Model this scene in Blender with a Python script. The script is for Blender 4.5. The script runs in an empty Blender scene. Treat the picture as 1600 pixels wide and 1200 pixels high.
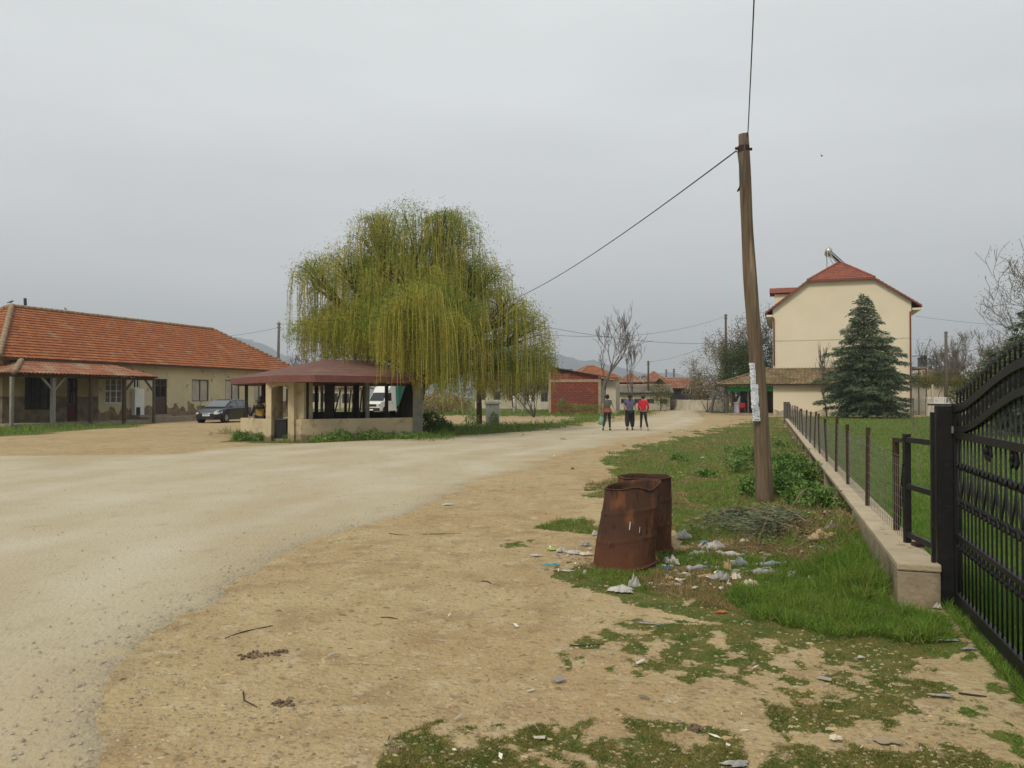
import bpy, math, random
import numpy as np
from mathutils import Vector, Matrix
R = math.radians
scene = bpy.context.scene
col = scene.collection
random.seed(7)

# ------------------------------------------------------------------ camera
F, CX, HORY, H = 1244.4, 800.0, 620.0, 1.6
PITCH = math.atan(20.0 / F)
cam_d = bpy.data.cameras.new("camera"); cam = bpy.data.objects.new("camera", cam_d); col.objects.link(cam)
cam_d.lens = 28; cam_d.sensor_width = 36; cam_d.clip_start = 0.05; cam_d.clip_end = 9000
cam.location = (0, 0, H); cam.rotation_euler = (R(90) + PITCH, 0, 0)
scene.camera = cam

# ------------------------------------------------------------------ world: overcast sky
SUN_EL, SUN_AZ = R(48), R(215)          # azimuth clockwise from +Y (behind the camera, to the left)
w = bpy.data.worlds.new("World"); scene.world = w; w.use_nodes = True
nt = w.node_tree; nt.nodes.clear()
def nn(t, tree=nt, **k):
    n = tree.nodes.new(t)
    for a, b in k.items(): setattr(n, a, b)
    return n
out = nn("ShaderNodeOutputWorld"); bg = nn("ShaderNodeBackground"); bg.inputs[1].default_value = 0.125
sky = nn("ShaderNodeTexSky", sky_type='NISHITA', sun_disc=False)
sky.sun_elevation = SUN_EL; sky.sun_rotation = SUN_AZ; sky.air_density = 1.0; sky.dust_density = 3.0
tc = nn("ShaderNodeTexCoord"); sep = nn("ShaderNodeSeparateXYZ")
nt.links.new(tc.outputs['Generated'], sep.inputs[0])
ramp = nn("ShaderNodeValToRGB")
e = ramp.color_ramp.elements
e[0].position = 0.0; e[0].color = (4.75 / 8, 4.85 / 8, 4.9 / 8, 1)
e[1].position = 0.5; e[1].color = (5.75 / 8, 5.95 / 8, 5.9 / 8, 1)
x = ramp.color_ramp.elements.new(0.16); x.color = (5.25 / 8, 5.3 / 8, 5.3 / 8, 1)
nt.links.new(sep.outputs[2], ramp.inputs[0])
mp = nn("ShaderNodeMapping"); mp.inputs['Scale'].default_value = (1.2, 1.2, 5.0)
nt.links.new(tc.outputs['Generated'], mp.inputs[0])
nz = nn("ShaderNodeTexNoise"); nz.inputs['Scale'].default_value = 1.6; nz.inputs['Detail'].default_value = 5; nz.inputs['Roughness'].default_value = .5
nt.links.new(mp.outputs[0], nz.inputs['Vector'])
mr = nn("ShaderNodeMapRange"); mr.inputs[1].default_value = .3; mr.inputs[2].default_value = .7
mr.inputs[3].default_value = 7.6; mr.inputs[4].default_value = 8.9
nt.links.new(nz.outputs['Fac'], mr.inputs[0])
vm = nn("ShaderNodeVectorMath", operation='SCALE')
nt.links.new(ramp.outputs[0], vm.inputs[0]); nt.links.new(mr.outputs[0], vm.inputs['Scale'])
mx = nn("ShaderNodeMix", data_type='RGBA'); mx.inputs[0].default_value = 0.92
nt.links.new(sky.outputs[0], mx.inputs[6]); nt.links.new(vm.outputs[0], mx.inputs[7])
nt.links.new(mx.outputs[2], bg.inputs[0]); nt.links.new(bg.outputs[0], out.inputs[0])

sl = bpy.data.lights.new("sun", 'SUN'); sl.energy = 2.1; sl.angle = R(12); sl.color = (1, .91, .78)
so = bpy.data.objects.new("sun", sl); col.objects.link(so)
sd = Vector((math.sin(SUN_AZ) * math.cos(SUN_EL), math.cos(SUN_AZ) * math.cos(SUN_EL), math.sin(SUN_EL)))
so.rotation_euler = sd.to_track_quat('Z', 'Y').to_euler(); so.location = (0, 0, 60)
scene.view_settings.view_transform = 'Standard'; scene.view_settings.look = 'None'
scene.view_settings.exposure = 0.24; scene.view_settings.gamma = 1

# ------------------------------------------------------------------ pixel -> place
ct, st = math.cos(PITCH), math.sin(PITCH)
def ray(px, py):
    v = (600.0 - py) / F
    return ((px - CX) / F, ct - v * st, v * ct + st)
def P(px, py, d):                        # the point seen at (px,py) at distance Y=d
    r = ray(px, py); k = d / r[1]
    return Vector((r[0] * k, d, H + r[2] * k))
def G(px, py, z=0.0):                    # the ground point seen at (px,py)
    r = ray(px, py); k = (z - H) / r[2]
    return Vector((r[0] * k, r[1] * k, z))
def frame(x, y, ang):                    # local x = along, y = away, z = up ; ang clockwise from +Y for the x axis
    u = Vector((math.sin(ang), math.cos(ang), 0)); n = Vector((-u.y, u.x, 0))
    return Matrix(((u.x, n.x, 0, x), (u.y, n.y, 0, y), (0, 0, 1, 0), (0, 0, 0, 1)))
def onplane(T, px, py, wv):              # (s,z) where the ray meets local plane y = wv
    Ti = T.inverted(); o = Ti @ Vector((0, 0, H)); d = Ti.to_3x3() @ Vector(ray(px, py))
    k = (wv - o.y) / d.y
    q = o + d * k
    return q.x, q.z

# ------------------------------------------------------------------ mesh helpers
def tag(o, label=None, cat=None, group=None, kind=None):
    if label: o["label"] = label
    if cat: o["category"] = cat
    if group: o["group"] = group
    if kind: o["kind"] = kind
    return o
def thing(name, label, cat, loc=(0, 0, 0), rz=0, group=None):
    o = bpy.data.objects.new(name, None); col.objects.link(o); o.location = loc; o.rotation_euler = (0, 0, rz)
    o.empty_display_size = .2
    return tag(o, label, cat, group)
def rootloc(o):
    while o.parent: o = o.parent
    return Vector(o.location)
class MB:
    def __init__(s, T=None): s.V = []; s.F = []; s.T = T
    def v(s, *p):
        q = Vector(p[0]) if len(p) == 1 else Vector(p)
        s.V.append(tuple(s.T @ q) if s.T else tuple(q)); return len(s.V) - 1
    def f(s, *i): s.F.append(tuple(i))
    def quad(s, a, b, c, d): s.f(s.v(a), s.v(b), s.v(c), s.v(d))
    def tri(s, a, b, c): s.f(s.v(a), s.v(b), s.v(c))
    def box(s, x0, y0, z0, x1, y1, z1, t=0):
        i = [s.v(x, y, z) for z, k in ((z0, 0), (z1, t)) for x, y in ((x0 + k, y0 + k), (x1 - k, y0 + k), (x1 - k, y1 - k), (x0 + k, y1 - k))]
        for q in ((3, 2, 1, 0), (4, 5, 6, 7), (0, 1, 5, 4), (1, 2, 6, 5), (2, 3, 7, 6), (3, 0, 4, 7)): s.f(*[i[k] for k in q])
        return s
    def beam(s, a, b, w, h=None, up=(0, 0, 1)):
        a, b = Vector(a), Vector(b); h = h or w; d = (b - a).normalized(); u = Vector(up)
        if abs(d.dot(u)) > .98: u = Vector((0, 1, 0))
        x = d.cross(u).normalized() * w / 2; z = x.cross(d).normalized() * h / 2
        i = [s.v(p + x * i + z * j) for p in (a, b) for i, j in ((-1, -1), (1, -1), (1, 1), (-1, 1))]
        for q in ((3, 2, 1, 0), (4, 5, 6, 7), (0, 1, 5, 4), (1, 2, 6, 5), (2, 3, 7, 6), (3, 0, 4, 7)): s.f(*[i[k] for k in q])
        return s
    def tube(s, pts, rad, n=8, cap=True):
        pts = [Vector(p) for p in pts]
        if not hasattr(rad, '__len__'): rad = [rad] * len(pts)
        rings = []; ref = None
        for k, p in enumerate(pts):
            d = (pts[min(k + 1, len(pts) - 1)] - pts[max(k - 1, 0)])
            d = d.normalized() if d.length > 1e-9 else Vector((0, 0, 1))
            if ref is None: ref = Vector((1, 0, 0)) if abs(d.x) < .8 else Vector((0, 1, 0))
            x = (ref - d * ref.dot(d)).normalized(); y = d.cross(x); ref = x
            rings.append([s.v(p + (x * math.cos(a) + y * math.sin(a)) * rad[k]) for a in [2 * math.pi * j / n for j in range(n)]])
        for a, b in zip(rings, rings[1:]):
            for j in range(n): s.f(a[j], a[(j + 1) % n], b[(j + 1) % n], b[j])
        if cap: s.f(*rings[0][::-1]); s.f(*rings[-1])
        return s
    def lathe(s, c, prof, n=24, axis=None):
        c = Vector(c); rings = []
        for r, z in prof: rings.append([s.v(c.x + r * math.cos(2 * math.pi * j / n), c.y + r * math.sin(2 * math.pi * j / n), c.z + z) for j in range(n)])
        for a, b in zip(rings, rings[1:]):
            for j in range(n): s.f(a[j], a[(j + 1) % n], b[(j + 1) % n], b[j])
        return s
    def ball(s, c, r, n=10, m=6):
        c = Vector(c); r = Vector((r, r, r)) if not hasattr(r, '__len__') else Vector(r)
        rings = [[s.v(c.x + r.x * math.sin(math.pi * i / m) * math.cos(2 * math.pi * j / n), c.y + r.y * math.sin(math.pi * i / m) * math.sin(2 * math.pi * j / n), c.z + r.z * math.cos(math.pi * i / m)) for j in range(n)] for i in range(1, m)]
        t = s.v(c.x, c.y, c.z + r.z); b = s.v(c.x, c.y, c.z - r.z)
        for j in range(n): s.f(t, rings[0][j], rings[0][(j + 1) % n]); s.f(b, rings[-1][(j + 1) % n], rings[-1][j])
        for p, q in zip(rings, rings[1:]):
            for j in range(n): s.f(p[j], q[j], q[(j + 1) % n], p[(j + 1) % n])
        return s
    def prism(s, poly, z0, z1):
        a = [s.v(x, y, z0) for x, y in poly]; b = [s.v(x, y, z1) for x, y in poly]; n = len(poly)
        s.f(*a[::-1]); s.f(*b)
        for j in range(n): s.f(a[j], a[(j + 1) % n], b[(j + 1) % n], b[j])
        return s
    def build(s, name, mat, parent=None, smooth=False, origin=None, local=False, bevel=0):
        me = bpy.data.meshes.new(name)
        o = bpy.data.objects.new(name, me); col.objects.link(o)
        off = Vector((0, 0, 0))
        if parent is not None:
            o.parent = parent
            if not local: off = rootloc(parent)
        elif origin is not None: off = Vector(origin); o.location = off
        me.from_pydata([(a - off.x, b - off.y, c - off.z) for a, b, c in s.V], [], s.F)
        me.materials.append(mat)
        if smooth: me.polygons.foreach_set('use_smooth', [True] * len(me.polygons))
        me.update()
        if bevel:
            b = o.modifiers.new('bevel', 'BEVEL'); b.width = bevel; b.segments = 2; b.limit_method = 'ANGLE'
        return o
def np_mesh(name, V, Fc, mat, parent=None, origin=None, smooth=False):
    V = np.asarray(V, dtype=np.float64); Fc = np.asarray(Fc, dtype=np.int32)
    me = bpy.data.meshes.new(name); o = bpy.data.objects.new(name, me); col.objects.link(o)
    off = np.zeros(3)
    if parent is not None: o.parent = parent; off = np.array(rootloc(parent))
    elif origin is not None: off = np.array(origin, dtype=float); o.location = origin
    V = V - off
    k = Fc.shape[1]; m = len(Fc)
    me.vertices.add(len(V)); me.vertices.foreach_set('co', V.astype(np.float32).ravel())
    me.loops.add(m * k); me.loops.foreach_set('vertex_index', Fc.ravel())
    me.polygons.add(m); me.polygons.foreach_set('loop_start', np.arange(0, m * k, k, dtype=np.int32))
    me.polygons.foreach_set('loop_total', np.full(m, k, dtype=np.int32))
    if smooth: me.polygons.foreach_set('use_smooth', np.ones(m, dtype=bool))
    me.materials.append(mat); me.update(calc_edges=True); me.validate()
    return o
rng = np.random.default_rng(11)
def norm(a): return a / (np.linalg.norm(a, axis=1, keepdims=True) + 1e-9)
def cards(name, C, D, L, W, mat, parent=None, origin=None, bend=0.0, side=None):
    """leaf or blade shaped faces: base C, direction D, length L, width W"""
    C = np.asarray(C, float); D = norm(np.asarray(D, float)); n = len(C)
    L = np.broadcast_to(L, n)[:, None]; W = np.broadcast_to(W, n)[:, None]
    S = side if side is not None else rng.normal(size=(n, 3))
    S = norm(S - D * np.sum(S * D, axis=1, keepdims=True))
    N = np.cross(D, S)
    mid = C + D * L * .45
    tip = C + D * L + N * (L * bend) + np.array([0, 0, -1]) * np.abs(L * bend) * .5
    V = np.stack([C, mid - S * W * .5, tip, mid + S * W * .5], axis=1).reshape(-1, 3)
    Fc = np.arange(4 * n).reshape(n, 4)
    return np_mesh(name, V, Fc, mat, parent, origin)
def H2(ix, iy, seed):
    h = (ix.astype(np.int64) * 374761393 + iy.astype(np.int64) * 668265263 + seed * 974711) & 0xffffffff
    h = ((h ^ (h >> 13)) * 1274126177) & 0xffffffff
    return ((h ^ (h >> 16)) & 0xffff) / 65535.0
def vnoise(x, y, sc, seed=0, oct=3):
    x = np.asarray(x, float) * sc; y = np.asarray(y, float) * sc; r = 0; a = 1; t = 0
    for o in range(oct):
        ix = np.floor(x); iy = np.floor(y); fx = x - ix; fy = y - iy; fx = fx * fx * (3 - 2 * fx); fy = fy * fy * (3 - 2 * fy)
        n = (H2(ix, iy, seed + o) * (1 - fx) + H2(ix + 1, iy, seed + o) * fx) * (1 - fy) + (H2(ix, iy + 1, seed + o) * (1 - fx) + H2(ix + 1, iy + 1, seed + o) * fx) * fy
        r = r + n * a; t += a; a *= .5; x = x * 2.03 + 17; y = y * 2.03 + 31
    return r / t

# ------------------------------------------------------------------ materials
def mat(name, c1, c2=None, scale=3.0, rough=.85, bump=0.0, bscale=20.0, metal=0.0, c3=None, s3=1.0, t3=(.55, .65), transl=0.0,
        island=0.0, stretch=(1, 1, 1), spec=.3, detail=6, hook=None, alpha=1.0):
    m = bpy.data.materials.new(name); m.use_nodes = True; t = m.node_tree; t.nodes.clear()
    N = lambda ty, **k: nn(ty, t, **k)
    o = N("ShaderNodeOutputMaterial"); b = N("ShaderNodeBsdfPrincipled"); t.links.new(b.outputs[0], o.inputs[0])
    b.inputs['Roughness'].default_value = rough; b.inputs['Metallic'].default_value = metal
    b.inputs['Specular IOR Level'].default_value = spec
    b.inputs['Alpha'].default_value = alpha
    tc = N("ShaderNodeTexCoord"); mp = N("ShaderNodeMapping"); mp.inputs['Scale'].default_value = stretch
    t.links.new(tc.outputs['Object'], mp.inputs[0]); vec = mp.outputs[0]
    def noise(s, d=detail):
        n = N("ShaderNodeTexNoise"); n.inputs['Scale'].default_value = s; n.inputs['Detail'].default_value = d
        t.links.new(vec, n.inputs['Vector']); return n.outputs['Fac']
    def mix(f, a, c, mode='MIX'):
        x = N("ShaderNodeMix", data_type='RGBA', blend_type=mode)
        for k, v in ((0, f), (6, a), (7, c)):
            if hasattr(v, 'links'): t.links.new(v, x.inputs[k])
            elif k == 0: x.inputs[0].default_value = v
            else: x.inputs[k].default_value = (*v, 1)
        return x.outputs[2]
    def rng_(f, a, c, lo=0.0, hi=1.0):
        x = N("ShaderNodeMapRange"); x.inputs[1].default_value = a; x.inputs[2].default_value = c; x.inputs[3].default_value = lo; x.inputs[4].default_value = hi
        t.links.new(f, x.inputs[0]); return x.outputs[0]
    c = None
    if c2: c = mix(rng_(noise(scale), .35, .65), c1, c2)
    if c3: c = mix(rng_(noise(s3), t3[0], t3[1]), c if c else c1, c3)
    if island:
        g = N("ShaderNodeNewGeometry"); v = rng_(g.outputs['Random Per Island'], 0, 1, 1 - island, 1 + island)
        x = N("ShaderNodeVectorMath", operation='SCALE')
        if c: t.links.new(c, x.inputs[0])
        else: x.inputs[0].default_value = c1
        t.links.new(v, x.inputs['Scale']); c = x.outputs[0]
    if hook: c = hook(t, N, noise, mix, rng_, c, tc, vec) or c
    if c: t.links.new(c, b.inputs['Base Color'])
    else: b.inputs['Base Color'].default_value = (*c1, 1)
    if bump:
        bp = N("ShaderNodeBump"); bp.inputs['Strength'].default_value = 1.0; bp.inputs['Distance'].default_value = bump
        t.links.new(noise(bscale, 8), bp.inputs['Height']); t.links.new(bp.outputs[0], b.inputs['Normal'])
    if transl:
        tr = N("ShaderNodeBsdfTranslucent"); ms = N("ShaderNodeMixShader"); ms.inputs[0].default_value = transl
        if c: t.links.new(c, tr.inputs[0])
        else: tr.inputs[0].default_value = (*c1, 1)
        t.links.new(b.outputs[0], ms.inputs[1]); t.links.new(tr.outputs[0], ms.inputs[2]); t.links.new(ms.outputs[0], o.inputs[0])
    return m
def attr(t, N, name):
    a = N("ShaderNodeAttribute"); a.attribute_name = name; return a.outputs['Fac']
def ground_hook(t, N, noise, mix, rng_, c, tc, vec):
    c = mix(rng_(noise(.35), .42, .62, 0, .6), c, (.33, .225, .115))
    c = mix(rng_(noise(2.3), .50, .70, 0, .7), c, (.245, .165, .085))
    c = mix(rng_(noise(5.5), .54, .68, 0, .6), c, (.45, .375, .24))
    c = mix(rng_(noise(12), .58, .68, 0, .65), c, (.19, .13, .07))
    c = mix(rng_(noise(28), .60, .72, 0, .55), c, (.20, .15, .09))
    c = mix(rng_(noise(75), .58, .72, 0, .5), c, (.48, .42, .31))
    g = mix(rng_(noise(5), .35, .65), (.055, .095, .018), (.15, .14, .045))
    ad = N('ShaderNodeMath', operation='ADD'); t.links.new(attr(t, N, 'grass'), ad.inputs[0]); t.links.new(rng_(noise(30), .3, .7, -.35, .35), ad.inputs[1])
    return mix(rng_(ad.outputs[0], .35, .62), c, g)
def road_hook(t, N, noise, mix, rng_, c, tc, vec):
    c = mix(rng_(noise(.5), .45, .65, 0, .8), c, (.375, .305, .19))
    c = mix(rng_(noise(1.6), .70, .78, 0, .8), c, (.42, .25, .11))
    c = mix(rng_(noise(22), .62, .74, 0, .6), c, (.24, .21, .155))
    c = mix(rng_(noise(80), .58, .72, 0, .45), c, (.48, .44, .34))
    c = mix(rng_(noise(4), .58, .74, 0, .5), c, (.29, .245, .165))
    c = mix(attr(t, N, 'track'), c, (.47, .43, .335))
    d = mix(rng_(noise(1.3), .35, .65), (.39, .312, .178), (.345, .266, .143))
    c = mix(attr(t, N, 'fade'), c, d)
    g = mix(rng_(noise(60), .4, .6), (.23, .205, .155), (.37, .33, .25))
    return mix(attr(t, N, 'edge'), c, g)
M_ = {}
M_['ground'] = mat('dirt', (.405, .318, .176), (.355, .27, .14), scale=1.3, bump=.03, bscale=26, rough=.95, spec=.1, hook=ground_hook)
M_['road'] = mat('gravel_road', (.445, .392, .280), (.385, .332, .222), scale=.55, bump=.02, bscale=34, rough=.95, spec=.1, stretch=(1, .6, 1), hook=road_hook)
M_['grass'] = mat('grass_blades', (.10, .20, .020), (.16, .24, .034), scale=1.2, rough=.6, transl=.3, island=.45)
M_['lawn'] = mat('lawn_blades', (.09, .20, .018), (.145, .24, .03), scale=.6, rough=.6, transl=.3, island=.4)
M_['straw'] = mat('dry_grass', (.30, .22, .10), (.22, .17, .065), scale=2, rough=.8, transl=.2, island=.4)
M_['moss'] = mat('short_grass', (.115, .14, .025), (.20, .175, .045), scale=5, rough=.8, transl=.2, island=.4)
M_['weed'] = mat('weed_leaves', (.085, .175, .028), (.15, .24, .05), scale=4, rough=.55, transl=.25, island=.4)
M_['willow'] = mat('willow_leaves', (.15, .245, .038), (.36, .345, .06), scale=.5, rough=.55, transl=.5, island=.35)
M_['withe'] = mat('willow_twigs', (.42, .33, .05), (.30, .25, .04), scale=1, rough=.6, island=.3)
M_['bark'] = mat('dark_bark', (.035, .028, .022), (.06, .05, .038), scale=3, bump=.03, bscale=9, stretch=(1, 1, .2))
M_['twig'] = mat('grey_twigs', (.17, .148, .125), (.115, .098, .083), scale=3)
M_['bud'] = mat('buds', (.14, .11, .065), (.19, .16, .08), scale=2, island=.3)
M_['blossom'] = mat('blossom', (.45, .40, .33), (.33, .30, .2), scale=3, island=.3, transl=.2)
M_['conifer'] = mat('conifer_needles', (.060, .095, .045), (.125, .160, .080), scale=1.5, rough=.6, island=.5, transl=.1)
M_['bush'] = mat('bush_leaves', (.035, .065, .015), (.07, .10, .022), scale=1, rough=.5, island=.45, transl=.2)
M_['hedge'] = mat('hedge_leaves', (.13, .12, .03), (.08, .09, .02), scale=1.5, island=.4, transl=.2)
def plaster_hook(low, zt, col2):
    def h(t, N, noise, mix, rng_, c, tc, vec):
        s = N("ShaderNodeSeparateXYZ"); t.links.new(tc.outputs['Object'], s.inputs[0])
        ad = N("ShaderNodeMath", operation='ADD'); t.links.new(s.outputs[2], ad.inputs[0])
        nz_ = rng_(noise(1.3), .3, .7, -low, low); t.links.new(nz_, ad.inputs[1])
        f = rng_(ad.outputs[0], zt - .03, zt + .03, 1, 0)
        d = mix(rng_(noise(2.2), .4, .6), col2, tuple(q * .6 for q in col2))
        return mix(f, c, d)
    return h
M_['plaster'] = mat('cream_plaster', (.56, .49, .32), (.48, .42, .275), scale=.8, c3=(.34, .28, .17), s3=2.2, t3=(.62, .70), bump=.006, bscale=25, hook=plaster_hook(.55, .95, (.25, .185, .105)))
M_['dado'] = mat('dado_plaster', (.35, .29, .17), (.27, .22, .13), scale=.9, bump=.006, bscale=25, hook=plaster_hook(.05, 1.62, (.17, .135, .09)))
M_['gazplaster'] = mat('gazebo_plaster', (.53, .44, .28), (.43, .35, .215), scale=1.2, c3=(.30, .24, .15), s3=2.8, t3=(.56, .70), bump=.006, bscale=25, hook=plaster_hook(.2, .22, (.30, .23, .14)))
M_['housewall'] = mat('house_render', (.68, .61, .455), (.63, .56, .41), scale=.35, bump=.003, bscale=30, detail=5, hook=plaster_hook(.22, .42, (.46, .39, .27)))
M_['offwhite'] = mat('offwhite_wall', (.55, .50, .40), (.44, .39, .28), scale=1.4, bump=.004)
M_['concrete'] = mat('concrete', (.32, .26, .175), (.25, .20, .13), scale=2.5, c3=(.13, .10, .065), s3=3.2, t3=(.53, .68), bump=.01, bscale=30)
M_['cap'] = mat('concrete_cap', (.42, .35, .235), (.34, .28, .185), scale=3, bump=.008, bscale=35, c3=(.22, .19, .13), s3=9, t3=(.6, .7))
M_['tanconc'] = mat('tan_concrete', (.36, .29, .19), (.28, .22, .14), scale=3)
M_['greycol'] = mat('grey_column', (.25, .24, .20), (.18, .17, .145), scale=3, bump=.006)
M_['platform'] = mat('platform_stone', (.30, .25, .18), (.21, .17, .12), scale=2, bump=.015, bscale=12)
def tile_mat(name, a, b, c, lich=(.30, .25, .15), amt=(.60, .75), tw=4.3):
    def h(t, N, noise, mix, rng_, cc, tc, vec):
        v = N("ShaderNodeTexVoronoi"); v.inputs['Scale'].default_value = tw; t.links.new(tc.outputs['Object'], v.inputs['Vector'])
        sx = N("ShaderNodeSeparateXYZ"); t.links.new(v.outputs['Color'], sx.inputs[0])
        q = mix(rng_(sx.outputs[0], .2, .8, 0, .75), cc, b)
        return mix(rng_(noise(.8), amt[0], amt[1], 0, .7), q, lich)
    return mat(name, a, c, scale=1.2, rough=.8, hook=h, bump=.004, bscale=30)
M_['tile'] = tile_mat('red_roof_tiles', (.29, .095, .034), (.215, .068, .026), (.33, .128, .048))
M_['tile_old'] = tile_mat('old_porch_tiles', (.26, .10, .055), (.18, .07, .042), (.31, .13, .07), amt=(.5, .7))
M_['tile_moss'] = tile_mat('mossy_tiles', (.19, .13, .065), (.10, .075, .035), (.30, .22, .12), lich=(.08, .07, .03), amt=(.45, .65))
M_['tile_house'] = tile_mat('new_house_tiles', (.25, .085, .055), (.19, .06, .04), (.29, .10, .06), amt=(.8, .9))
M_['ridge'] = mat('mortar_ridge', (.33, .25, .16), (.24, .16, .10), scale=4, bump=.01)
M_['gazroof'] = mat('gazebo_shingles', (.175, .088, .070), (.135, .070, .057), scale=3, c3=(.17, .16, .10), s3=.55, t3=(.60, .74), bump=.008, bscale=40, rough=.9)
M_['gazfascia'] = mat('gazebo_fascia', (.185, .075, .06), (.14, .058, .05), scale=5, bump=.004)
M_['black'] = mat('black_iron', (.006, .006, .007), (.011, .011, .011), scale=12, rough=.5, bump=.002, bscale=60, spec=.3, c3=(.025, .018, .013), s3=25, t3=(.62, .72))
M_['darkpost'] = mat('dark_post', (.018, .018, .018), (.03, .028, .026), scale=6, rough=.7)
M_['rustpost'] = mat('rusty_rod', (.040, .022, .016), (.065, .034, .023), scale=14, rough=.9, bump=.003, bscale=60)
def rust_hook(t, N, noise, mix, rng_, c, tc, vec):
    c = mix(rng_(noise(7), .56, .72, 0, .75), c, (.21, .085, .032))
    c = mix(rng_(noise(24), .57, .68, 0, .8), c, (.028, .018, .014))
    s = N("ShaderNodeSeparateXYZ"); t.links.new(tc.outputs['Object'], s.inputs[0])
    ad = N("ShaderNodeMath", operation='ADD'); t.links.new(s.outputs[2], ad.inputs[0]); t.links.new(rng_(noise(5), .3, .7, -.1, .1), ad.inputs[1])
    f = rng_(ad.outputs[0], .06, .34, .75, 0)
    return mix(f, c, (.115, .046, .025))
M_['rust'] = mat('rusty_barrel', (.058, .032, .023), (.082, .040, .026), scale=3.2, rough=.92, bump=.006, bscale=34, hook=rust_hook, stretch=(1, 1, .45), spec=.15)
M_['rust_in'] = mat('barrel_inside', (.05, .025, .018), (.09, .04, .022), scale=5, rough=.95)
M_['wood'] = mat('weathered_pole_wood', (.16, .118, .075), (.095, .066, .042), scale=4.5, rough=.9, bump=.008, bscale=16, stretch=(5, 5, .35), c3=(.27, .21, .14), s3=2.0, t3=(.60, .70))
M_['wood_dark'] = mat('dark_timber', (.10, .07, .045), (.06, .042, .03), scale=6, bump=.006, stretch=(3, 3, .4))
M_['wood_grey'] = mat('grey_timber', (.13, .12, .10), (.085, .075, .06), scale=6, bump=.006, stretch=(3, 3, .4))
M_['glass'] = mat('dark_glass', (.012, .013, .015), rough=.12, spec=.6)
M_['shade'] = mat('dim_pane', (.05, .045, .04), (.03, .03, .028), scale=4, rough=.3)
M_['paleboard'] = mat('pale_boards', (.46, .42, .33), (.33, .31, .27), scale=3, stretch=(1, 1, .5))
M_['white'] = mat('white_paint', (.74, .74, .72), (.66, .66, .63), scale=5, rough=.6)
M_['whitewash'] = mat('whitewash', (.70, .69, .63), (.55, .53, .46), scale=9, rough=.95)
M_['cabinet'] = mat('cabinet_paint', (.52, .51, .47), (.42, .41, .38), scale=4, rough=.5, stretch=(1, 1, .3))
M_['redpaint'] = mat('dark_red_door', (.085, .018, .016), (.06, .016, .014), scale=6, rough=.6)
M_['browndoor'] = mat('brown_door', (.085, .048, .036), (.06, .036, .028), scale=6, rough=.6)
M_['gutter'] = mat('red_brown_gutter', (.20, .06, .035), rough=.5)
M_['green'] = mat('green_sign', (.012, .21, .035), (.015, .24, .045), scale=3, rough=.5)
M_['paper'] = mat('paper', (.60, .63, .66), (.50, .53, .57), scale=14, rough=.8, bump=.004, bscale=22)
M_['ink'] = mat('printed_ink', (.10, .11, .15), rough=.8)
M_['carpaint'] = mat('dark_car_paint', (.018, .019, .022), rough=.25, spec=.6, metal=.2)
M_['carglass'] = mat('car_glass', (.085, .10, .11), rough=.08, spec=.8)  # paler base than other glass, stands in for reflections in the windows
M_['rubber'] = mat('rubber', (.018, .018, .018), rough=.85)
M_['alloy'] = mat('alloy', (.38, .38, .38), rough=.4, metal=.7)
M_['chrome'] = mat('chrome', (.6, .6, .62), rough=.2, metal=.9)
M_['lamp'] = mat('headlight_glass', (.55, .56, .58), rough=.1, spec=.8)
M_['vanwhite'] = mat('van_white', (.68, .68, .66), rough=.35, spec=.5)
M_['vangreen'] = mat('green_tarpaulin', (.018, .125, .085), (.02, .15, .10), scale=2, rough=.6)
M_['plastic'] = mat('black_plastic', (.02, .02, .02), rough=.6)
M_['amber'] = mat('amber', (.45, .20, .03), rough=.4)
M_['tank'] = mat('steel_tank', (.5, .5, .48), rough=.35, metal=.6)
M_['wire'] = mat('cable', (.05, .055, .06), rough=.6)
M_['mesh'] = mat('wire_mesh', (.20, .19, .17), rough=.7)
M_['skin'] = mat('skin', (.36, .20, .13), rough=.6)
M_['hair'] = mat('dark_hair', (.020, .014, .011), rough=.6)
M_['hair_brown'] = mat('brown_hair', (.055, .028, .018), rough=.6)
M_['stick'] = mat('stick', (.20, .15, .09), (.12, .085, .05), scale=8, bump=.003)
M_['stick_dark'] = mat('dark_stick', (.06, .042, .028), (.035, .025, .018), scale=8)
M_['stone'] = mat('gravel', (.34, .285, .19), (.25, .205, .135), scale=3, island=.35)
M_['stone_grey'] = mat('grey_gravel', (.36, .33, .255), (.28, .25, .19), scale=3, island=.3)
M_['litter'] = mat('scraps', (.42, .38, .31), island=.7, rough=.7)
def brick_hook(sc):
    def h(t, N, noise, mix, rng_, c, tc, vec):
        bm = N("ShaderNodeMapping"); bm.inputs['Rotation'].default_value = (R(90), 0, 0)
        cx = N("ShaderNodeSeparateXYZ"); cb = N("ShaderNodeCombineXYZ"); t.links.new(tc.outputs['Object'], cx.inputs[0])
        ad = N("ShaderNodeMath", operation='ADD'); t.links.new(cx.outputs[0], ad.inputs[0]); t.links.new(cx.outputs[1], ad.inputs[1])
        t.links.new(ad.outputs[0], cb.inputs[0]); t.links.new(cx.outputs[2], cb.inputs[1])
        br = N("ShaderNodeTexBrick"); t.links.new(cb.outputs[0], br.inputs['Vector'])
        br.inputs['Scale'].default_value = 1; br.inputs['Brick Width'].default_value = .29 * sc; br.inputs['Row Height'].default_value = .15 * sc
        br.inputs['Mortar Size'].default_value = .022; br.inputs['Color1'].default_value = (.26, .062, .036, 1); br.inputs['Color2'].default_value = (.19, .048, .03, 1)
        br.inputs['Mortar'].default_value = (.07, .03, .022, 1)
        return mix(rng_(noise(1.1), .58, .72, 0, .55), br.outputs['Color'], (.33, .15, .10))
    return h
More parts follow.
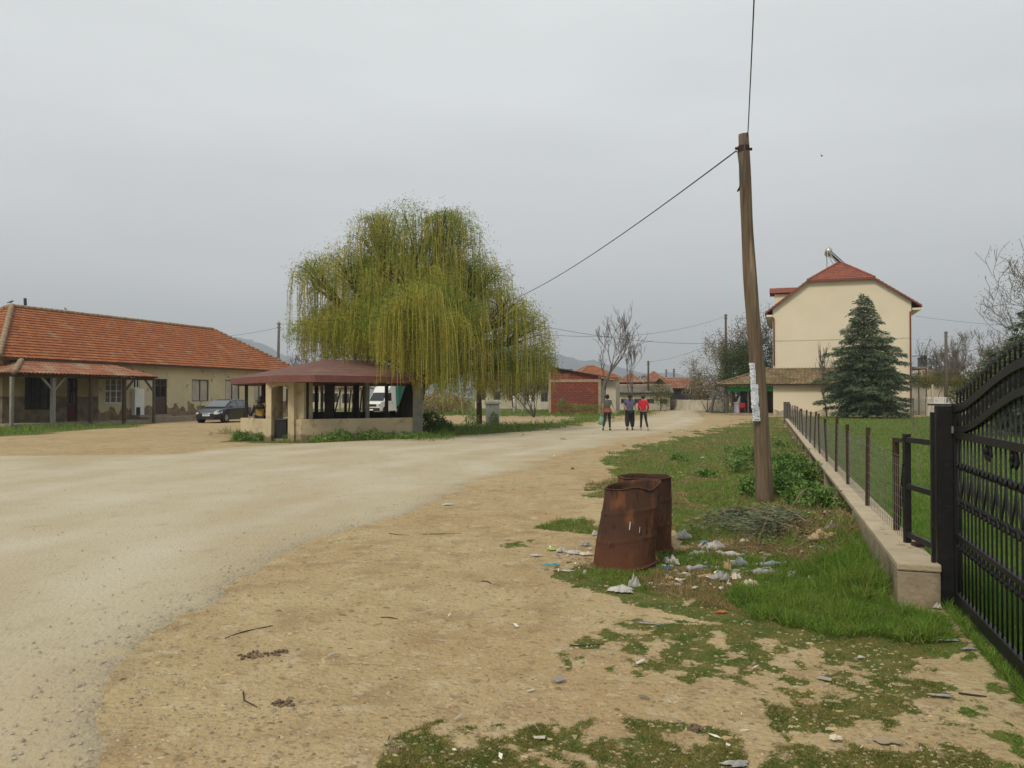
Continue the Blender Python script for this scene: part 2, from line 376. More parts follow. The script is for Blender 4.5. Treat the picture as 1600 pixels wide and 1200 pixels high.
M_['brick'] = mat('red_brick', (.3, .1, .06), (.25, .09, .05), bump=.02, bscale=9, hook=brick_hook(1.35))

# ------------------------------------------------------------------ where the road, grass and dirt lie
def interp_edge(pts):                    # pixel points on the ground -> (y sorted, x)
    q = sorted([(G(a, b).y, G(a, b).x) for a, b in pts]); return np.array([a for a, _ in q]), np.array([b for _, b in q])
RY, RX = interp_edge([(178, 1330), (172, 1200), (168, 1110), (190, 1040), (255, 985), (345, 932), (400, 893), (480, 855), (560, 822), (640, 795), (720, 766), (800, 737), (870, 715), (940, 697), (1000, 684), (1060, 672), (1095, 664), (1104, 657), (1098, 650), (1092, 645), (1096, 639), (1118, 634.5), (1165, 631)])
LY, LX = interp_edge([(-900, 713.5), (0, 713), (270, 710), (330, 700), (480, 692), (640, 685), (760, 678), (860, 671), (950, 660), (1010, 652.5), (1033, 644), (1060, 638), (1090, 633.4), (1135, 630.5)])
def road_right(y): return np.interp(y, RY, RX) + (vnoise(y, y * 0, 1.6, 3, 4) - .5) * .45 * np.clip(y / 8, .4, 2.5)
def road_left(y):
    x = np.interp(y, LY, LX); x = np.where(y < LY[0], -60.0, x)
    return x + (vnoise(y, y * 0 + 9, .8, 5, 3) - .5) * .8
def proj(x, y):
    y = np.maximum(np.asarray(y, float), .6); v0 = (0 - H); yy = y * ct + v0 * st; zz = -y * st + v0 * ct
    return CX + F * np.asarray(x, float) / yy, 600 - F * zz / yy
def inpoly(px, py, poly):
    r = np.zeros(px.shape, bool); n = len(poly)
    for i in range(n):
        x0, y0 = poly[i]; x1, y1 = poly[(i + 1) % n]
        c = ((y0 > py) != (y1 > py)) & (px < (x1 - x0) * (py - y0) / ((y1 - y0) + 1e-9) + x0); r ^= c
    return r
WX, WY, WS = 2.95, 6.12, .3215           # left face of the concrete wall: x = WX + WS (y - WY)
def wallx(y): return WX + WS * (y - WY)
# (polygon in the picture of the ground, cover, kind)  kinds: 0 short patchy, 1 lush, 2 verge mix
ZONES = [
 ([(1226, 650), (1177, 656), (1130, 669), (1070, 683), (1015, 691), (965, 706), (945, 722), (955, 745), (930, 770), (1040, 800), (1050, 850), (1200, 860), (1340, 845), (1300, 770), (1262, 700), (1240, 668)], .80, 2),
 ([(893, 884), (925, 915), (1000, 930), (1080, 946), (1180, 966), (1290, 988), (1400, 996), (1340, 850), (1260, 885), (1150, 912), (1050, 905), (1000, 880), (930, 875)], .88, 2),
 ([(1120, 940), (1180, 966), (1290, 988), (1400, 996), (1462, 996), (1450, 962), (1402, 950), (1395, 860), (1340, 850), (1290, 880), (1230, 905), (1160, 925)], 1.0, 1),
 ([(1010, 868), (1100, 850), (1200, 858), (1340, 845), (1345, 868), (1240, 893), (1140, 915), (1040, 908)], .42, 2),
 ([(885, 905), (930, 935), (1060, 962), (1180, 985), (1290, 1008), (1400, 1018), (1480, 1020), (1470, 990), (1290, 975), (1000, 915), (900, 880)], .86, 0),
 ([(1395, 930), (1465, 950), (1500, 1000), (1470, 1030), (1400, 1010)], .62, 0),
 ([(850, 822), (935, 810), (945, 852), (895, 842)], .62, 2), ([(790, 836), (838, 838), (830, 853), (795, 850)], .5, 0),
 ([(820, 880), (900, 870), (905, 900), (850, 900)], .3, 0),
 ([(885, 985), (1040, 970), (1220, 985), (1350, 1005), (1460, 1030), (1500, 1100), (1600, 1180), (1600, 1290), (1200, 1290), (1190, 1095), (1040, 1060), (880, 1040)], .52, 0),
 ([(1190, 1090), (1210, 1300), (1620, 1300), (1600, 1150), (1480, 1060), (1300, 1040)], .56, 0),
 ([(1010, 980), (1090, 985), (1130, 1025), (1050, 1045)], .8, 0),
 ([(560, 1300), (610, 1160), (700, 1130), (950, 1128), (1150, 1145), (1210, 1300)], .66, 0),
 ([(600, 1110), (660, 1120), (640, 1150), (590, 1140)], .3, 0), ([(850, 955), (960, 950), (960, 975), (860, 985)], .28, 0),
 ([(1478, 940), (1610, 1080), (1640, 1140), (1560, 1090), (1462, 975)], .5, 0),
 ([(640, 694), (640, 672), (700, 667.5), (760, 664), (850, 662), (935, 650), (962, 652), (935, 659), (870, 668.5), (760, 679), (700, 685)], 1.0, 1),
 ([(640, 649.5), (700, 649.5), (860, 650), (860, 641), (640, 641)], .9, 1),
 ([(855, 650), (935, 652), (1005, 648), (1050, 637), (1110, 631), (1110, 628), (860, 630)], .95, 1),
 ([(1108, 645), (1185, 647), (1200, 635), (1130, 634)], .9, 1),
 ([(-200, 690), (0, 683), (100, 674), (215, 667), (250, 661), (215, 660), (100, 664), (-200, 672)], .85, 1),
 ([(365, 690), (430, 692), (520, 692), (640, 684), (650, 672), (460, 676), (370, 674)], .75, 1),
]
def cover(x, y):
    """grass cover 0..1 and lushness at ground points"""
    x = np.asarray(x, float); y = np.asarray(y, float)
    wob = .035 * np.clip(y, 2, 60)
    xx = x + (vnoise(x, y, 1.1, 21, 4) - .5) * wob * 2 + (vnoise(x, y, 5, 23, 3) - .5) * wob * 1.1; yy = y + (vnoise(x, y, 1.1, 22, 4) - .5) * wob * 3 + (vnoise(x, y, 5, 24, 3) - .5) * wob * 1.4
    px, py = proj(xx, yy)
    g = np.zeros(x.shape); k = np.zeros(x.shape)
    n1 = vnoise(x, y * .8, 6, 31, 5) * .6 + vnoise(x, y * .8, 14, 35, 2) * .4; n2 = vnoise(x, y, 1.3, 33, 3)
    for poly, c, kind in ZONES:
        m = inpoly(px, py, poly) & (y > .8)
        t = n1 * .65 + n2 * .35
        val = np.clip((t - (1 - c) * .9 + .0) * 7, 0, 1) if kind != 1 else np.full(x.shape, 1.0)
        if kind == 0: val = np.clip((n1 * .74 + n2 * .26 - (.745 - c * .53)) * 13, 0, 1) * .9
        if kind == 2: val = np.clip((t - .26) * 6, .25, 1)
        g = np.where(m, np.maximum(g, val), g); k = np.where(m, np.maximum(k, {0: 0.0, 1: 1.0, 2: .5}[kind]), k)
    lawn = (x > wallx(y) + .34) & (y > 1.0) & (y < 64)
    g = np.where(lawn, 1.0, g); k = np.where(lawn, .8, k)
    far = (y > 82) & ~((x > road_left(y) - 1) & (x < road_right(y) + 1))
    g = np.where(far, .9, g)
    return g, k
def gz(x, y):
    x = np.asarray(x, float); y = np.asarray(y, float)
    z = (vnoise(x, y, .7, 41, 3) - .5) * .035 + (vnoise(x, y, 6, 43, 3) - .5) * .014 + (vnoise(x, y, 16, 44, 2) - .5) * .009
    z = z * np.clip(1.2 - y / 60, .15, 1)
    z = z + .16 * np.exp(-(((x - 4.0) / .75) ** 2 + ((y - 9.6) / 1.6) ** 2)) + .05 * np.exp(-(((x - 3.1) / .8) ** 2 + ((y - 8.2) / 1.0) ** 2))
    rr = np.interp(y, RY, RX); inroad = np.clip((rr - x) / .6, 0, 1) * (y < 30)
    inroad = np.where(y >= 30, ((x > np.interp(y, LY, LX)) & (x < rr)).astype(float), inroad)
    z = z * (1 - inroad) - .03 * inroad
    z = np.where(y > 64, z * .3 - .004, z)
    return z
def gz1(x, y): return float(gz(np.array([x]), np.array([y]))[0])

# ground sheet -----------------------------------------------------------
def axis(lo, hi, d0, d1, step, grow):
    c = list(np.arange(d0, d1, step)); s = step; a = []
    p = c[-1]
    while p < hi: s *= grow; p += s; a.append(min(p, hi))
    s = step; p = c[0]; b = []
    while p > lo: s *= grow; p -= s; b.append(max(p, lo))
    return np.array(b[::-1] + c + a)
xs = axis(-3300, 3300, -3.0, 5.8, .030, 1.04); ys = axis(-3300, 3300, 2.8, 9.5, .028, 1.032)
XX, YY = np.meshgrid(xs, ys); ZZ = gz(XX, YY); gg, kk = cover(XX, YY)
V = np.stack([XX, YY, ZZ], -1).reshape(-1, 3); nx, ny = len(xs), len(ys)
I = np.arange(nx * ny).reshape(ny, nx)
Fc = np.stack([I[:-1, :-1], I[:-1, 1:], I[1:, 1:], I[1:, :-1]], -1).reshape(-1, 4)
ground = np_mesh('ground', V, Fc, M_['ground'], smooth=True); tag(ground, 'tan packed dirt ground with grass patches', kind='structure')
a = ground.data.attributes.new('grass', 'FLOAT', 'POINT'); a.data.foreach_set('value', gg.ravel().astype(np.float32))
# road sheet
ry = np.concatenate([np.arange(1.0, 12, .06), np.arange(12, 40, .15), np.arange(40, 160, .5)])
rl, rr = road_left(ry), road_right(ry)
NC = 120
tt = np.concatenate([[0, .003, .008], np.linspace(.02, .9, NC), 1 - .1 * np.linspace(.92, 0, 34) ** 1.6])
W_ = np.maximum(rr - rl, .5)
X = rl[:, None] + W_[:, None] * tt[None, :]; Y = np.repeat(ry[:, None], len(tt), 1)
dr = (rr[:, None] - X); dl = X - rl[:, None]
Z = .014 + (vnoise(X, Y, .5, 51, 3) - .5) * .02 + (vnoise(X, Y, 4, 52, 3) - .5) * .006
Z = Z - .04 * np.clip(1 - dr / .10, 0, 1) - .035 * np.clip(1 - dl / .5, 0, 1)
Z = np.where(Y > 60, np.maximum(Z, .012), Z)
V = np.stack([X, Y, Z], -1).reshape(-1, 3); I = np.arange(X.size).reshape(X.shape)
Fc = np.stack([I[:-1, :-1], I[:-1, 1:], I[1:, 1:], I[1:, :-1]], -1).reshape(-1, 4)
road = np_mesh('road', V, Fc, M_['road'], smooth=True); tag(road, 'pale gravel road curving away to the right', kind='structure')
ed = np.clip(1.15 - dr / (.25 + .35 * vnoise(X, Y, 1.3, 55, 3)), 0, 1) * np.clip(vnoise(X, Y, 9, 56, 3) * 2.2 - .65, 0, .55) * np.clip(1.4 - Y / 22, .25, 1)
mid_ = np.exp(-((Y - 9.5) / 4.5) ** 2)
fd = np.clip(1 - dr / (.10 + (1.5 - 1.1 * mid_) * vnoise(X, Y, 1.1, 57, 4) ** 1.5 * (1 + np.minimum(Y, 15) * .02)), 0, 1) * (1 - .5 * mid_); fd = np.maximum(fd, np.clip(1 - dr / 1.1, 0, 1) * np.clip((5.4 - Y) / 1.6, 0, .8))
fd = np.maximum(fd, np.clip(1 - dl / (2.5 * vnoise(X, Y, .6, 58, 3)), 0, 1) * (Y > 20))
tr = 0 * X
for cdr, wd in ((1.3, .35), (2.9, .4), (4.6, .5), (6.3, .45), (8.2, .6)): tr = np.maximum(tr, np.exp(-((dr + 2.2 * (vnoise(X, Y, .09, 60, 2) - .5) - cdr * (1 + Y * .01)) / wd) ** 2))
tr = tr * np.clip(vnoise(X, Y, .8, 59, 4) * 2.4 - .6, 0, 1) * .75
for nm_, ar_ in (('fade', fd), ('track', tr)):
    a = road.data.attributes.new(nm_, 'FLOAT', 'POINT'); a.data.foreach_set('value', ar_.ravel().astype(np.float32))
a = road.data.attributes.new('edge', 'FLOAT', 'POINT'); a.data.foreach_set('value', ed.ravel().astype(np.float32))
# mountains ---------------------------------------------------------------
def mountains():
    azs = np.linspace(-42, 42, 240); rs = np.linspace(2300, 3150, 26)
    A, Rr = np.meshgrid(np.radians(azs), rs)
    px = CX + F * np.tan(A)
    prof = np.interp(px, [-400, 200, 330, 385, 440, 520, 700, 850, 930, 1010, 1045, 1100, 1300, 1500, 2200], [70, 60, 92, 97, 72, 60, 80, 72, 62, 38, 44, 26, 30, 40, 50])
    k = np.clip((Rr - 2300) / 700, 0, 1); k = k * k * (3 - 2 * k)
    rough_ = vnoise(np.degrees(A) * 1.2, Rr / 120, 1.0, 61, 5)
    Zm = -3 + prof * (2950 / F) * k * (.80 + .30 * rough_) * np.cos(A)
    Vm = np.stack([np.sin(A) * Rr, np.cos(A) * Rr, Zm], -1).reshape(-1, 3); I = np.arange(A.size).reshape(A.shape)
    Fm = np.stack([I[:-1, :-1], I[:-1, 1:], I[1:, 1:], I[1:, :-1]], -1).reshape(-1, 4)
    o = np_mesh('mountains', Vm, Fm, mat('mountain_haze_blue', (.04, .06, .085), (.06, .08, .10), scale=.004, rough=1), smooth=True)  # blue of the distant haze is mixed into the ridge colour
    tag(o, 'distant blue mountain ridge', kind='structure')
mountains()

# ------------------------------------------------------------------ building pieces
def tiles(mb, bl, br, tr, tl, row=.33, tw=.22, amp=.035, lift=.04, seg=4, jit=.008):
    bl, br, tr, tl = map(Vector, (bl, br, tr, tl)); u = (br - bl).normalized(); v = (tl - bl); v = (v - u * v.dot(u)); SL = v.length; v.normalize()
    n = u.cross(v).normalized()
    if n.z < 0: n = -n
    L0, L1 = 0.0, (tl - bl).dot(u); R0, R1 = (br - bl).dot(u), (tr - bl).dot(u)
    k = 0
    while k * row < SL - .02:
        v0 = k * row; v1 = min(v0 + row, SL); vm_ = (v0 + v1) / 2 / SL
        ul = L0 + (L1 - L0) * vm_; ur = R0 + (R1 - R0) * vm_
        if ur - ul < .1: break
        us = [ul] + [q * tw / seg for q in range(int(math.floor(ul / tw * seg)) + 1, int(math.ceil(ur / tw * seg)))] + [ur]
        a = []; b = []; c = []
        for q in us:
            h = amp * abs(math.sin(math.pi * q / tw)) ** .7; j = random.uniform(-jit, jit)
            a.append(mb.v(bl + u * q + v * (v0 - .02 + j) + n * (h + lift + j))); b.append(mb.v(bl + u * q + v * v1 + n * h)); c.append(mb.v(bl + u * q + v * (v0 - .02 + j) + n * (h - .012)))
        for i in range(len(us) - 1):
            mb.f(a[i], a[i + 1], b[i + 1], b[i]); mb.f(c[i], c[i + 1], a[i + 1], a[i])
        k += 1
def ridge_caps(mb, p0, p1, r=.11, step=.38, n=7):
    p0, p1 = Vector(p0), Vector(p1); L = (p1 - p0).length; d = (p1 - p0) / L; k = max(1, int(L / step))
    for i in range(k):
        a = p0 + d * (L * i / k); b = p0 + d * (L * (i + 1.08) / k)
        mb.tube([a + Vector((0, 0, random.uniform(-.01, .01))), b], [r * random.uniform(.95, 1.05), r * .86], n)
def facade(mb, s0, s1, z0, z1, w_, holes, depth=.16):
    xs_ = sorted({s0, s1, *[h[0] for h in holes], *[h[1] for h in holes]}); zs = sorted({z0, z1, *[h[2] for h in holes], *[h[3] for h in holes]})
    for a, b in zip(xs_, xs_[1:]):
        for c, d in zip(zs, zs[1:]):
            mx_, mz = (a + b) / 2, (c + d) / 2
            if any(h[0] < mx_ < h[1] and h[2] < mz < h[3] for h in holes): continue
            mb.quad((a, w_, c), (b, w_, c), (b, w_, d), (a, w_, d))
    for a, b, c, d in holes:
        e_ = w_ + depth
        mb.quad((a, w_, c), (a, e_, c), (a, e_, d), (a, w_, d)); mb.quad((b, w_, c), (b, w_, d), (b, e_, d), (b, e_, c))
        mb.quad((a, w_, c), (b, w_, c), (b, e_, c), (a, e_, c)); mb.quad((a, w_, d), (a, e_, d), (b, e_, d), (b, w_, d))
def window(T, parent, h, w_, fm, gm, nxm=1, nzm=0, bar=.05, name='window', bars=0, zbars=(), depth=.1, label=None):
    s0, s1, z0, z1 = h; wv = w_ + depth
    m = MB(T)
    m.box(s0, wv - .04, z0, s0 + bar, wv + .03, z1); m.box(s1 - bar, wv - .04, z0, s1, wv + .03, z1)
    m.box(s0 + bar, wv - .038, z0, s1 - bar, wv + .028, z0 + bar); m.box(s0 + bar, wv - .038, z1 - bar, s1 - bar, wv + .028, z1)
    for i in range(nxm):
        x_ = s0 + (s1 - s0) * (i + 1) / (nxm + 1); m.box(x_ - bar / 2, wv - .035, z0 + bar, x_ + bar / 2, wv + .02, z1 - bar)
    for i in range(nzm):
        z_ = z0 + (z1 - z0) * (i + 1) / (nzm + 1); m.box(s0 + bar, wv - .03, z_ - bar / 2, s1 - bar, wv + .018, z_ + bar / 2)
    for z_ in zbars:
        m.box(s0 + bar, wv - .03, z_ - bar / 2, s1 - bar, wv + .018, z_ + bar / 2)
    o = m.build(name, fm, parent); 
    if label: o['label'] = label
    g = MB(T); g.box(s0 + bar * .5, wv + .034, z0 + bar * .5, s1 - bar * .5, wv + .05, z1 - bar * .5); g.build('pane', gm, o)
    if bars:
        b = MB(T)
        for i in range(bars):
            x_ = s0 + (s1 - s0) * (i + .5) / bars; b.tube([(x_, wv - .08, z0 + .02), (x_, wv - .08, z1 - .02)], .012, 5)
        for q in (.25, .5, .75): b.tube([(s0, wv - .08, z0 + (z1 - z0) * q), (s1, wv - .08, z0 + (z1 - z0) * q)], .012, 5)
        b.build('grille', M_['white'], o)
    return o

# ------------------------------------------------------------------ the long tiled house on the left
def long_house():
    T = frame(-23.35, 45.6, R(20)); W0 = 1.8
    root = thing('long_house', 'long low cream plastered house with a big red tiled roof and a timber porch', 'house', T @ Vector((7, 0, 0)))
    def rect(p0, q0, p1, q1, w_=W0):
        s0, z1 = onplane(T, p0, q0, w_); s1, z0 = onplane(T, p1, q1, w_)
        return [s0, s1, z0, onplane(T, (p0 + p1) / 2, q0, w_)[1]]
    SL_, SR = -4.8, 20.6; EZ = 3.78; split = 2.0
    wins = {k: rect(*v) for k, v in dict(big=(39, 589, 80, 640), door=(105, 588, 121, 660), grille=(164, 591.5, 192, 630), small=(209, 591.5, 218.5, 606.5), bdoor=(242.5, 592, 261, 650), w1=(300, 593, 326, 627), w2=(352, 593.5, 374, 627), w3=(398, 594, 413, 626), w4=(447, 607, 453, 634)).items()}
    for k, v in wins.items(): v[2] = max(v[2], .36)
    wins['bdoor'][2] = .36; wins['door'][2] = .2
    split = (wins['door'][1] + wins['grille'][0]) / 2 + .5
    L = [h for h in wins.values() if h[1] < split]; Rr = [h for h in wins.values() if h[0] > split]
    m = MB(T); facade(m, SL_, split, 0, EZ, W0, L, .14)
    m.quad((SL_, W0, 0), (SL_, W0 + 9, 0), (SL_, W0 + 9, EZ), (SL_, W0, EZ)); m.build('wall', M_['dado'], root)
    m = MB(T); facade(m, split, SR, 0, EZ, W0, Rr, .14)
    m.quad((SR, W0, 0), (SR, W0 + 9, 0), (SR, W0 + 9, EZ), (SR, W0, EZ)); m.quad((SL_, W0 + 9, 0), (SR, W0 + 9, 0), (SR, W0 + 9, EZ), (SL_, W0 + 9, EZ)); m.build('wall', M_['plaster'], root)
    m = MB(T); m.box(SL_ - .9, -.15, -.1, 3.5, W0, .2, .015); m.box(3.5, .15, -.1, 17.5, W0, .34, .02); m.box(3.5, .9, .34, 6.2, W0, .46, .01)
    m.build('plinth', M_['platform'], root)
    window(T, root, wins['big'], W0, M_['darkpost'], M_['glass'], 2, 1, .07, label='wide dark shop window')
    window(T, root, wins['w1'], W0, M_['wood_grey'], M_['paleboard'], 1, 0, .06, depth=.06); window(T, root, wins['w2'], W0, M_['wood_grey'], M_['paleboard'], 1, 0, .06, depth=.06)
    window(T, root, wins['w3'], W0, M_['wood_grey'], M_['paleboard'], 1, 0, .06, depth=.06); window(T, root, wins['w4'], W0, M_['wood_grey'], M_['glass'], 1, 0, .05)
    window(T, root, wins['grille'], W0, M_['white'], M_['shade'], 2, 1, .07, bars=9, depth=.08, label='white framed window behind white bars')
    window(T, root, wins['small'], W0, M_['white'], M_['glass'], 1, 0, .05, depth=.08)
    for (n_, hh, mt, zr) in (('door', wins['door'], 'redpaint', 1.05), ('door', wins['bdoor'], 'browndoor', 1.25)):
        s0, s1, z0, z1 = hh
        d = MB(T); d.box(s0, W0 + .07, z0, s0 + .07, W0 + .13, z1); d.box(s1 - .07, W0 + .07, z0, s1, W0 + .13, z1); d.box(s0 + .07, W0 + .072, z1 - .09, s1 - .07, W0 + .128, z1)
        d.box(s0 + .07, W0 + .085, z0, s1 - .07, W0 + .12, z0 + zr); d.box((s0 + s1) / 2 - .03, W0 + .07, z0 + zr, (s0 + s1) / 2 + .03, W0 + .118, z1 - .09)
        d.box(s0 + .07, W0 + .08, z0 + zr + .7, s1 - .07, W0 + .115, z0 + zr + .76)
        dd = d.build(n_, M_[mt], root, bevel=.008); g = MB(T); g.box(s0 + .05, W0 + .10, z0 + zr, s1 - .05, W0 + .122, z1 - .07); g.build('pane', M_['glass'], dd)
        h = MB(T); h.tube([(s0 + .16, W0 + .085, z0 + zr - .1), (s0 + .16, W0 + .02, z0 + zr - .1), (s0 + .27, W0 + .02, z0 + zr - .1)], .012, 6); h.build('handle', M_['alloy'], dd)
    dd['label'] = 'brown wooden door with a tall dark pane'
    # main hipped roof
    e0 = 1.3; es, ee = -5.4, 21.1; wb = W0 + 9.5; rz_ = 6.92; r0, r1 = -.84, 16.26; wr = 6.3; ez = 3.66
    m = MB(T); tiles(m, (es, e0, ez), (ee, e0, ez), (r1, wr, rz_), (r0, wr, rz_), row=.31, tw=.22, amp=.03, lift=.05)
    tiles(m, (es, wb, ez), (es, e0, ez), (r0, wr, rz_), (r0, wr, rz_), row=.31, tw=.22, amp=.03, lift=.05)
    tiles(m, (ee, e0, ez), (ee, wb, ez), (r1, wr, rz_), (r1, wr, rz_), row=.31, tw=.22, amp=.03, lift=.05)
    tiles(m, (ee, wb, ez), (es, wb, ez), (r0, wr, rz_), (r1, wr, rz_), row=.36, tw=.5, amp=.03, lift=.06)
    rf = m.build('roof', M_['tile'], root)
    u = MB(T); d = .05
    A_, B_, C_, D_, E_, F__ = [(x_, y_, z_ - d) for x_, y_, z_ in ((es, e0, ez), (ee, e0, ez), (ee, wb, ez), (es, wb, ez), (r0, wr, rz_), (r1, wr, rz_))]
    u.quad(A_, B_, F__, E_); u.quad(C_, D_, E_, F__); u.tri(D_, A_, E_); u.tri(B_, C_, F__); u.quad(A_, D_, C_, B_)
    u.box(es, e0 - .02, ez - .12, ee, e0 + .03, ez - .02); u.build('eaves_boards', M_['wood_dark'], rf)
    c = MB(T)
    ridge_caps(c, (r0, wr, rz_ + .05), (r1, wr, rz_ + .05), .13); 
    for k in ((es, e0), (es, wb)): ridge_caps(c, (k[0], k[1], ez + .06), (r0, wr, rz_ + .06), .17)
    for k in ((ee, e0), (ee, wb)): ridge_caps(c, (k[0], k[1], ez + .06), (r1, wr, rz_ + .06), .12)
    c.build('ridge_tiles', M_['ridge'], rf, smooth=True)
    s_, _ = onplane(T, 44, 480, wr); c = MB(T); c.tube([(s_, wr + .2, 6.6), (s_ - .05, wr + .2, 7.55)], .085, 10); c.build('stove_pipe', M_['darkpost'], rf, smooth=True)
    # porch roof
    pe, pz, tz = -.5, 2.80, 3.50; cl, cr = onplane(T, 22, 582, pe)[0], onplane(T, 250, 590, pe)[0]
    w1 = 1.35; a0, b0 = cl + (w1 - pe), cr - (w1 - pe)
    m = MB(T); kw = dict(row=.42, tw=.23, amp=.055, lift=.02)
    tiles(m, (cl, pe, pz), (cr, pe, pz), (b0, w1, tz), (a0, w1, tz), **kw)
    tiles(m, (cl, W0 + 6, pz), (cl, pe, pz), (a0, w1, tz), (a0, W0 + 6, tz), **kw)
    tiles(m, (cr, pe, pz), (cr, w1, pz), (b0, w1, tz), (b0, w1, tz), **kw)
    pr = m.build('porch_roof', M_['tile_old'], root)
    u = MB(T); u.quad((cl, pe, pz - .03), (cr, pe, pz - .03), (b0, w1, tz - .03), (a0, w1, tz - .03)); u.quad((cl, pe, pz - .03), (a0, w1, tz - .03), (a0, W0 + 6, tz - .03), (cl, W0 + 6, pz - .03)); u.tri((cr, pe, pz - .03), (cr, w1, pz - .03), (b0, w1, tz - .03))
    u.box(cl + .2, pe + .25, pz - .2, cr - .15, pe + .39, pz - .05); u.box(cl + .2, pe + .39, pz - .19, cl + .34, W0 + 6, pz - .06)
    for i in range(14):
        x_ = cl + .5 + i * (cr - cl - .8) / 13; u.beam((x_, pe + .02, pz - .02), (x_, W0, pz + .58 if a0 < x_ < b0 else pz + .2), .09, .1)
    u.build('porch_beams', M_['wood_dark'], pr)
    c = MB(T); ridge_caps(c, (cl, pe, pz + .04), (a0, w1, tz + .05), .15); c.build('ridge_tiles', M_['ridge'], pr, smooth=True)
    for i, px_ in enumerate((18, 83, 142, 194, 240)):
        s_ = onplane(T, px_, 640, pe + .32)[0]; r = (.15, .2, .17, .17, .13)[i]
        p = MB(T); p.box(s_ - r / 2, pe + .24, 0, s_ + r / 2, pe + .24 + r, pz - .19)
        if i in (1, 3, 4):
            for sg in ((-1,) if i == 4 else (1,) if i == 3 else (-1, 1)): p.beam((s_ + sg * .05, pe + .31, 1.95), (s_ + sg * .72, pe + .31, pz - .16), .1, .1)
        p.build('porch_post', M_[('greycol', 'offwhite', 'wood_dark', 'wood_dark', 'wood_grey')[i]] if i != 1 else M_['greycol'], root, bevel=.01)
    # white wall cabinet below the small window
    s0, s1, z0, z1 = rect(207.5, 607.5, 222, 654, W0 - .12)
    c = MB(T); c.box(s0, W0 - .3, .36, s1, W0 - .004, z1); k = c.build('meter_cabinet', M_['white'], root, bevel=.01); k['label'] = 'tall white metal cabinet against the wall'
    c = MB(T); c.box(s0 + .1, W0 - .315, .42, s1 - .35, W0 - .298, .95); c.build('vent', M_['darkpost'], k)
long_house()
TL = frame(-23.35, 45.6, R(20))

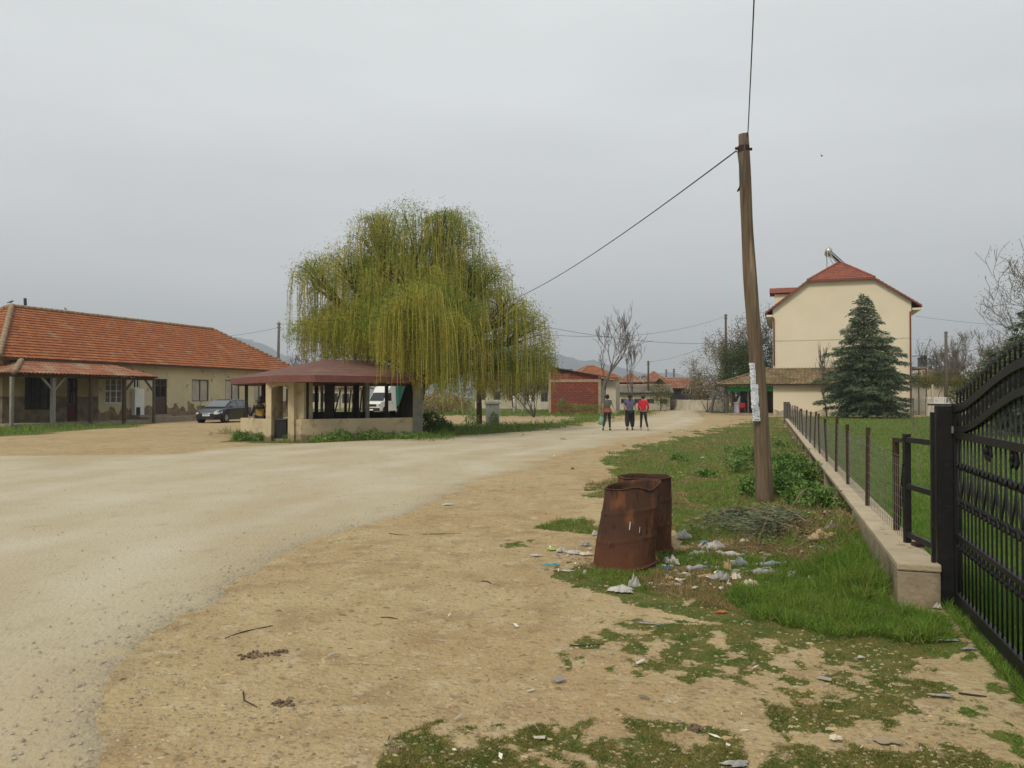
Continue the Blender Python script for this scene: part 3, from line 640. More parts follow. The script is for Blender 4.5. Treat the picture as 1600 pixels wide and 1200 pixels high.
# ------------------------------------------------------------------ gazebo
def poly_wall(mb, a, b, th, z0, z1):
    a, b = Vector((a[0], a[1], 0)), Vector((b[0], b[1], 0)); d = (b - a).normalized(); n = Vector((-d.y, d.x, 0)) * th
    q = [a, b, b + n, a + n]; i = [mb.v(p.x, p.y, z) for z in (z0, z1) for p in q]
    for f in ((3, 2, 1, 0), (4, 5, 6, 7), (0, 1, 5, 4), (1, 2, 6, 5), (2, 3, 7, 6), (3, 0, 4, 7)): mb.f(*[i[k] for k in f])
def XY(px, d): p = P(px, 620, d); return (p.x, p.y)
def gazebo():
    root = thing('gazebo', 'open roadside gazebo with a low plaster parapet and a flat maroon shingle roof', 'gazebo', (-7.5, 32.5, 0))
    v0, v1, v1b, v2, v3 = XY(376, 31.0), XY(420, 29.2), XY(434, 29.0), XY(470.5, 28.9), XY(651, 31.6)
    v4, v5, v6 = XY(640, 37.5), XY(470, 39), XY(392, 35.5); wz = .78
    m = MB(); 
    for pa_, pb_, hh_ in ((v0, XY(416, 29.25), wz), (v2, XY(645, 31.5), wz), (v4, XY(560, 38.4), .62), (v6, v0, .70)): m = MB(); poly_wall(m, pa_, pb_, .22, -.1, hh_); m.build('parapet', M_['gazplaster'], root, bevel=.012)
    # the arched entrance: two deep piers and an arch lintel
    m = MB()
    zt = 2.13; dz = XY(437, 29.05); px0, px1, px2, px3 = 415.5, 424, 450, 470.5
    A_, B_ = Vector((*XY(px0, 29.22), 0)), Vector((*XY(px3, 28.9), 0)); u = (B_ - A_).normalized(); n = Vector((-u.y, u.x, 0)); Ltot = (B_ - A_).length
    Tm = Matrix(((u.x, n.x, 0, A_.x), (u.y, n.y, 0, A_.y), (0, 0, 1, 0), (0, 0, 0, 1)))
    s1 = Ltot * (px1 - px0) / (px3 - px0) + .0; s2 = Ltot * (px2 - px0) / (px3 - px0); D_ = .85
    m.T = Tm
    sq = Ltot * (459.5 - px0) / (px3 - px0); m.box(0, 0, -.1, s1, D_, zt); m.box(s2, 0, -.1, sq, .34, zt); m.box(sq, .22, -.1, Ltot, .9, zt - .01); m.box(sq, .1, -.1, Ltot, .218, wz)
    zs = zt - .34
    pts = [(s1, zs)] + [(s1 + (s2 - s1) * (.5 - .5 * math.cos(math.pi * k / 10)), zs + .22 * math.sin(math.pi * k / 10) ** .7) for k in range(1, 10)] + [(s2, zs)]
    for (xa, za), (xb, zb) in zip(pts, pts[1:]):
        m.quad((xa, .002, za), (xb, .002, zb), (xb, .002, zt), (xa, .002, zt)); m.quad((xa, .34, za), (xa, .34, zt), (xb, .34, zt), (xb, .34, zb)); m.quad((xa, .002, za), (xa, .34, za), (xb, .34, zb), (xb, .002, zb))
    m.build('entrance_arch', M_['gazplaster'], root)
    m = MB(); c0, c1 = XY(645, 31.5), XY(657, 31.6); m.prism([c0, c1, (c1[0] + .05, c1[1] + .4), (c0[0] + .05, c0[1] + .4)], -.1, 2.13); k = m.build('corner_column', M_['greycol'], root, bevel=.015); k['label'] = 'grey concrete corner column'
    for px_, d, r, mt in ((385, 35, .11, 'darkpost'), (411.5, 34, .14, 'darkpost'), (437.5, 36, .11, 'darkpost'), (476.5, 29.4, .25, 'darkpost'), (494.5, 37.5, .15, 'darkpost'), (515, 30.6, .32, 'darkpost'), (540, 37.5, .11, 'darkpost'), (556.5, 33.5, .22, 'darkpost'), (568.5, 38, .12, 'greycol'), (574, 31.0, .14, 'greycol'), (604, 31.6, .13, 'darkpost'), (503, 38.6, .12, 'greycol')):
        x_, y_ = XY(px_, d); m = MB(); m.box(x_ - r / 2, y_ - r / 2, 0, x_ + r / 2, y_ + r / 2, 2.12)
        if (px_, mt) == (574, 'greycol'): m = MB(); m.tube([(x_, y_, .76), (x_, y_, 2.14)], .085, 12)
        m.build('post', M_[mt], root)
    x0, y0 = XY(520, 36.5); x1, y1 = XY(640, 36.0); m = MB(); m.box(x0 - 1.5, y0, .42, x1, y0 + .4, .5); m.box(x0 - 1.5, y0 + .36, .5, x1, y0 + .42, .9)
    m.build('bench', M_['darkpost'], root)
    m = MB()
    for a, b in (((522, 33), (532, 33)), ((543, 33), (548.5, 33)), ((549, 33), (553.5, 33)), ((560, 34), (566, 34))):
        m = MB(); p, q = XY(*a), XY(*b); m.beam((p[0], p[1], .35 if a[0] != 522 else .8), (q[0], q[1], 1.9), .05); m.build('brace', M_['wood_dark'], root)
    # roof
    ez, fh = 2.12, .24
    E = [XY(361, 33), XY(430, 28.2), XY(492, 27.9), XY(665, 31.0), XY(668, 38.5), XY(480, 41), XY(372, 38)]
    r0, r1 = Vector((*XY(507, 33.5), 3.17)), Vector((*XY(588, 34.5), 3.17))
    m = MB(); rid = [0, 0, 0, 1, 1, 0, 0]; n_ = len(E)
    for i in range(n_):
        a, b = E[i], E[(i + 1) % n_]; ra, rb = (r0, r1)[rid[i]], (r0, r1)[rid[(i + 1) % n_]]
        K = 6
        for k in range(K):
            t0, t1 = k / K, (k + 1) / K
            A0 = Vector((*a, ez + fh)).lerp(ra, t0); B0 = Vector((*b, ez + fh)).lerp(rb, t0); A1 = Vector((*a, ez + fh)).lerp(ra, t1); B1 = Vector((*b, ez + fh)).lerp(rb, t1)
            up = Vector((0, 0, .004)); m.quad(A0 + up, B0 + up, B1, A1); m.quad(A0, B0, B0 + up, A0 + up)
    rf = m.build('roof', M_['gazroof'], root)
    m = MB()
    for i in range(n_):
        a, b = Vector((*E[i], 0)), Vector((*E[(i + 1) % n_], 0)); m.quad(a + Vector((0, 0, ez)), b + Vector((0, 0, ez)), b + Vector((0, 0, ez + fh)), a + Vector((0, 0, ez + fh)))
    m.f(*[m.v(x_, y_, ez + .02) for x_, y_ in E]); m.build('fascia', M_['gazfascia'], rf)
    m = MB()
    for px_, z_ in ((524, 2.22), (570, 2.2), (589, 2.17), (606, 2.17)):
        x_, y_ = XY(px_, 28.0 + (px_ - 492) * .0169); m = MB(); m.beam((x_, y_ + .3, z_), (x_, y_ - .05, z_), .13, .16); m.build('joist_end', M_['wood_grey'], rf)
    # slab floor
    m = MB(); m.prism([(p[0] * .995 + .0, p[1] + .15) for p in (v0, v1, v2, v3, v4, v5, v6)], -.05, .06); m.build('floor_slab', M_['concrete'], root)
gazebo()
# bin in the arch
def bin_():
    x_, y_ = XY(441.5, 29.5); r = thing('litter_bin', 'dark green bin standing in the gazebo archway', 'bin', (x_, y_, .0))
    m = MB(); m.box(x_ - .19, y_ - .16, .0, x_ + .19, y_ + .16, .74, -.02); m.build('body', M_['plastic'], r, bevel=.015)
    m = MB(); m.box(x_ - .225, y_ - .2, .742, x_ + .225, y_ + .2, .80, .02); m.build('lid', mat('bin_green', (.02, .045, .03), rough=.6), r, bevel=.01)
bin_()
# ------------------------------------------------------------------ house on the right with its tiled wing and kiosk
def big_house():
    c0 = P(1208, 620, 72); T = frame(c0.x, c0.y, R(90 + 19))
    X_ = lambda px, w_=0: onplane(T, px, 620, w_)[0]
    Z_ = lambda px, py, w_=0: onplane(T, px, py, w_)[1]
    root = thing('house', 'tall cream house with a half hipped red roof and brown downpipes', 'house', T @ Vector((5.6, 1, 0)))
    x0, x1 = 0.0, X_(1425); D = 12
    fl, fr = (X_(1263, -.35), Z_(1263, 437, -.35)), (X_(1368, -.35), Z_(1368, 434.5, -.35)); zc = (fl[1] + fr[1]) / 2; fl, fr = (fl[0], zc), (fr[0], zc)
    el = (X_(1197, -.35), Z_(1197, 488, -.35)); er = (X_(1441, -.35), Z_(1441, 476, -.35))
    def roof_z(x_):
        return np.interp(x_, [el[0], fl[0], fr[0], er[0]], [el[1], zc, zc, er[1]])
    m = MB(T); prof = [(x0, 0), (x1, 0), (x1, roof_z(x1) - .16), (fr[0], zc - .03), (fl[0], zc - .03), (x0, roof_z(x0) - .16)]
    a = [m.v(x_, 0, z_) for x_, z_ in prof]; b = [m.v(x_, D, z_) for x_, z_ in prof]; m.f(*a); m.f(*b[::-1])
    for i in range(6): m.f(a[i], b[i], b[(i + 1) % 6], a[(i + 1) % 6])
    m.build('wall', M_['housewall'], root)
    m = MB(T); m.box(x0 + .01, -.014, Z_(1300, 531.5), x1 - .01, -.002, Z_(1300, 530)); m.build('string_course', M_['offwhite'], root)
    fy = -.35; hy = 2.9; xm = X_(1313, hy); zr = Z_(1313, 410, hy)
    m = MB(T); kw = dict(row=.36, tw=.26, amp=.03, lift=.045)
    bk = D + .4
    tiles(m, (el[0], bk, el[1]), (el[0], fy, el[1]), (fl[0], fy, zc), (fl[0], bk, zc), **kw); tiles(m, (fl[0], bk, zc), (fl[0], fy, zc), (xm, hy, zr), (xm, bk, zr), **kw)
    tiles(m, (er[0], fy, er[1]), (er[0], bk, er[1]), (fr[0], bk, zc), (fr[0], fy, zc), **kw); tiles(m, (fr[0], fy, zc), (fr[0], bk, zc), (xm, bk, zr), (xm, hy, zr), **kw)
    tiles(m, (fl[0], fy, zc), (fr[0], fy, zc), (xm, hy, zr), (xm, hy, zr), **kw)
    rf = m.build('roof', M_['tile_house'], root)
    u = MB(T); dz = .1
    for (ex, ez), (qx, qz) in ((el, fl), (er, fr)):
        u.quad((ex, fy, ez - dz), (ex, bk, ez - dz), (qx, bk, qz - dz), (qx, fy, qz - dz)); u.quad((qx, fy, qz - dz), (qx, bk, qz - dz), (xm, bk, zr - dz), (xm, hy, zr - dz))
        u.beam((ex, fy - .01, ez - .06), (qx, fy - .01, qz - .06), .05, .13)
    u.tri((fl[0], fy, zc - dz), (fr[0], fy, zc - dz), (xm, hy, zr - dz)); u.beam((fl[0], fy - .012, zc - .06), (fr[0], fy - .012, zc - .06), .05, .12)
    u.build('soffit', M_['gutter'], rf)
    for ex, ez, wx_ in ((el[0], el[1], x0), (er[0], er[1], x1)): u = MB(T); lo_, hi_ = min(ex, wx_), max(ex, wx_); u.box(lo_ + .06, fy + .02, roof_z(ex) - .42, hi_ - .01, D, roof_z(ex) - .24); u.build('eaves_box', M_['housewall'], rf)
    c = MB(T); ridge_caps(c, (fl[0], fy, zc + .05), (xm, hy, zr + .06), .11); ridge_caps(c, (fr[0], fy, zc + .05), (xm, hy, zr + .06), .11); ridge_caps(c, (xm, hy, zr + .05), (xm, bk, zr + .05), .11); c.build('ridge_tiles', M_['tile_house'], rf, smooth=True)
    for ex, ez, wx_, sg in ((el[0], el[1], x0, 1), (er[0], er[1], x1, -1)):
        g = MB(T); g.tube([(ex, fy - .05, ez - .12), (ex, D, ez - .12)], .08, 8); g.build('gutter', M_['gutter'], root, smooth=True)
        g = MB(T); g.tube([(ex + sg * .1, fy + .1, ez - .2), (wx_ + sg * .10, -.09, ez - .55), (wx_ + sg * .10, -.09, .1 if sg < 0 else 4.4)], .065, 8); g.build('downpipe', M_['gutter'], root, smooth=True)
    # dormer on the left slope
    dy = 2.6; dx0 = X_(1203, dy); zd = Z_(1220, 450, dy + 1.2); dx1 = dx0 + 5
    m = MB(T); tiles(m, (dx0, dy, zd - .62), (dx1, dy, zd - .62), (dx1, dy + 1.3, zd), (dx0, dy + 1.3, zd), **kw); tiles(m, (dx1, dy + 2.6, zd - .62), (dx0, dy + 2.6, zd - .62), (dx0, dy + 1.3, zd), (dx1, dy + 1.3, zd), **kw)
    dr_ = m.build('dormer', M_['tile_house'], root)
    m = MB(T); m.prism([(dx0 + .45, dy + .3), (dx1 - .2, dy + .3), (dx1 - .2, dy + 2.3), (dx0 + .45, dy + 2.3)], zd - 1.9, zd - .7); m.build('dormer_wall', M_['housewall'], dr_)
    # balcony on the right flank
    zb, zt_ = Z_(1435, 573, 2), Z_(1435, 556, 2)
    m = MB(T); m.box(x1, 2.2, zb - .16, x1 + 1.55, 7.5, zb); m.build('balcony_slab', M_['concrete'], root)
    m = MB(T)
    for q in range(10): m.tube([(x1 + .1 + q * .155, 2.25, zb), (x1 + .1 + q * .155, 2.25, zt_)], .015, 5)
    for q in range(22): m.tube([(x1 + 1.5, 2.25 + q * .24, zb), (x1 + 1.5, 2.25 + q * .24, zt_)], .015, 5)
    m.beam((x1, 2.25, zt_), (x1 + 1.52, 2.25, zt_), .05); m.beam((x1 + 1.5, 2.25, zt_), (x1 + 1.5, 7.5, zt_), .05); m.build('balcony_rail', M_['darkpost'], root)
    for x_ in (x1 + .25, x1 + .85, x1 + 1.45): m = MB(T); m.beam((x_, 2.3, 0), (x_, 2.3, zb - .16), .09); m.build('balcony_post', M_['wood_dark'], root)
    m = MB(T); m.box(x1, 2.2, 2.55, x1 + 1.55, 7.5, 2.72); m.build('balcony_slab', M_['concrete'], root)
    for y_, z_ in ((3.2, 5.5), (3.2, 8.0), (8.5, 2.0), (8.5, 5.2)):
        m = MB(T); m.box(x1 + .003, y_, z_ - 1.0, x1 + .05, y_ + 1.2, z_ + .9); o = m.build('window', M_['white'], root)
        m = MB(T); m.box(x1 + .05, y_ + .1, z_ - .9, x1 + .06, y_ + 1.1, z_ + .8); m.build('pane', M_['glass'], o)
    # lean-to wing in front
    wy = -4.0; wx0, wx1 = X_(1208, wy), X_(1330, wy); zw = Z_(1210, 600.5, wy - .4); zwt = Z_(1240, 575.5, -.02)
    m = MB(T); m.box(wx0, wy, 0, wx1, -.015, zw - .02); m.f(m.v(wx1, wy, zw - .02), m.v(wx1, -.015, zw - .02), m.v(wx1, -.015, zwt - .1)); m.build('wing_wall', M_['housewall'], root)
    m = MB(T); ov_ = .45; kx0 = X_(1121, wy - ov_); hipx = kx0 + 4.2; tk = dict(row=.36, tw=.3, amp=.06, lift=.03); xr = wx1 + .3
    tiles(m, (kx0, wy - ov_, zw), (xr, wy - ov_, zw), (xr, -.02, zwt), (hipx, -.02, zwt), **tk); tiles(m, (kx0, 2.8, zw), (kx0, wy - ov_, zw), (hipx, -.02, zwt), (hipx, 2.8, zwt), **tk)
    wr = m.build('wing_roof', M_['tile_moss'], root)
    u = MB(T); q = zw - .05; u.quad((kx0, wy - ov_, q), (xr, wy - ov_, q), (xr, -.02, zwt - .05), (hipx, -.02, zwt - .05)); u.quad((kx0, 2.8, q), (kx0, wy - ov_, q), (hipx, -.02, zwt - .05), (hipx, 2.8, zwt - .05))
    u.quad((kx0, wy - ov_, q - .02), (kx0, 2.8, q - .02), (wx0, 2.8, q - .02), (wx0, wy - ov_, q - .02)); u.box(kx0, wy - ov_, zw - .14, xr, wy - ov_ + .04, q - .025); u.build('eaves_boards', M_['wood_dark'], wr)
    c = MB(T); ridge_caps(c, (kx0, wy - ov_, zw + .08), (hipx, -.02, zwt + .06), .12); c.build('ridge_tiles', M_['tile_moss'], wr, smooth=True)
    # solar water heater
    hw = hy + .6; W3 = lambda x_, y_, z_: T @ Vector((x_, y_, z_)); tx, tz = X_(1295.5, hw), Z_(1295.5, 394, hw); qx, qz = X_(1326, hw), Z_(1326, 419, hw); bz = Z_(1296, 420, hw)
    h = thing('solar_heater', 'solar water heater with a round steel tank on the ridge of the tall house', 'solar heater', W3(xm, hw, zr))
    m = MB(T); m.tube([(tx, hw - .9, tz), (tx, hw + .9, tz)], .30, 16); m.build('tank', M_['tank'], h, smooth=True)
    for k_ in range(5): m = MB(T); y_ = hw - .8 + k_ * .4; m.beam((tx + .25, y_, tz - .12), (qx, y_, qz), .09, .09); m.build('collector_tube', M_['glass'], h)
    m = MB(T)
    for y_ in (hw - .95, hw + .95): m.beam((tx + .2, y_, tz - .2), (qx, y_, qz - .12), .07); m.beam((tx - .1, y_, tz), (tx - .1, y_, bz - .6), .06); m.beam((tx, y_, tz), (tx + .75, y_, bz), .05)
    m.beam((tx - .1, hw - .95, bz), (tx - .1, hw + .95, bz), .05); m.beam((qx, hw - .95, qz - .1), (qx, hw + .95, qz - .1), .05); m.build('stand', M_['tank'], h)
    # kiosk
    k = thing('kiosk', 'small shop kiosk with a bright green sign band under the mossy tiled roof', 'kiosk', T @ Vector((X_(1165, wy), wy + 1.5, 0)))
    kx1 = wx0 - .02; ky = wy + .15; kx = X_(1136.5, ky)
    m = MB(T); m.box(kx - .1, ky - .15, -.05, kx1, 2.8, .18, .01); m.build('floor_slab', M_['concrete'], k)
    m = MB(T); m.box(kx + .9, -.5, .18, kx1, -.4, zw - .08); m.box(kx + .9, -.4, .18, kx + 1.0, 2.6, zw - .08); m.build('wall', M_['wood_dark'], k)
    m = MB(T); z0_, z1_ = Z_(1160, 611.5, ky), Z_(1160, 602, ky); m.box(kx, ky - .1, z0_, kx1, ky - .02, z1_); s = m.build('sign', M_['green'], k, bevel=.01)
    for a_, b_ in ((1139.5, 1151), (1157, 1167)): m = MB(T); m.box(X_(a_, ky), ky - .108, z1_ - .15, X_(b_, ky), ky - .101, z1_ - .09); m.build('sign_stripe', mat('pale_stripe', (.35, .42, .10)), s)
    for px_, mt in ((1136.5, 'wood_dark'), (1143, 'wood_dark'), (1169, 'wood_grey'), (1134, 'wood_grey')): x_ = X_(px_, ky + .05); m = MB(T); m.beam((x_, ky + .05, .1), (x_, ky + .05, zw - .1), .11); m.build('post', M_[mt], k)
    sh = MB(T); sh.box(X_(1158, 0), -.55, 1.2, X_(1168, 0), -.51, 1.9); sh.build('shelf', M_['shade'], k); sh = MB(T); sh.box(X_(1152, 0), -.55, 1.75, X_(1157, 0), -.51, 2.1); sh.build('shelf', M_['greycol'], k)
    def at(px, w_): return T @ Vector((X_(px, w_), w_, .18))
    def boxat(px0, px1, w0, w1_, z0, z1): m = MB(T); m.box(X_(px0, w0), w0, z0, X_(px1, w0), w1_, z1); return m
    f = thing('drinks_fridge', 'pale lilac chest fridge behind the kiosk posts', 'fridge', at(1150, wy + 1.2)); boxat(1146.5, 1155, wy + .9, wy + 1.6, .18, 1.05).build('body', mat('fridge_lilac', (.42, .38, .47), rough=.5), f, bevel=.03); boxat(1146.2, 1155.3, wy + .87, wy + 1.63, 1.055, 1.12).build('lid', M_['white'], f, bevel=.02)
    def seat(name, lbl, cat, px, w_, mt, zs, back):
        c = thing(name, lbl, cat, at(px, w_)); cx_ = X_(px, w_); m = MB(T); m.box(cx_ - .24, w_ - .22, zs, cx_ + .24, w_ + .22, zs + .04); m.build('seat', mt, c, bevel=.01)
        if back: m = MB(T); m.box(cx_ - .25, w_ - .26, zs + .04, cx_ + .25, w_ - .22, zs + .45); m.build('backrest', mt, c, bevel=.015)
        for sx in (-1, 1):
            for sy in (-1, 1): m = MB(T); m.beam((cx_ + sx * .2, w_ + sy * .18, zs), (cx_ + sx * .25, w_ + sy * .23, .18), .045); m.build('leg', mt, c)
    seat('plastic_chair', 'red plastic chair on the kiosk floor', 'chair', 1160, wy + .8, mat('red_plastic', (.30, .015, .03), rough=.4), .60, True)
    seat('bar_stool', 'dark metal stool right of the red chair at the kiosk', 'stool', 1167.5, wy + 1.1, M_['darkpost'], .88, False)
big_house()

# ------------------------------------------------------------------ smaller buildings
def brick_shed():
    a, b = P(857, 620, 76), P(939, 620, 75); ang = math.atan2(b.x - a.x, b.y - a.y)
    T = frame(a.x, a.y, ang); L = (b - a).length; zA = P(857, 572, 76).z; zB = P(939, 586, 75).z
    root = thing('brick_shed', 'unfinished red brick shed with concrete corner posts and a sloping sheet roof', 'shed', (a.x + 2, a.y + 2, 0)); D = 6
    zr = P(857, 597, 76).z
    m = MB(T); m.quad((.25, .03, 0), (L - .25, .03, 0), (L - .25, .03, zr), (.25, .03, zr)); m.f(m.v(.25, .03, zr + .25), m.v(L - .25, .03, zr + .25), m.v(L - .25, .03, zB - .1), m.v(.25, .03, zA - .15)); m.build('brick_wall', M_['brick'], root)
    m = MB(T); m.box(0, 0, -.1, .25, .3, zA - .12); m.box(L - .25, 0, -.1, L, .3, zB - .15); m.box(.25, .005, zr, L - .25, .3, zr + .22); m.build('concrete_frame', M_['tanconc'], root)
    s1 = L + 1.0; 
    m = MB(T); m.box(L + .012, .6, -.1, L + 1.35, D, zB - .5); m.box(L - .012, .3, -.1, L + .01, D, zB - .3); m.box(0, .3, -.1, .02, D, zA - .3); m.box(.02, D - .03, -.1, L, D, zB - .3); m.build('side_wall', M_['offwhite'], root)
    m = MB(T); sl = (zB - zA) / L; f = lambda s_: zA + sl * s_
    for s0_, s1_ in ((-.3, L + 1.5),):
        for dz, fl in ((0, 0), (-.07, 1)): m.quad((s0_, -.35, f(s0_) + dz), (s1_, -.35, f(s1_) + dz), (s1_, D + .2, f(s1_) + dz), (s0_, D + .2, f(s0_) + dz))
        m.quad((s0_, -.35, f(s0_) - .07), (s1_, -.35, f(s1_) - .07), (s1_, -.35, f(s1_)), (s0_, -.35, f(s0_))); m.quad((s1_, -.35, f(s1_) - .07), (s1_, D, f(s1_) - .07), (s1_, D, f(s1_)), (s1_, -.35, f(s1_)))
    m.build('roof', mat('sheet_roof', (.22, .20, .17), (.13, .10, .08), scale=3, rough=.6), root)
    m = MB(T); m.box(.9, -.02, zA - .62, 2.3, .0, zA - .30); m.build('vent_shade_panel', M_['darkpost'], root)  # flat dark slab on the brick, its colour stands for shade inside a vent
brick_shed()
def small_house(name, label, px0, px1, d, D, eave_py, ridge_py, wallm, roofm, rot=0.0, hip=.5, wins=0, cat='house', base_z=0, pale=False, gable=False):
    x0, x1 = P(px0, 620, d).x, P(px1, 620, d).x; L = x1 - x0; T = frame(x0, d, R(90) + rot); ez, rz_ = P(800, eave_py, d).z, P(800, ridge_py, d + D / 2).z
    root = thing(name, label, cat, (x0 + L / 2, d + D / 2, 0))
    m = MB(T); 
    holes = [(L * (i + .5) / wins - .45, L * (i + .5) / wins + .45, max(ez - 1.9, .8), ez - .7) for i in range(wins)]
    facade(m, 0, L, 0, ez, 0, holes, .12); m.quad((0, 0, 0), (0, D, 0), (0, D, ez), (0, 0, ez)); m.quad((L, 0, 0), (L, D, 0), (L, D, ez), (L, 0, ez)); m.quad((0, D, 0), (L, D, 0), (L, D, ez), (0, D, ez))
    h = min(hip * D / 2, L / 2 - .1) if not gable else 0
    if gable: m.tri((0, 0, ez), (0, D, ez), (0, D / 2, rz_ - .05)); m.tri((L, 0, ez), (L, D, ez), (L, D / 2, rz_ - .05))
    m.build('wall', wallm, root)
    for hh in holes: window(T, root, hh, 0, M_['white'] if pale else M_['wood_grey'], M_['shade'], 1, 0, .08, depth=.05)
    m = MB(T); o = .4; A = [(-o, -o, ez), (L + o, -o, ez), (L + o, D + o, ez), (-o, D + o, ez)]; r0, r1 = (h if h else -o, D / 2, rz_), (L - h if h else L + o, D / 2, rz_)
    kw = dict(row=.5, tw=.4, amp=.05, lift=.06)
    tiles(m, A[0], A[1], r1, r0, **kw); tiles(m, A[2], A[3], r0, r1, **kw)
    if h: tiles(m, A[1], A[2], r1, r1, **kw); tiles(m, A[3], A[0], r0, r0, **kw)
    m.quad(*[(a[0], a[1], a[2] - .04) for a in A]); rf = m.build('roof', roofm, root)
    c = MB(T); ridge_caps(c, r0, r1, .14, .8)
    if h:
        for a in A: ridge_caps(c, a, r0 if a[0] < L / 2 else r1, .13, .8)
    c.build('ridge_tiles', M_['ridge'], rf)
    return root, T, L, ez
BR = M_['brick']
small_house('brick_house', 'two storey red brick house with an orange tiled roof behind the bare trees', 896, 982, 120, 9, 594, 571, BR, M_['tile'], R(-12), .8, 3, pale=True)
small_house('brick_house', 'small red brick house with a pale window right of the larger brick house', 968, 1001, 112, 8, 598, 583, BR, M_['tile_old'], R(10), 1, 1, pale=True)
small_house('village_house', 'low house with a brown pyramid roof behind the dark telegraph post', 1003, 1043, 125, 10, 597, 581, M_['offwhite'], M_['tile_old'], R(8), .95, 2)
small_house('long_barn', 'long low farm building with a dull grey sheet roof and dark openings', 966, 1046, 95, 5, 614, 602, M_['offwhite'], mat('fibre_roof', (.22, .195, .155), (.15, .13, .10), scale=2), R(4), 0, 4, 'barn', gable=True)
small_house('open_barn', 'barn with a sagging red brown roof and dark walls painted as a shaded open side', 1052, 1112, 106, 8, 607, 591, M_['darkpost'], M_['tile_old'], R(-10), .3, 0, 'barn', gable=True)  # solid walls in near-black, the shade of the inside put into their colour
small_house('village_house', 'reddish roofed house seen between the gazebo posts', 486, 530, 105, 9, 606, 592, M_['offwhite'], M_['tile'], 0, .8, 3)
small_house('village_house', 'low plastered house seen through the gazebo right of the reddish roof', 533, 562, 98, 7, 606, 597, M_['gazplaster'], M_['tile_old'], 0, .6, 2)
small_house('village_house', 'pale wall house half hidden behind the hanging willow strands', 742, 812, 108, 8, 603, 588, M_['offwhite'], M_['tile_old'], 0, .6, 3)
small_house('village_house', 'pale rendered house between the willow and the brick shed', 818, 862, 100, 8, 604, 590, M_['offwhite'], M_['tile_old'], R(-6), .6, 2)
small_house('carport_house', 'low house with a tan roof and dark car port right of the tall house', 1446, 1502, 84, 7, 596, 580, M_['offwhite'], M_['tile_moss'], 0, .4, 0)
def slabwall(name, label, px0, px1, d0, d1, h, mt, cat='wall', th=.2):
    a, b = P(px0, 620, d0), P(px1, 620, d1); L = (b - a).length; T = frame(a.x, a.y, math.atan2(b.x - a.x, b.y - a.y)); m = MB(T)
    m.box(0, 0, -.1, L, th, h); 
    k = 0
    while k < L: m.box(k, -.05, -.1, min(k + .3, L), 0, h + .04); k += 3.0
    return tag(m.build(name, M_[mt], origin=(a.x, a.y, 0), bevel=.01), label, cat)
slabwall('yard_wall', 'pale plastered yard wall along the far bend of the road', 1040, 1137, 98, 84, 1.25, 'offwhite')
slabwall('yard_wall', 'long grey panel wall at the far end of the lawn behind the gate', 1512, 1760, 64, 58, .95, 'concrete')
def white_fence():
    r = thing('picket_fence', 'white railing fence beyond the lawn right of the tall house', 'fence', P(1480, 640, 66))
    a, b = P(1448, 620, 66), P(1600, 620, 64); n = 62
    z0 = 0.2; z1 = P(800, 628, 66).z + .35
    m = MB(); m.beam((a.x, a.y, z1), (b.x, b.y, z1), .07); m.beam((a.x, a.y, z0 + .2), (b.x, b.y, z0 + .2), .07); m.build('rail', M_['white'], r)
    for i in range(n):
        p = a.lerp(b, i / (n - 1)); m = MB(); m.box(p.x - .035, p.y - .02, z0, p.x + .035, p.y + .02, z1 + .0); m.build('picket', M_['white'], r)
white_fence()
def mesh_panel():
    r = thing('garden_fence', 'thin wire garden fence at the foot of the tall house', 'fence', P(1410, 640, 65))
    a, b = P(1372, 620, 65), P(1455, 620, 65); m = MB()
    for i in range(60): x_ = a.x + (b.x - a.x) * i / 59; m.tube([(x_, 65, .1), (x_, 65, 1.4)], .008, 3, False)
    for i in range(14): m.tube([(a.x, 65, .1 + i * .1), (b.x, 65, .1 + i * .1)], .007, 3, False)
    m.build('wire_mesh', M_['mesh'], r)
    for px_ in (1372, 1400, 1427, 1447):
        p = P(px_, 620, 65); m = MB(); m.beam((p.x, 65.02, 0), (p.x, 65.02, 1.5), .07); m.build('post', M_['wood_grey'], r)
mesh_panel()
m = MB(); p = P(1457, 620, 64); m.beam((p.x, 64, 0), (p.x, 64, P(800, 601, 64).z), .13); m.beam((p.x - .3, 64, .0), (p.x - .3, 64, 1.15), .3)
tag(m.build('gate_pillar', M_['offwhite'], origin=(p.x, 64, 0), bevel=.01), 'slim pale pillar at the end of the wire garden fence', 'pillar')

# ------------------------------------------------------------------ concrete wall, fence and gate on the right
WANG = math.atan(WS); TW = frame(WX, WY, WANG); cw = math.cos(WANG)
def SW(y): return (y - WY) / cw               # distance along the wall for a depth y
def low_wall():
    m = MB(TW); L = SW(46.5)
    # nearest block, full width
    s = 0; first = True; th = .30
    m.box(0, -th, -.15, SW(9.4), 0, .27)      # local +y points to the left of the wall direction
    m.box(SW(9.4), -th, -.15, L, -.13, .27)
    k = SW(9.4) + 2.3
    while k < L: m.box(k, -.13, -.15, k + .22, -.005, .27); k += 2.6
    o = m.build('garden_wall', M_['concrete'], origin=(WX, WY, 0), bevel=.012)
    tag(o, 'long low rough concrete wall carrying the rusty fence posts', 'wall')
    c = MB(TW); q = 0
    while q < L:
        e = min(q + 3.1, L); c.box(q - (.01 if q == 0 else -.004), -th - .004, .272, e, .004, .33 + random.uniform(-.003, .003)); q = e
    c.build('wall_cap', M_['cap'], o, bevel=.014)
low_wall()
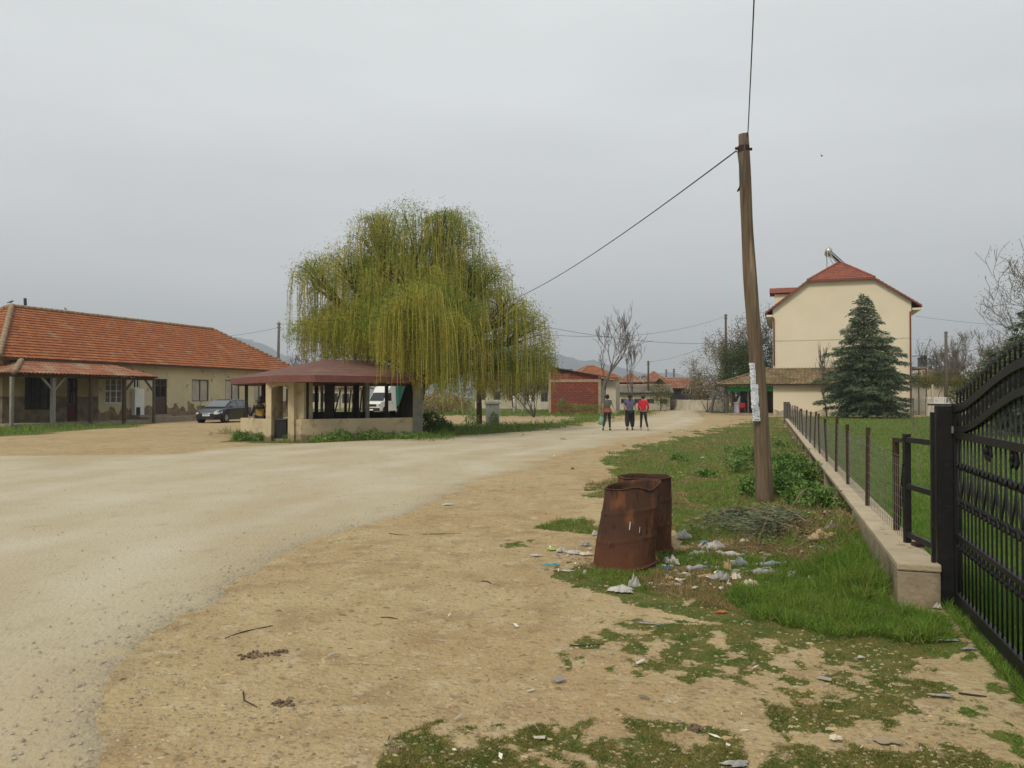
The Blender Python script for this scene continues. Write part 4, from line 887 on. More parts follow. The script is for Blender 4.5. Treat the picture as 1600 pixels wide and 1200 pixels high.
# wall local +y is to the left (n = (-uy, ux)); the wall body lies on the right: y from -.30 to 0
def WP(s, o_=-.16, z=.33): return TW @ Vector((s, o_, z))
def wire_fence():
    r = thing('wire_fence', 'rusty rod fence with sagging wire mesh along the low concrete wall', 'fence', WP(0))
    dep = [9.35, 11.6, 13.6, 15.7, 17.9, 19.9, 22, 24.2, 26.4, 28.8, 31, 33.4, 36, 38.5, 41, 43.5, 46]
    tops = []
    for i, d in enumerate(dep):
        s = SW(d) ; b = WP(s, -.16, .30); lean = Vector((random.uniform(-.04, .04), random.uniform(-.04, .04), 0)); h = .90 + random.uniform(-.05, .06); t = b + lean + Vector((0, 0, h)); tops.append((b, t))
        m = MB(); m.beam(b, t, .036, .036); m.build('post', M_['rustpost'], r)
    p0 = (WP(SW(7.1), -.2, .33), WP(SW(7.1), -.2, 1.15)); seq = [p0] + tops
    m = MB()
    for (b0, t0), (b1, t1) in zip(seq, seq[1:]):
        dd = (b1 - b0).length; nv = int(dd / .11)
        if b0.y > 30: nv = nv // 2
        for k in range(nv + 1):
            f = k / nv; sag = .05 * math.sin(math.pi * f); a = b0.lerp(b1, f); c = t0.lerp(t1, f) - Vector((0, 0, .10 + sag)); m.tube([a, c], .0022, 3, False)
        for q in range(9):
            f = q / 8; m.tube([b0.lerp(t0, f * .9), (b0.lerp(t0, f * .9) + b1.lerp(t1, f * .9)) / 2 - Vector((0, 0, .05 * f)), b1.lerp(t1, f * .9)], .0024 if q < 8 else .003, 3, False)
    m.build('wire_mesh', M_['mesh'], r)
    m = MB(); b = WP(SW(46.8), -.1, 0); m.beam(b, b + Vector((0, 0, 1.3)), .28, .28); m.build('end_post', M_['wood_grey'], r)
wire_fence()
def side_panel():
    r = thing('steel_bracket_frame', 'black steel side frame linking the wall to the gate post', 'frame', WP(.8))
    a = P(1416, 620, 6.95); pa = Vector((a.x, a.y, .33)); top = P(1416, 678, 6.95).z
    m = MB(); m.beam(pa, (pa.x, pa.y, top), .05, .05); m.build('upright', M_['black'], r)
    m = MB(); m.box(pa.x - .035, pa.y - .23, .335, pa.x + .035, pa.y - .13, .365); m.build('bolt_plate', M_['rustpost'], r)
    b = P(1466, 620, 6.22)
    for py in (687, 759, 834):
        z = P(1416, py, 6.95).z; m = MB(); m.beam((pa.x, pa.y, z), (b.x, b.y, z + .01), .035, .045); m.build('crossbar', M_['black'], r)
    q = P(1399, 620, 7.6); qt = P(1399, 684, 7.6).z; m = MB(); m.beam((q.x, q.y, .33), (q.x, q.y, qt), .045, .045); m.build('upright', M_['rustpost'], r)
    m = MB(); m.beam((q.x, q.y, qt - .03), (pa.x, pa.y, top - .05), .03, .03); m.beam((q.x + .02, q.y, .36), (pa.x - .02, pa.y, top - .25), .03, .03); m.build('brace', M_['black'], r)
side_panel()
gx0, gy0 = 3.375, 6.08; gd = Vector((-WS, -1, 0)).normalized()
def GP(t, z, o_=0): return Vector((gx0 + gd.x * t - gd.y * o_ * -1, gy0 + gd.y * t + gd.x * o_ * -1, z))
def gate():
    c = P(1475, 620, 6.12); r = thing('gate_post', 'square black steel gate post at the end of the concrete wall', 'post', (c.x, c.y, 0)); top = P(1475, 634, 6.1).z
    m = MB(); Tq = frame(c.x, c.y, WANG); m.T = Tq; m.box(-.055, -.06, -.05, .055, .06, top); m.build('post', M_['black'], r, bevel=.006)
    m = MB(Tq); m.box(-.05, .075, .3, .0, .10, top - .05); m.box(-.058, -.064, top + .002, .058, .105, top + .014); m.build('strip', M_['black'], r)
    m = MB(Tq); m.box(-.085, -.075, 1.325, -.057, -.035, 1.375); m.build('hinge', M_['alloy'], r)
    g = thing('iron_gate', 'black wrought iron gate leaf with a curved top, spikes and scrollwork', 'gate', (gx0, gy0, 0))
    Lg = 3.3
    def ss(a): a = min(max(a, 0), 1); return a * a * (3 - 2 * a)
    up = lambda t: 1.505 + .295 * ss((t + .05) / 2.05)
    lo = lambda t: 1.355 + .29 * ss((t - .12) / 1.9)
    ts = [i * Lg / 66 for i in range(67)]
    for f_, w_ in ((up, .055), (lo, .05)):
        m = MB()
        for a, b in zip(ts, ts[1:]): m.beam(GP(a, f_(a)), GP(b + .004, f_(b + .004)), .04, w_)
        m.build('arched_rail', M_['black'], g)
    for z, h in ((1.315, .05), (.56, .035), (.09, .085)):
        m = MB(); m.beam(GP(0, z), GP(Lg, z), .04, h); m.build('rail', M_['black'], g)
    m = MB(); m.beam(GP(.02, .06), GP(.02, 1.53), .045, .045); m.build('stile', M_['black'], g); m = MB(); m.beam(GP(Lg, .06), GP(Lg, up(Lg)), .045, .045); m.build('stile', M_['black'], g)
    n = int((Lg - .1) / .106)
    for i in range(n):
        t = .10 + i * .106; zt = lo(t) - .01
        m = MB(); m.tube([GP(t, .12), GP(t, .46), GP(t, .8), GP(t, zt)], .0068, 7)
        for z in (1.08, .83): m.ball(GP(t, z), (.016, .016, .024), 8, 5)
        m.ball(GP(t, .475), (.016, .016, .022), 8, 4)
        m.build('bar', M_['black'], g, smooth=True)
        m = MB(); z0 = lo(t) + .02; z1 = up(t) - .02
        m.tube([GP(t, z0), GP(t, z0 + .03), GP(t, (z0 + z1) / 2), GP(t, z1 - .03), GP(t, z1)], [.006, .009, .013, .009, .006], 7)
        m.build('baluster', M_['black'], g, smooth=True)
        m = MB(); z0 = up(t) + .02; hh = .145 + .012 * math.sin(t * 2)
        m.tube([GP(t, z0), GP(t, z0 + hh * .55), GP(t, z0 + hh * .62), GP(t, z0 + hh * .72), GP(t, z0 + hh)], [.006, .006, .011, .010, .001], 7)
        m.build('spike', M_['black'], g, smooth=True)
        # bowed scroll between the collars
        m = MB(); tc_ = t + .053; pts = []
        s = 1 if i % 2 == 0 else -1
        m.tube([GP(tc_ - .045 * s, 1.07), GP(tc_ - .03 * s, 1.0), GP(tc_ + .0, .93), GP(tc_ + .035 * s, .87), GP(tc_ + .045 * s, .84), GP(tc_ + .03 * s, .815), GP(tc_ + .01 * s, .83)], .0068, 6)
        m.tube([GP(tc_ - .045 * s, 1.07), GP(tc_ - .02 * s, 1.10), GP(tc_ + .01 * s, 1.11), GP(tc_ + .025 * s, 1.09), GP(tc_ + .01 * s, 1.06)], .007, 6)
        m.tube([GP(tc_ - .045, .855), GP(tc_ - .03, .80), GP(tc_, .785), GP(tc_ + .03, .80), GP(tc_ + .045, .855)], .007, 6)
        m.build('scroll', M_['black'], g, smooth=True); m = MB(); m.tube([GP(tc_ - .045, .54), GP(tc_ - .03, .495), GP(tc_, .475), GP(tc_ + .03, .495), GP(tc_ + .045, .54)], .007, 6)
        m.build('loop', M_['black'], g, smooth=True)
    for t in (.98, 1.55):
        m = MB()
        for a in (-1, 1): m.tube([GP(t + a * .01, 1.30), GP(t + a * .06, 1.27), GP(t + a * .075, 1.22), GP(t + a * .04, 1.19), GP(t + a * .02, 1.22)], .010, 6)
        m.ball(GP(t, 1.25), (.03, .012, .03), 8, 5); m.build('rosette', M_['black'], g, smooth=True)
    m = MB(TW); m.box(SW(6.0), -.35, -.12, SW(1.2), -.02, -.02 + .035); 
    return
gate()

# ------------------------------------------------------------------ poles and cables
def wooden_pole():
    b = G(1195, 787); t = P(1160.5, 210, b.y + .05)
    r = thing('utility_pole', 'leaning weathered wooden utility pole with paper notices beside the concrete wall', 'utility pole', (b.x, b.y, 0))
    n = 26; pts = []; rad = []
    for i in range(n + 1):
        f = i / n; p = Vector((b.x, b.y, -.1)).lerp(t, f); p += Vector((.018 * math.sin(f * 7), 0, 0)); pts.append(p); rad.append(.128 + (.078 - .128) * f + .004 * math.sin(f * 23))
    m = MB(); m.tube(pts, rad, 20); o = m.build('shaft', M_['wood'], r, smooth=True)
    m = MB(); d = (t - b).normalized(); a = t - d * .22; m.tube([a - d * .04, a + d * .04], .088, 18); m.tube([a + d * .0 + Vector((-.13, -.02, 0)), a + Vector((.13, .02, 0))], .022, 6); m.build('clamp', M_['rustpost'], r)
    m = MB(); e = P(1150, 236, b.y - .05); q = a - Vector((.09, .1, .05))
    m.tube([e, P(1153, 238, b.y - .1), P(1156, 262, b.y - .15), P(1157, 285, b.y - .15), P(1155, 297, b.y - .15), P(1152, 299, b.y - .15)], .011, 6)
    m.tube([P(1152, 299, b.y - .15), P(1157, 290, b.y - .17), P(1161, 265, b.y - .17), P(1163.5, 225, b.y - .15), P(1167, 207, b.y - .1)], .010, 6); m.build('cable_loop', M_['wire'], r, smooth=True)
    # notices: thin curved sheets wrapped on the shaft
    def sheet(px0, py0, px1, py1, name, seed, dy=-.135):
        m = MB(); rr = random.Random(seed); nx_, nz_ = 6, 14; g = []
        for j in range(nz_ + 1):
            row = []
            for i in range(nx_ + 1):
                px_ = px0 + (px1 - px0) * i / nx_ + (rr.uniform(-.8, .8) if i in (0, nx_) else 0) + (py0 + (py1 - py0) * j / nz_ - 600) * .055; py_ = py0 + (py1 - py0) * j / nz_
                p = P(px_, py_, b.y + dy + rr.uniform(-.006, .006) + .05 * abs(i / nx_ - .6)); row.append(m.v(p))
            g.append(row)
        for j in range(nz_):
            for i in range(nx_): m.f(g[j][i], g[j][i + 1], g[j + 1][i + 1], g[j + 1][i])
        o = m.build(name, M_['paper'], r); sm = o.modifiers.new('thick', 'SOLIDIFY'); sm.thickness = .002; sm.offset = 1
        return o
    s1 = sheet(1172.5, 567, 1181.5, 601, 'paper_notice', 1); s2 = sheet(1172.5, 600, 1184, 640, 'paper_notice', 2, -.145); s3 = sheet(1173, 636, 1185, 658, 'paper_notice', 3, -.14)
    for s_, rows in ((s1, ((571, .5), (576, .3), (586, .4), (594, .5), (599, .5))), (s2, ((606, .5), (633, .6), (637, .4))), (s3, ((641, .6), (645, .7), (648, .4), (654.5, .8), (656, .6)))):
        m = MB(); rr = random.Random(5)
        for py_, wd in rows:
            x_ = 1174.5 + (py_ - 600) * .055 + rr.uniform(0, 1.5); k = 0
            while k < wd * 8:
                q = rr.uniform(.5, 1.1); a = P(x_ + k, py_, b.y - .165); c = P(x_ + k + q, py_ + rr.uniform(.9, 1.7), b.y - .165); m.quad((a.x, a.y, a.z), (c.x, a.y, a.z), (c.x, a.y, c.z), (a.x, a.y, c.z)); k += q + .5
        m.build('printed_line', M_['ink'], s_)
    return t, e
pole_top, cable_pt = wooden_pole()
def pole(label, px_, top_py, d, r=.11, mt='wood_dark', base=None, brace=False, loc=None, top=None):
    b = loc or Vector((P(px_, 620, d).x, d, 0)); t = top or P(px_ + (base or 0), top_py, d); rt = thing('utility_pole', label, 'utility pole', (b.x, b.y, 0), group=None)
    m = MB(); m.tube([Vector((b.x, b.y, -.05)), b.lerp(t, .5), t], [r, r * .85, r * .68], 10); m.build('shaft', M_[mt], rt, smooth=True)
    m = MB()
    for k in (.15, .45):
        m.tube([(t.x - .14, t.y, t.z - k), (t.x + .14, t.y, t.z - k)], .02, 6)
        for s_ in (-1, 1): m.tube([(t.x + s_ * .14, t.y, t.z - k - .03), (t.x + s_ * .14, t.y, t.z - k + .09)], .035, 7)
    m.build('insulator', M_['greycol'], rt)
    return t
tW = pole('dark utility pole rising through the right side of the willow beside the grey cabinet', 749, 482, 47.2, .17, 'wood_dark', -2)
tL = pole('grey utility pole with insulators at the right end of the long tiled roof', 433, 504, 66, .15, 'wood_grey', 3)
tA = pole('dark utility pole left of the brown pyramid roof, nearest of the far ones', 1013, 564, 95, .15, 'wood_dark')
tB = pole('thin dark utility pole in front of the open barn', 1053, 576, 112, .14, 'wood_dark')
tC = pole('tall dark utility pole in front of the blossoming trees above the kiosk', 1134, 491, 80, .15, 'wood_dark')
tD = pole('grey utility pole among the bare trees right of the tall house', 1478, 518, 72, .17, 'wood_grey')
tE = pole('small wooden post just left of the open barn', 1041, 577, 118, .12, 'wood_grey')
def cable(label, a, b, sag, r, group=None):
    a, b = Vector(a), Vector(b); m = MB(); n = 30; m.tube([a.lerp(b, i / n) - Vector((0, 0, sag * 4 * (i / n) * (1 - i / n))) for i in range(n + 1)], r, 5)
    return tag(m.build('cable', M_['wire'], origin=a, smooth=True), label, 'cable')
cable('thick cable slanting down from the wooden pole to the pole in the willow', cable_pt, tW, .55, .011)
cable('cable leaving the top of the wooden pole upwards over the viewer', pole_top + Vector((.06, -.05, -.05)), (2.45, 8, P(1180, 100, 8).z * 0 + 5.62), .03, .008)
bp_ = Vector((-5.9, -25, 6.0)); pole('bare wooden utility pole standing behind the viewer', 0, 0, 0, .12, 'wood_grey', loc=Vector((bp_.x, bp_.y, 0)), top=bp_)
cable('cable overhead running back behind the viewer', (2.45, 8, 5.62), bp_, .25, .011)
cable('dark cable from the willow pole across the bare trees to the right', tW - Vector((0, 0, .2)), P(1206, 530, 69), 1.0, .014)
cable('faint upper cable from the willow pole to the tall dark pole above the kiosk', tW - Vector((0, 0, 1.1)), tC - Vector((0, 0, .2)), 1.2, .012)
cable('faint cable from the grey roof end pole leftwards over the long house', tL - Vector((0, 0, .4)), P(250, 523, 75), .5, .012)
cable('faint cable running right from the tall house past the grey pole', P(1430, 494, 71), P(1700, 515, 60), .2, .011)
cable('cable from the far poles sloping up to the kiosk pole', tA - Vector((0, 0, .1)), tC - Vector((0, 0, 2.2)), .5, .012)

# ------------------------------------------------------------------ electrical cabinet
def cabinet():
    a, b = P(758, 620, 45.6), P(781, 620, 45.6); zt = P(800, 631, 45.6).z; r = thing('electric_cabinet', 'pale grey electrical cabinet with an overhanging lid on the grass verge', 'cabinet', ((a.x + b.x) / 2, 45.8, 0))
    m = MB(); m.box(a.x + .03, 45.6, -.05, b.x - .03, 46.0, zt); m.build('body', M_['cabinet'], r, bevel=.015)
    m = MB(); m.box(a.x - .04, 45.52, zt + .002, b.x + .04, 46.08, zt + .14, .03); m.build('lid', M_['cabinet'], r, bevel=.01)
    for k in (0, 1):
        x0 = a.x + .06 + k * (b.x - a.x - .09) / 2; m = MB(); m.box(x0, 45.585, .18, x0 + (b.x - a.x) / 2 - .08, 45.598, zt - .06); d = m.build('door', M_['cabinet'], r, bevel=.004)
    m = MB(); m.box(x0 + .04, 45.56, .62, x0 + .07, 45.584, .76); m.build('handle', M_['darkpost'], d)
cabinet()

# ------------------------------------------------------------------ barrels
def barrel(label, c, R_, hgt, lean, seed, dent=0, rough_top=0, taper=1.0, notch=None):
    r = thing('barrel', label, 'barrel', (c[0], c[1], c[2])); rr = random.Random(seed); n = 56
    prof = []; nz_ = 44
    for j in range(nz_ + 1):
        z = hgt * j / nz_; rad = R_ * (1 + (taper - 1) * j / nz_)
        for rb in (hgt * .36, hgt * .70): rad += .0065 * math.exp(-((z - rb) / .010) ** 2)
        if j < 1: rad += .010
        prof.append((rad, z))
    def pos(rad, z, a, inner=0):
        k = math.cos(a); x_ = rad * k; y_ = rad * math.sin(a)
        h = z / hgt
        w_ = .008 * math.sin(a * 3 + seed) * h + .004 * math.sin(a * 7 + z * 9 + seed)
        x_ += k * w_; y_ += math.sin(a) * w_
        dn = math.exp(-((a - 4.9) / .5) ** 2 - ((h - .45) / .35) ** 2) * dent; x_ -= k * dn; y_ -= math.sin(a) * dn
        zz = z + (math.sin(a * 5 + seed) * .004 + rr.uniform(-.001, .001)) * h
        if notch:
            q = math.exp(-((a - notch[0]) / notch[1]) ** 2) * max(0, (h - .72) / .28); zz -= notch[2] * q; x_ -= k * .05 * q; y_ -= math.sin(a) * .05 * q
        if lean: x_ += lean[0] * h; y_ += lean[1] * h; zz += lean[2] * (x_ / R_) * .5 * -1 + lean[3] * 0
        return (c[0] + x_, c[1] + y_, c[2] + zz)
    m = MB(); rings = [[m.v(pos(rd, z, 2 * math.pi * i / n)) for i in range(n)] for rd, z in prof]
    for A, B in zip(rings, rings[1:]):
        for i in range(n): m.f(A[i], A[(i + 1) % n], B[(i + 1) % n], B[i])
    o = m.build('shell', M_['rust'], r, smooth=True); sm = o.modifiers.new('thick', 'SOLIDIFY'); sm.thickness = .006; sm.offset = -1
    rr = random.Random(seed)
    m = MB(); m.tube([pos(prof[-1][0] + .002, hgt, 2 * math.pi * i / n) for i in range(n + 1)], .0085, 7, False); m.build('rim', M_['rust'], r, smooth=True)
    m = MB(); m.tube([pos(prof[0][0] + .002, .006, 2 * math.pi * i / n) for i in range(n + 1)], .0095, 7, False); m.build('rim', M_['rust'], r, smooth=True)
    m = MB(); ctr = m.v(pos(0, .03, 0)); ring = [m.v(pos(R_ * .97, .03, 2 * math.pi * i / n)) for i in range(n)]
    for i in range(n): m.f(ctr, ring[i], ring[(i + 1) % n])
    m.build('bottom', M_['rust_in'], r)
    return r, pos
r1, pos1 = barrel('rusty oil drum in front, tilted with a crumpled top edge', (1.045, 7.53, .012), .290, .74, (.10, .05, -.09, 0), 3, .010, taper=.90, notch=(5.45, .50, .06))
barrel('rusty oil drum standing upright behind the tilted one', (1.405, 8.40, .01), .272, .75, None, 5, .004, taper=1.0)
m = MB()
for a, z0, z1, w_ in ((4.62, .37, .44, .007), (4.98, .33, .38, .003)):
    A, B = Vector(pos1(.298 * (1 - .11 * z0 / .74) + .003, z0, a)), Vector(pos1(.298 * (1 - .11 * z1 / .74) + .003, z1, a)); A.y -= .004; B.y -= .004
    m.quad(A + Vector((-w_ / 2, 0, 0)), A + Vector((w_ / 2, 0, 0)), B + Vector((w_ / 2, 0, 0)), B + Vector((-w_ / 2, 0, 0)))
m.build('paint_drip', M_['white'], r1)

# ------------------------------------------------------------------ car and van
def loft(mb, secs):
    R_ = [[mb.v(p) for p in s] for s in secs]; n = len(R_[0])
    for A, B in zip(R_, R_[1:]):
        for i in range(n): mb.f(A[i], A[(i + 1) % n], B[(i + 1) % n], B[i])
    mb.f(*R_[0][::-1]); mb.f(*R_[-1])
def wheel(root, T, x, y, r, w_, side, hub='alloy'):
    m = MB(T); n = 28; prof = [(r * .62, -w_ / 2), (r * .93, -w_ / 2), (r, -w_ / 2 + .03), (r, w_ / 2 - .03), (r * .93, w_ / 2), (r * .62, w_ / 2)]
    rings = [[m.v(x + a * math.cos(2 * math.pi * j / n), y + b, r + a * math.sin(2 * math.pi * j / n)) for j in range(n)] for a, b in prof]
    for A, B in zip(rings, rings[1:]):
        for j in range(n): m.f(A[j], A[(j + 1) % n], B[(j + 1) % n], B[j])
    wv = MB(T); yo = y + side * w_ * .38; yi = y + side * w_ * .30
    for k in range(7):
        a = 2 * math.pi * k / 7; wv.beam((x, yo, r), (x + r * .6 * math.cos(a), yo, r + r * .6 * math.sin(a)), .07, .03, up=(0, 1, 0))
    wv.tube([(x, yi - side * .02, r), (x, yo + side * .02, r)], .06, 10)
    rg = [(x + r * .6 * math.cos(2 * math.pi * j / n), yo, r + r * .6 * math.sin(2 * math.pi * j / n)) for j in range(n + 1)]; wv.tube(rg, .022, 6, False)
    bk = [wv.v(x + r * .6 * math.cos(2 * math.pi * j / n), yi, r + r * .6 * math.sin(2 * math.pi * j / n)) for j in range(n)]; wv.f(*bk)
    ww = m.build('wheel', M_['rubber'], root, smooth=True); wv.build('rim', M_[hub], ww)
def car():
    ctr = G(342, 660.3); fx = Vector((-.174, -.985, 0)).normalized(); ang = math.atan2(fx.x, fx.y)
    T = frame(ctr.x + .0, ctr.y + .9, ang); root = thing('parked_car', 'dark grey hatchback parked in front of the cream wall', 'car', T @ Vector((0, 0, 0)))
    Lh = 2.08; Wd = .86
    # body sections from rear (-) to front (+): x, halfwidth at sill, belt; bottom z, shoulder z
    S = [(-2.08, .66, .74, .42, .86), (-1.98, .76, .80, .28, .95), (-1.6, .82, .86, .22, .98), (-.8, .84, .87, .20, .97), (.2, .84, .87, .20, .95), (.95, .84, .86, .20, .93), (1.35, .83, .83, .22, .86), (1.75, .79, .77, .24, .76), (1.98, .70, .66, .28, .66), (2.08, .58, .56, .36, .58)]
    m = MB(T); secs = []
    for x_, ws, wb_, zb, zs in S:
        secs.append([(x_, -ws, zb), (x_, -ws - .02, (zb + zs) / 2), (x_, -wb_, zs - .05), (x_, -wb_ * .9, zs), (x_, wb_ * .9, zs), (x_, wb_, zs - .05), (x_, ws + .02, (zb + zs) / 2), (x_, ws, zb)])
    loft(m, secs)
    body = m.build('body', M_['carpaint'], root, smooth=False, bevel=.02)
    # cabin
    C = [(-1.98, .70, .60, .96, 1.06), (-1.70, .74, .62, .96, 1.36), (-1.2, .77, .63, .96, 1.43), (-.3, .78, .64, .95, 1.45), (.25, .78, .63, .94, 1.38), (.75, .77, .68, .93, 1.13), (1.08, .74, .72, .91, .95)]
    m = MB(T); secs = [[(x_, -a, z0), (x_, -b, z1 - .03), (x_, -b * .85, z1), (x_, b * .85, z1), (x_, b, z1 - .03), (x_, a, z0)] for x_, a, b, z0, z1 in C]; loft(m, secs); m.build('roof', M_['carpaint'], root, bevel=.015)
    # glass
    def sidept(x_, f, sg, out=.008):
        xs_ = [c[0] for c in C]; a = np.interp(x_, xs_, [c[1] for c in C]); b = np.interp(x_, xs_, [c[2] for c in C]); z0 = np.interp(x_, xs_, [c[3] for c in C]); z1 = np.interp(x_, xs_, [c[4] for c in C]) - .03
        return (x_, sg * (a + (b - a) * f + out), z0 + (z1 - z0) * f)
    for sg in (-1, 1):
        for x0, x1 in ((-1.62, -1.1), (-1.03, -.22), (-.15, .78)):
            m = MB(T); g = []
            for k in range(7):
                x_ = x0 + (x1 - x0) * k / 6; top = .90 if x_ < .3 else .84; g.append((m.v(sidept(x_, .10, sg)), m.v(sidept(x_, top, sg))))
            for A, B in zip(g, g[1:]): m.f(A[0], B[0], B[1], A[1])
            m.build('side_window', M_['carglass'], root)
    def wq(xa, xb, n_):
        m = MB(T); G_ = []
        for k in range(5):
            x_ = xa + (xb - xa) * k / 4; b = np.interp(x_, [c[0] for c in C], [c[2] for c in C]); z1 = np.interp(x_, [c[0] for c in C], [c[4] for c in C]); G_.append([m.v(x_ + .012 * (1 if xa > 0 else -1), b * .93 * s_, z1 + .012) for s_ in (-1, -.85, 0, .85, 1)])
        for A, B in zip(G_, G_[1:]):
            for i in range(4): m.f(A[i], A[i + 1], B[i + 1], B[i])
        return m.build(n_, M_['carglass'], root)
    wq(.30, 1.02, 'windscreen'); wq(-1.94, -1.72, 'rear_window')
    for x_ in (1.28, -1.32):
        for sg in (-1, 1):
            m = MB(T); m.tube([(x_, sg * .70, .33), (x_, sg * .875, .33)], .385, 24); m.build('wheel_arch', M_['plastic'], root)
            wheel(root, T, x_, sg * .80, .32, .2, sg)
    for sg in (-1, 1):
        m = MB(T); m.quad((1.60, sg * .815, .72), (1.99, sg * .70, .62), (2.075, sg * .50, .655), (1.80, sg * .60, .79)); m.quad((1.60, sg * .818, .72), (1.64, sg * .822, .60), (2.02, sg * .705, .54), (1.99, sg * .705, .62)); m.quad((1.99, sg * .705, .62), (2.02, sg * .705, .54), (2.095, sg * .50, .55), (2.09, sg * .50, .655)); m.build('headlight', M_['lamp'], root)
        m = MB(T); m.ball((.82, sg * .95, .99), (.07, .11, .07), 10, 6); m.tube([(.86, sg * .82, .95), (.82, sg * .92, .97)], .025, 6); m.build('mirror', M_['carpaint'], root, smooth=True)
        m = MB(T); m.quad((-2.0, sg * .79, .62), (-2.09, sg * .62, .62), (-2.05, sg * .66, .90), (-1.96, sg * .80, .93)); m.build('tail_light', mat('tail_red', (.25, .01, .01), rough=.3), root)
        for q in (.0, -.85): m = MB(T); m.box(q, sg * .872 - .008, .80, q + .16, sg * .872 + .012, .83); m.build('door_handle', M_['carpaint'], root)
    m = MB(T); m.tube([(2.09, -.48, .60), (2.115, -.2, .60), (2.12, 0, .60), (2.115, .2, .60), (2.09, .48, .60)], .024, 8); m.build('grille_bar', M_['chrome'], root, smooth=True)
    m = MB(T); m.box(2.04, -.55, .24, 2.105, .55, .38); m.box(2.06, -.5, .385, 2.098, .5, .52); m.build('grille', M_['plastic'], root, bevel=.01)
    m = MB(T); m.box(2.10, -.26, .43, 2.118, .26, .54); p_ = m.build('number_plate', M_['white'], root); m = MB(T); m.box(2.117, -.26, .43, 2.1195, -.21, .54); m.build('plate_band', mat('plate_blue', (.03, .08, .4)), p_)
    m = MB(T)
    for i in range(7): m.box(2.117, -.15 + i * .05, .455, 2.1192, -.125 + i * .05, .515)
    m.build('plate_text', M_['ink'], p_)
car()
def van():
    ctr = G(596, 647.8); fx = Vector((-.50, -.87, 0)).normalized(); T = frame(ctr.x + .2, ctr.y - .3, math.atan2(fx.x, fx.y))
    root = thing('box_van', 'white high roofed van with a green box body parked beyond the gazebo', 'van', T @ Vector((0, 0, 0)))
    m = MB(T); prof = [(1.55, .35), (1.62, .5), (1.60, .98), (1.45, 1.12), (.95, 1.22), (.42, 1.98), (.10, 2.45), (-.15, 2.55), (-.75, 2.55), (-.75, .35)]
    w_ = .95
    for sg in (-1, 1):
        ids = [m.v(x_, sg * (w_ - (.12 if z_ > 1.9 else .05 if z_ > 1.2 else 0)), z_) for x_, z_ in prof]; m.f(*(ids if sg > 0 else ids[::-1]))
    n = len(prof)
    for i in range(n): m.f(i, (i + 1) % n, n + (i + 1) % n, n + i)
    m.build('cab', M_['vanwhite'], root, bevel=.03)
    m = MB(T); m.quad((.955, -.80, 1.24), (.955, .80, 1.24), (.45, .74, 1.96), (.45, -.74, 1.96)); o = m.build('windscreen', M_['glass'], root); o.location = T.to_3x3() @ Vector((.02, 0, .014))
    for sg in (-1, 1):
        m = MB(T); y_ = sg * (w_ - .035); y2 = sg * (w_ - .07); m.quad((.72, y_, 1.25), (-.05, y_, 1.25), (-.05, y2 + sg * .01, 1.95), (.30, y2 + sg * .01, 1.95)); m.build('side_window', M_['glass'], root)
        m = MB(T); m.box(.78, sg * 1.08 - .08, 1.30, .86, sg * 1.08 + .08, 1.62); m.beam((.75, sg * .9, 1.4), (.82, sg * 1.05, 1.4), .03); m.build('mirror', M_['plastic'], root)
        m = MB(T); m.box(1.595, sg * .72 - .16, .78, 1.645, sg * .72 + .16, .98); m.build('headlight', M_['lamp'], root, bevel=.01); m = MB(T); m.box(1.58, sg * .9 - .04, .78, 1.63, sg * .9 + .04, .98); m.build('indicator', M_['amber'], root)
        m = MB(T); m.box(-.2, sg * (w_ + .002), 1.02, -.05, sg * (w_ + .02), 1.06); m.build('door_handle', M_['plastic'], root)
        wheel(root, T, .85, sg * .84, .33, .2, sg, 'greycol'); wheel(root, T, -2.4, sg * .84, .33, .2, sg, 'greycol')
        m = MB(T); m.tube([(.85, sg * .70, .38), (.85, sg * .955, .38)], .40, 20); m.build('wheel_arch', M_['plastic'], root)
    m = MB(T); m.box(1.60, -.55, .74, 1.635, .55, .96); m.build('grille', M_['plastic'], root)
    m = MB(T); m.box(1.57, -.93, .36, 1.70, .93, .62); m.build('bumper', M_['plastic'], root, bevel=.03)
    m = MB(T); m.box(1.70, -.26, .40, 1.712, .26, .52); m.build('number_plate', M_['white'], root)
    m = MB(T); m.box(1.66, -.9, .65, 1.675, .9, .70); m.build('trim_strip', M_['white'], root)
    m = MB(T); m.box(-4.4, -1.05, .75, -.80, 1.05, 2.78); m.build('cargo_box', M_['vangreen'], root, bevel=.05)
    m = MB(T); m.box(-4.4, -.6, .45, -.80, .6, .72); m.build('chassis', M_['plastic'], root)
van()

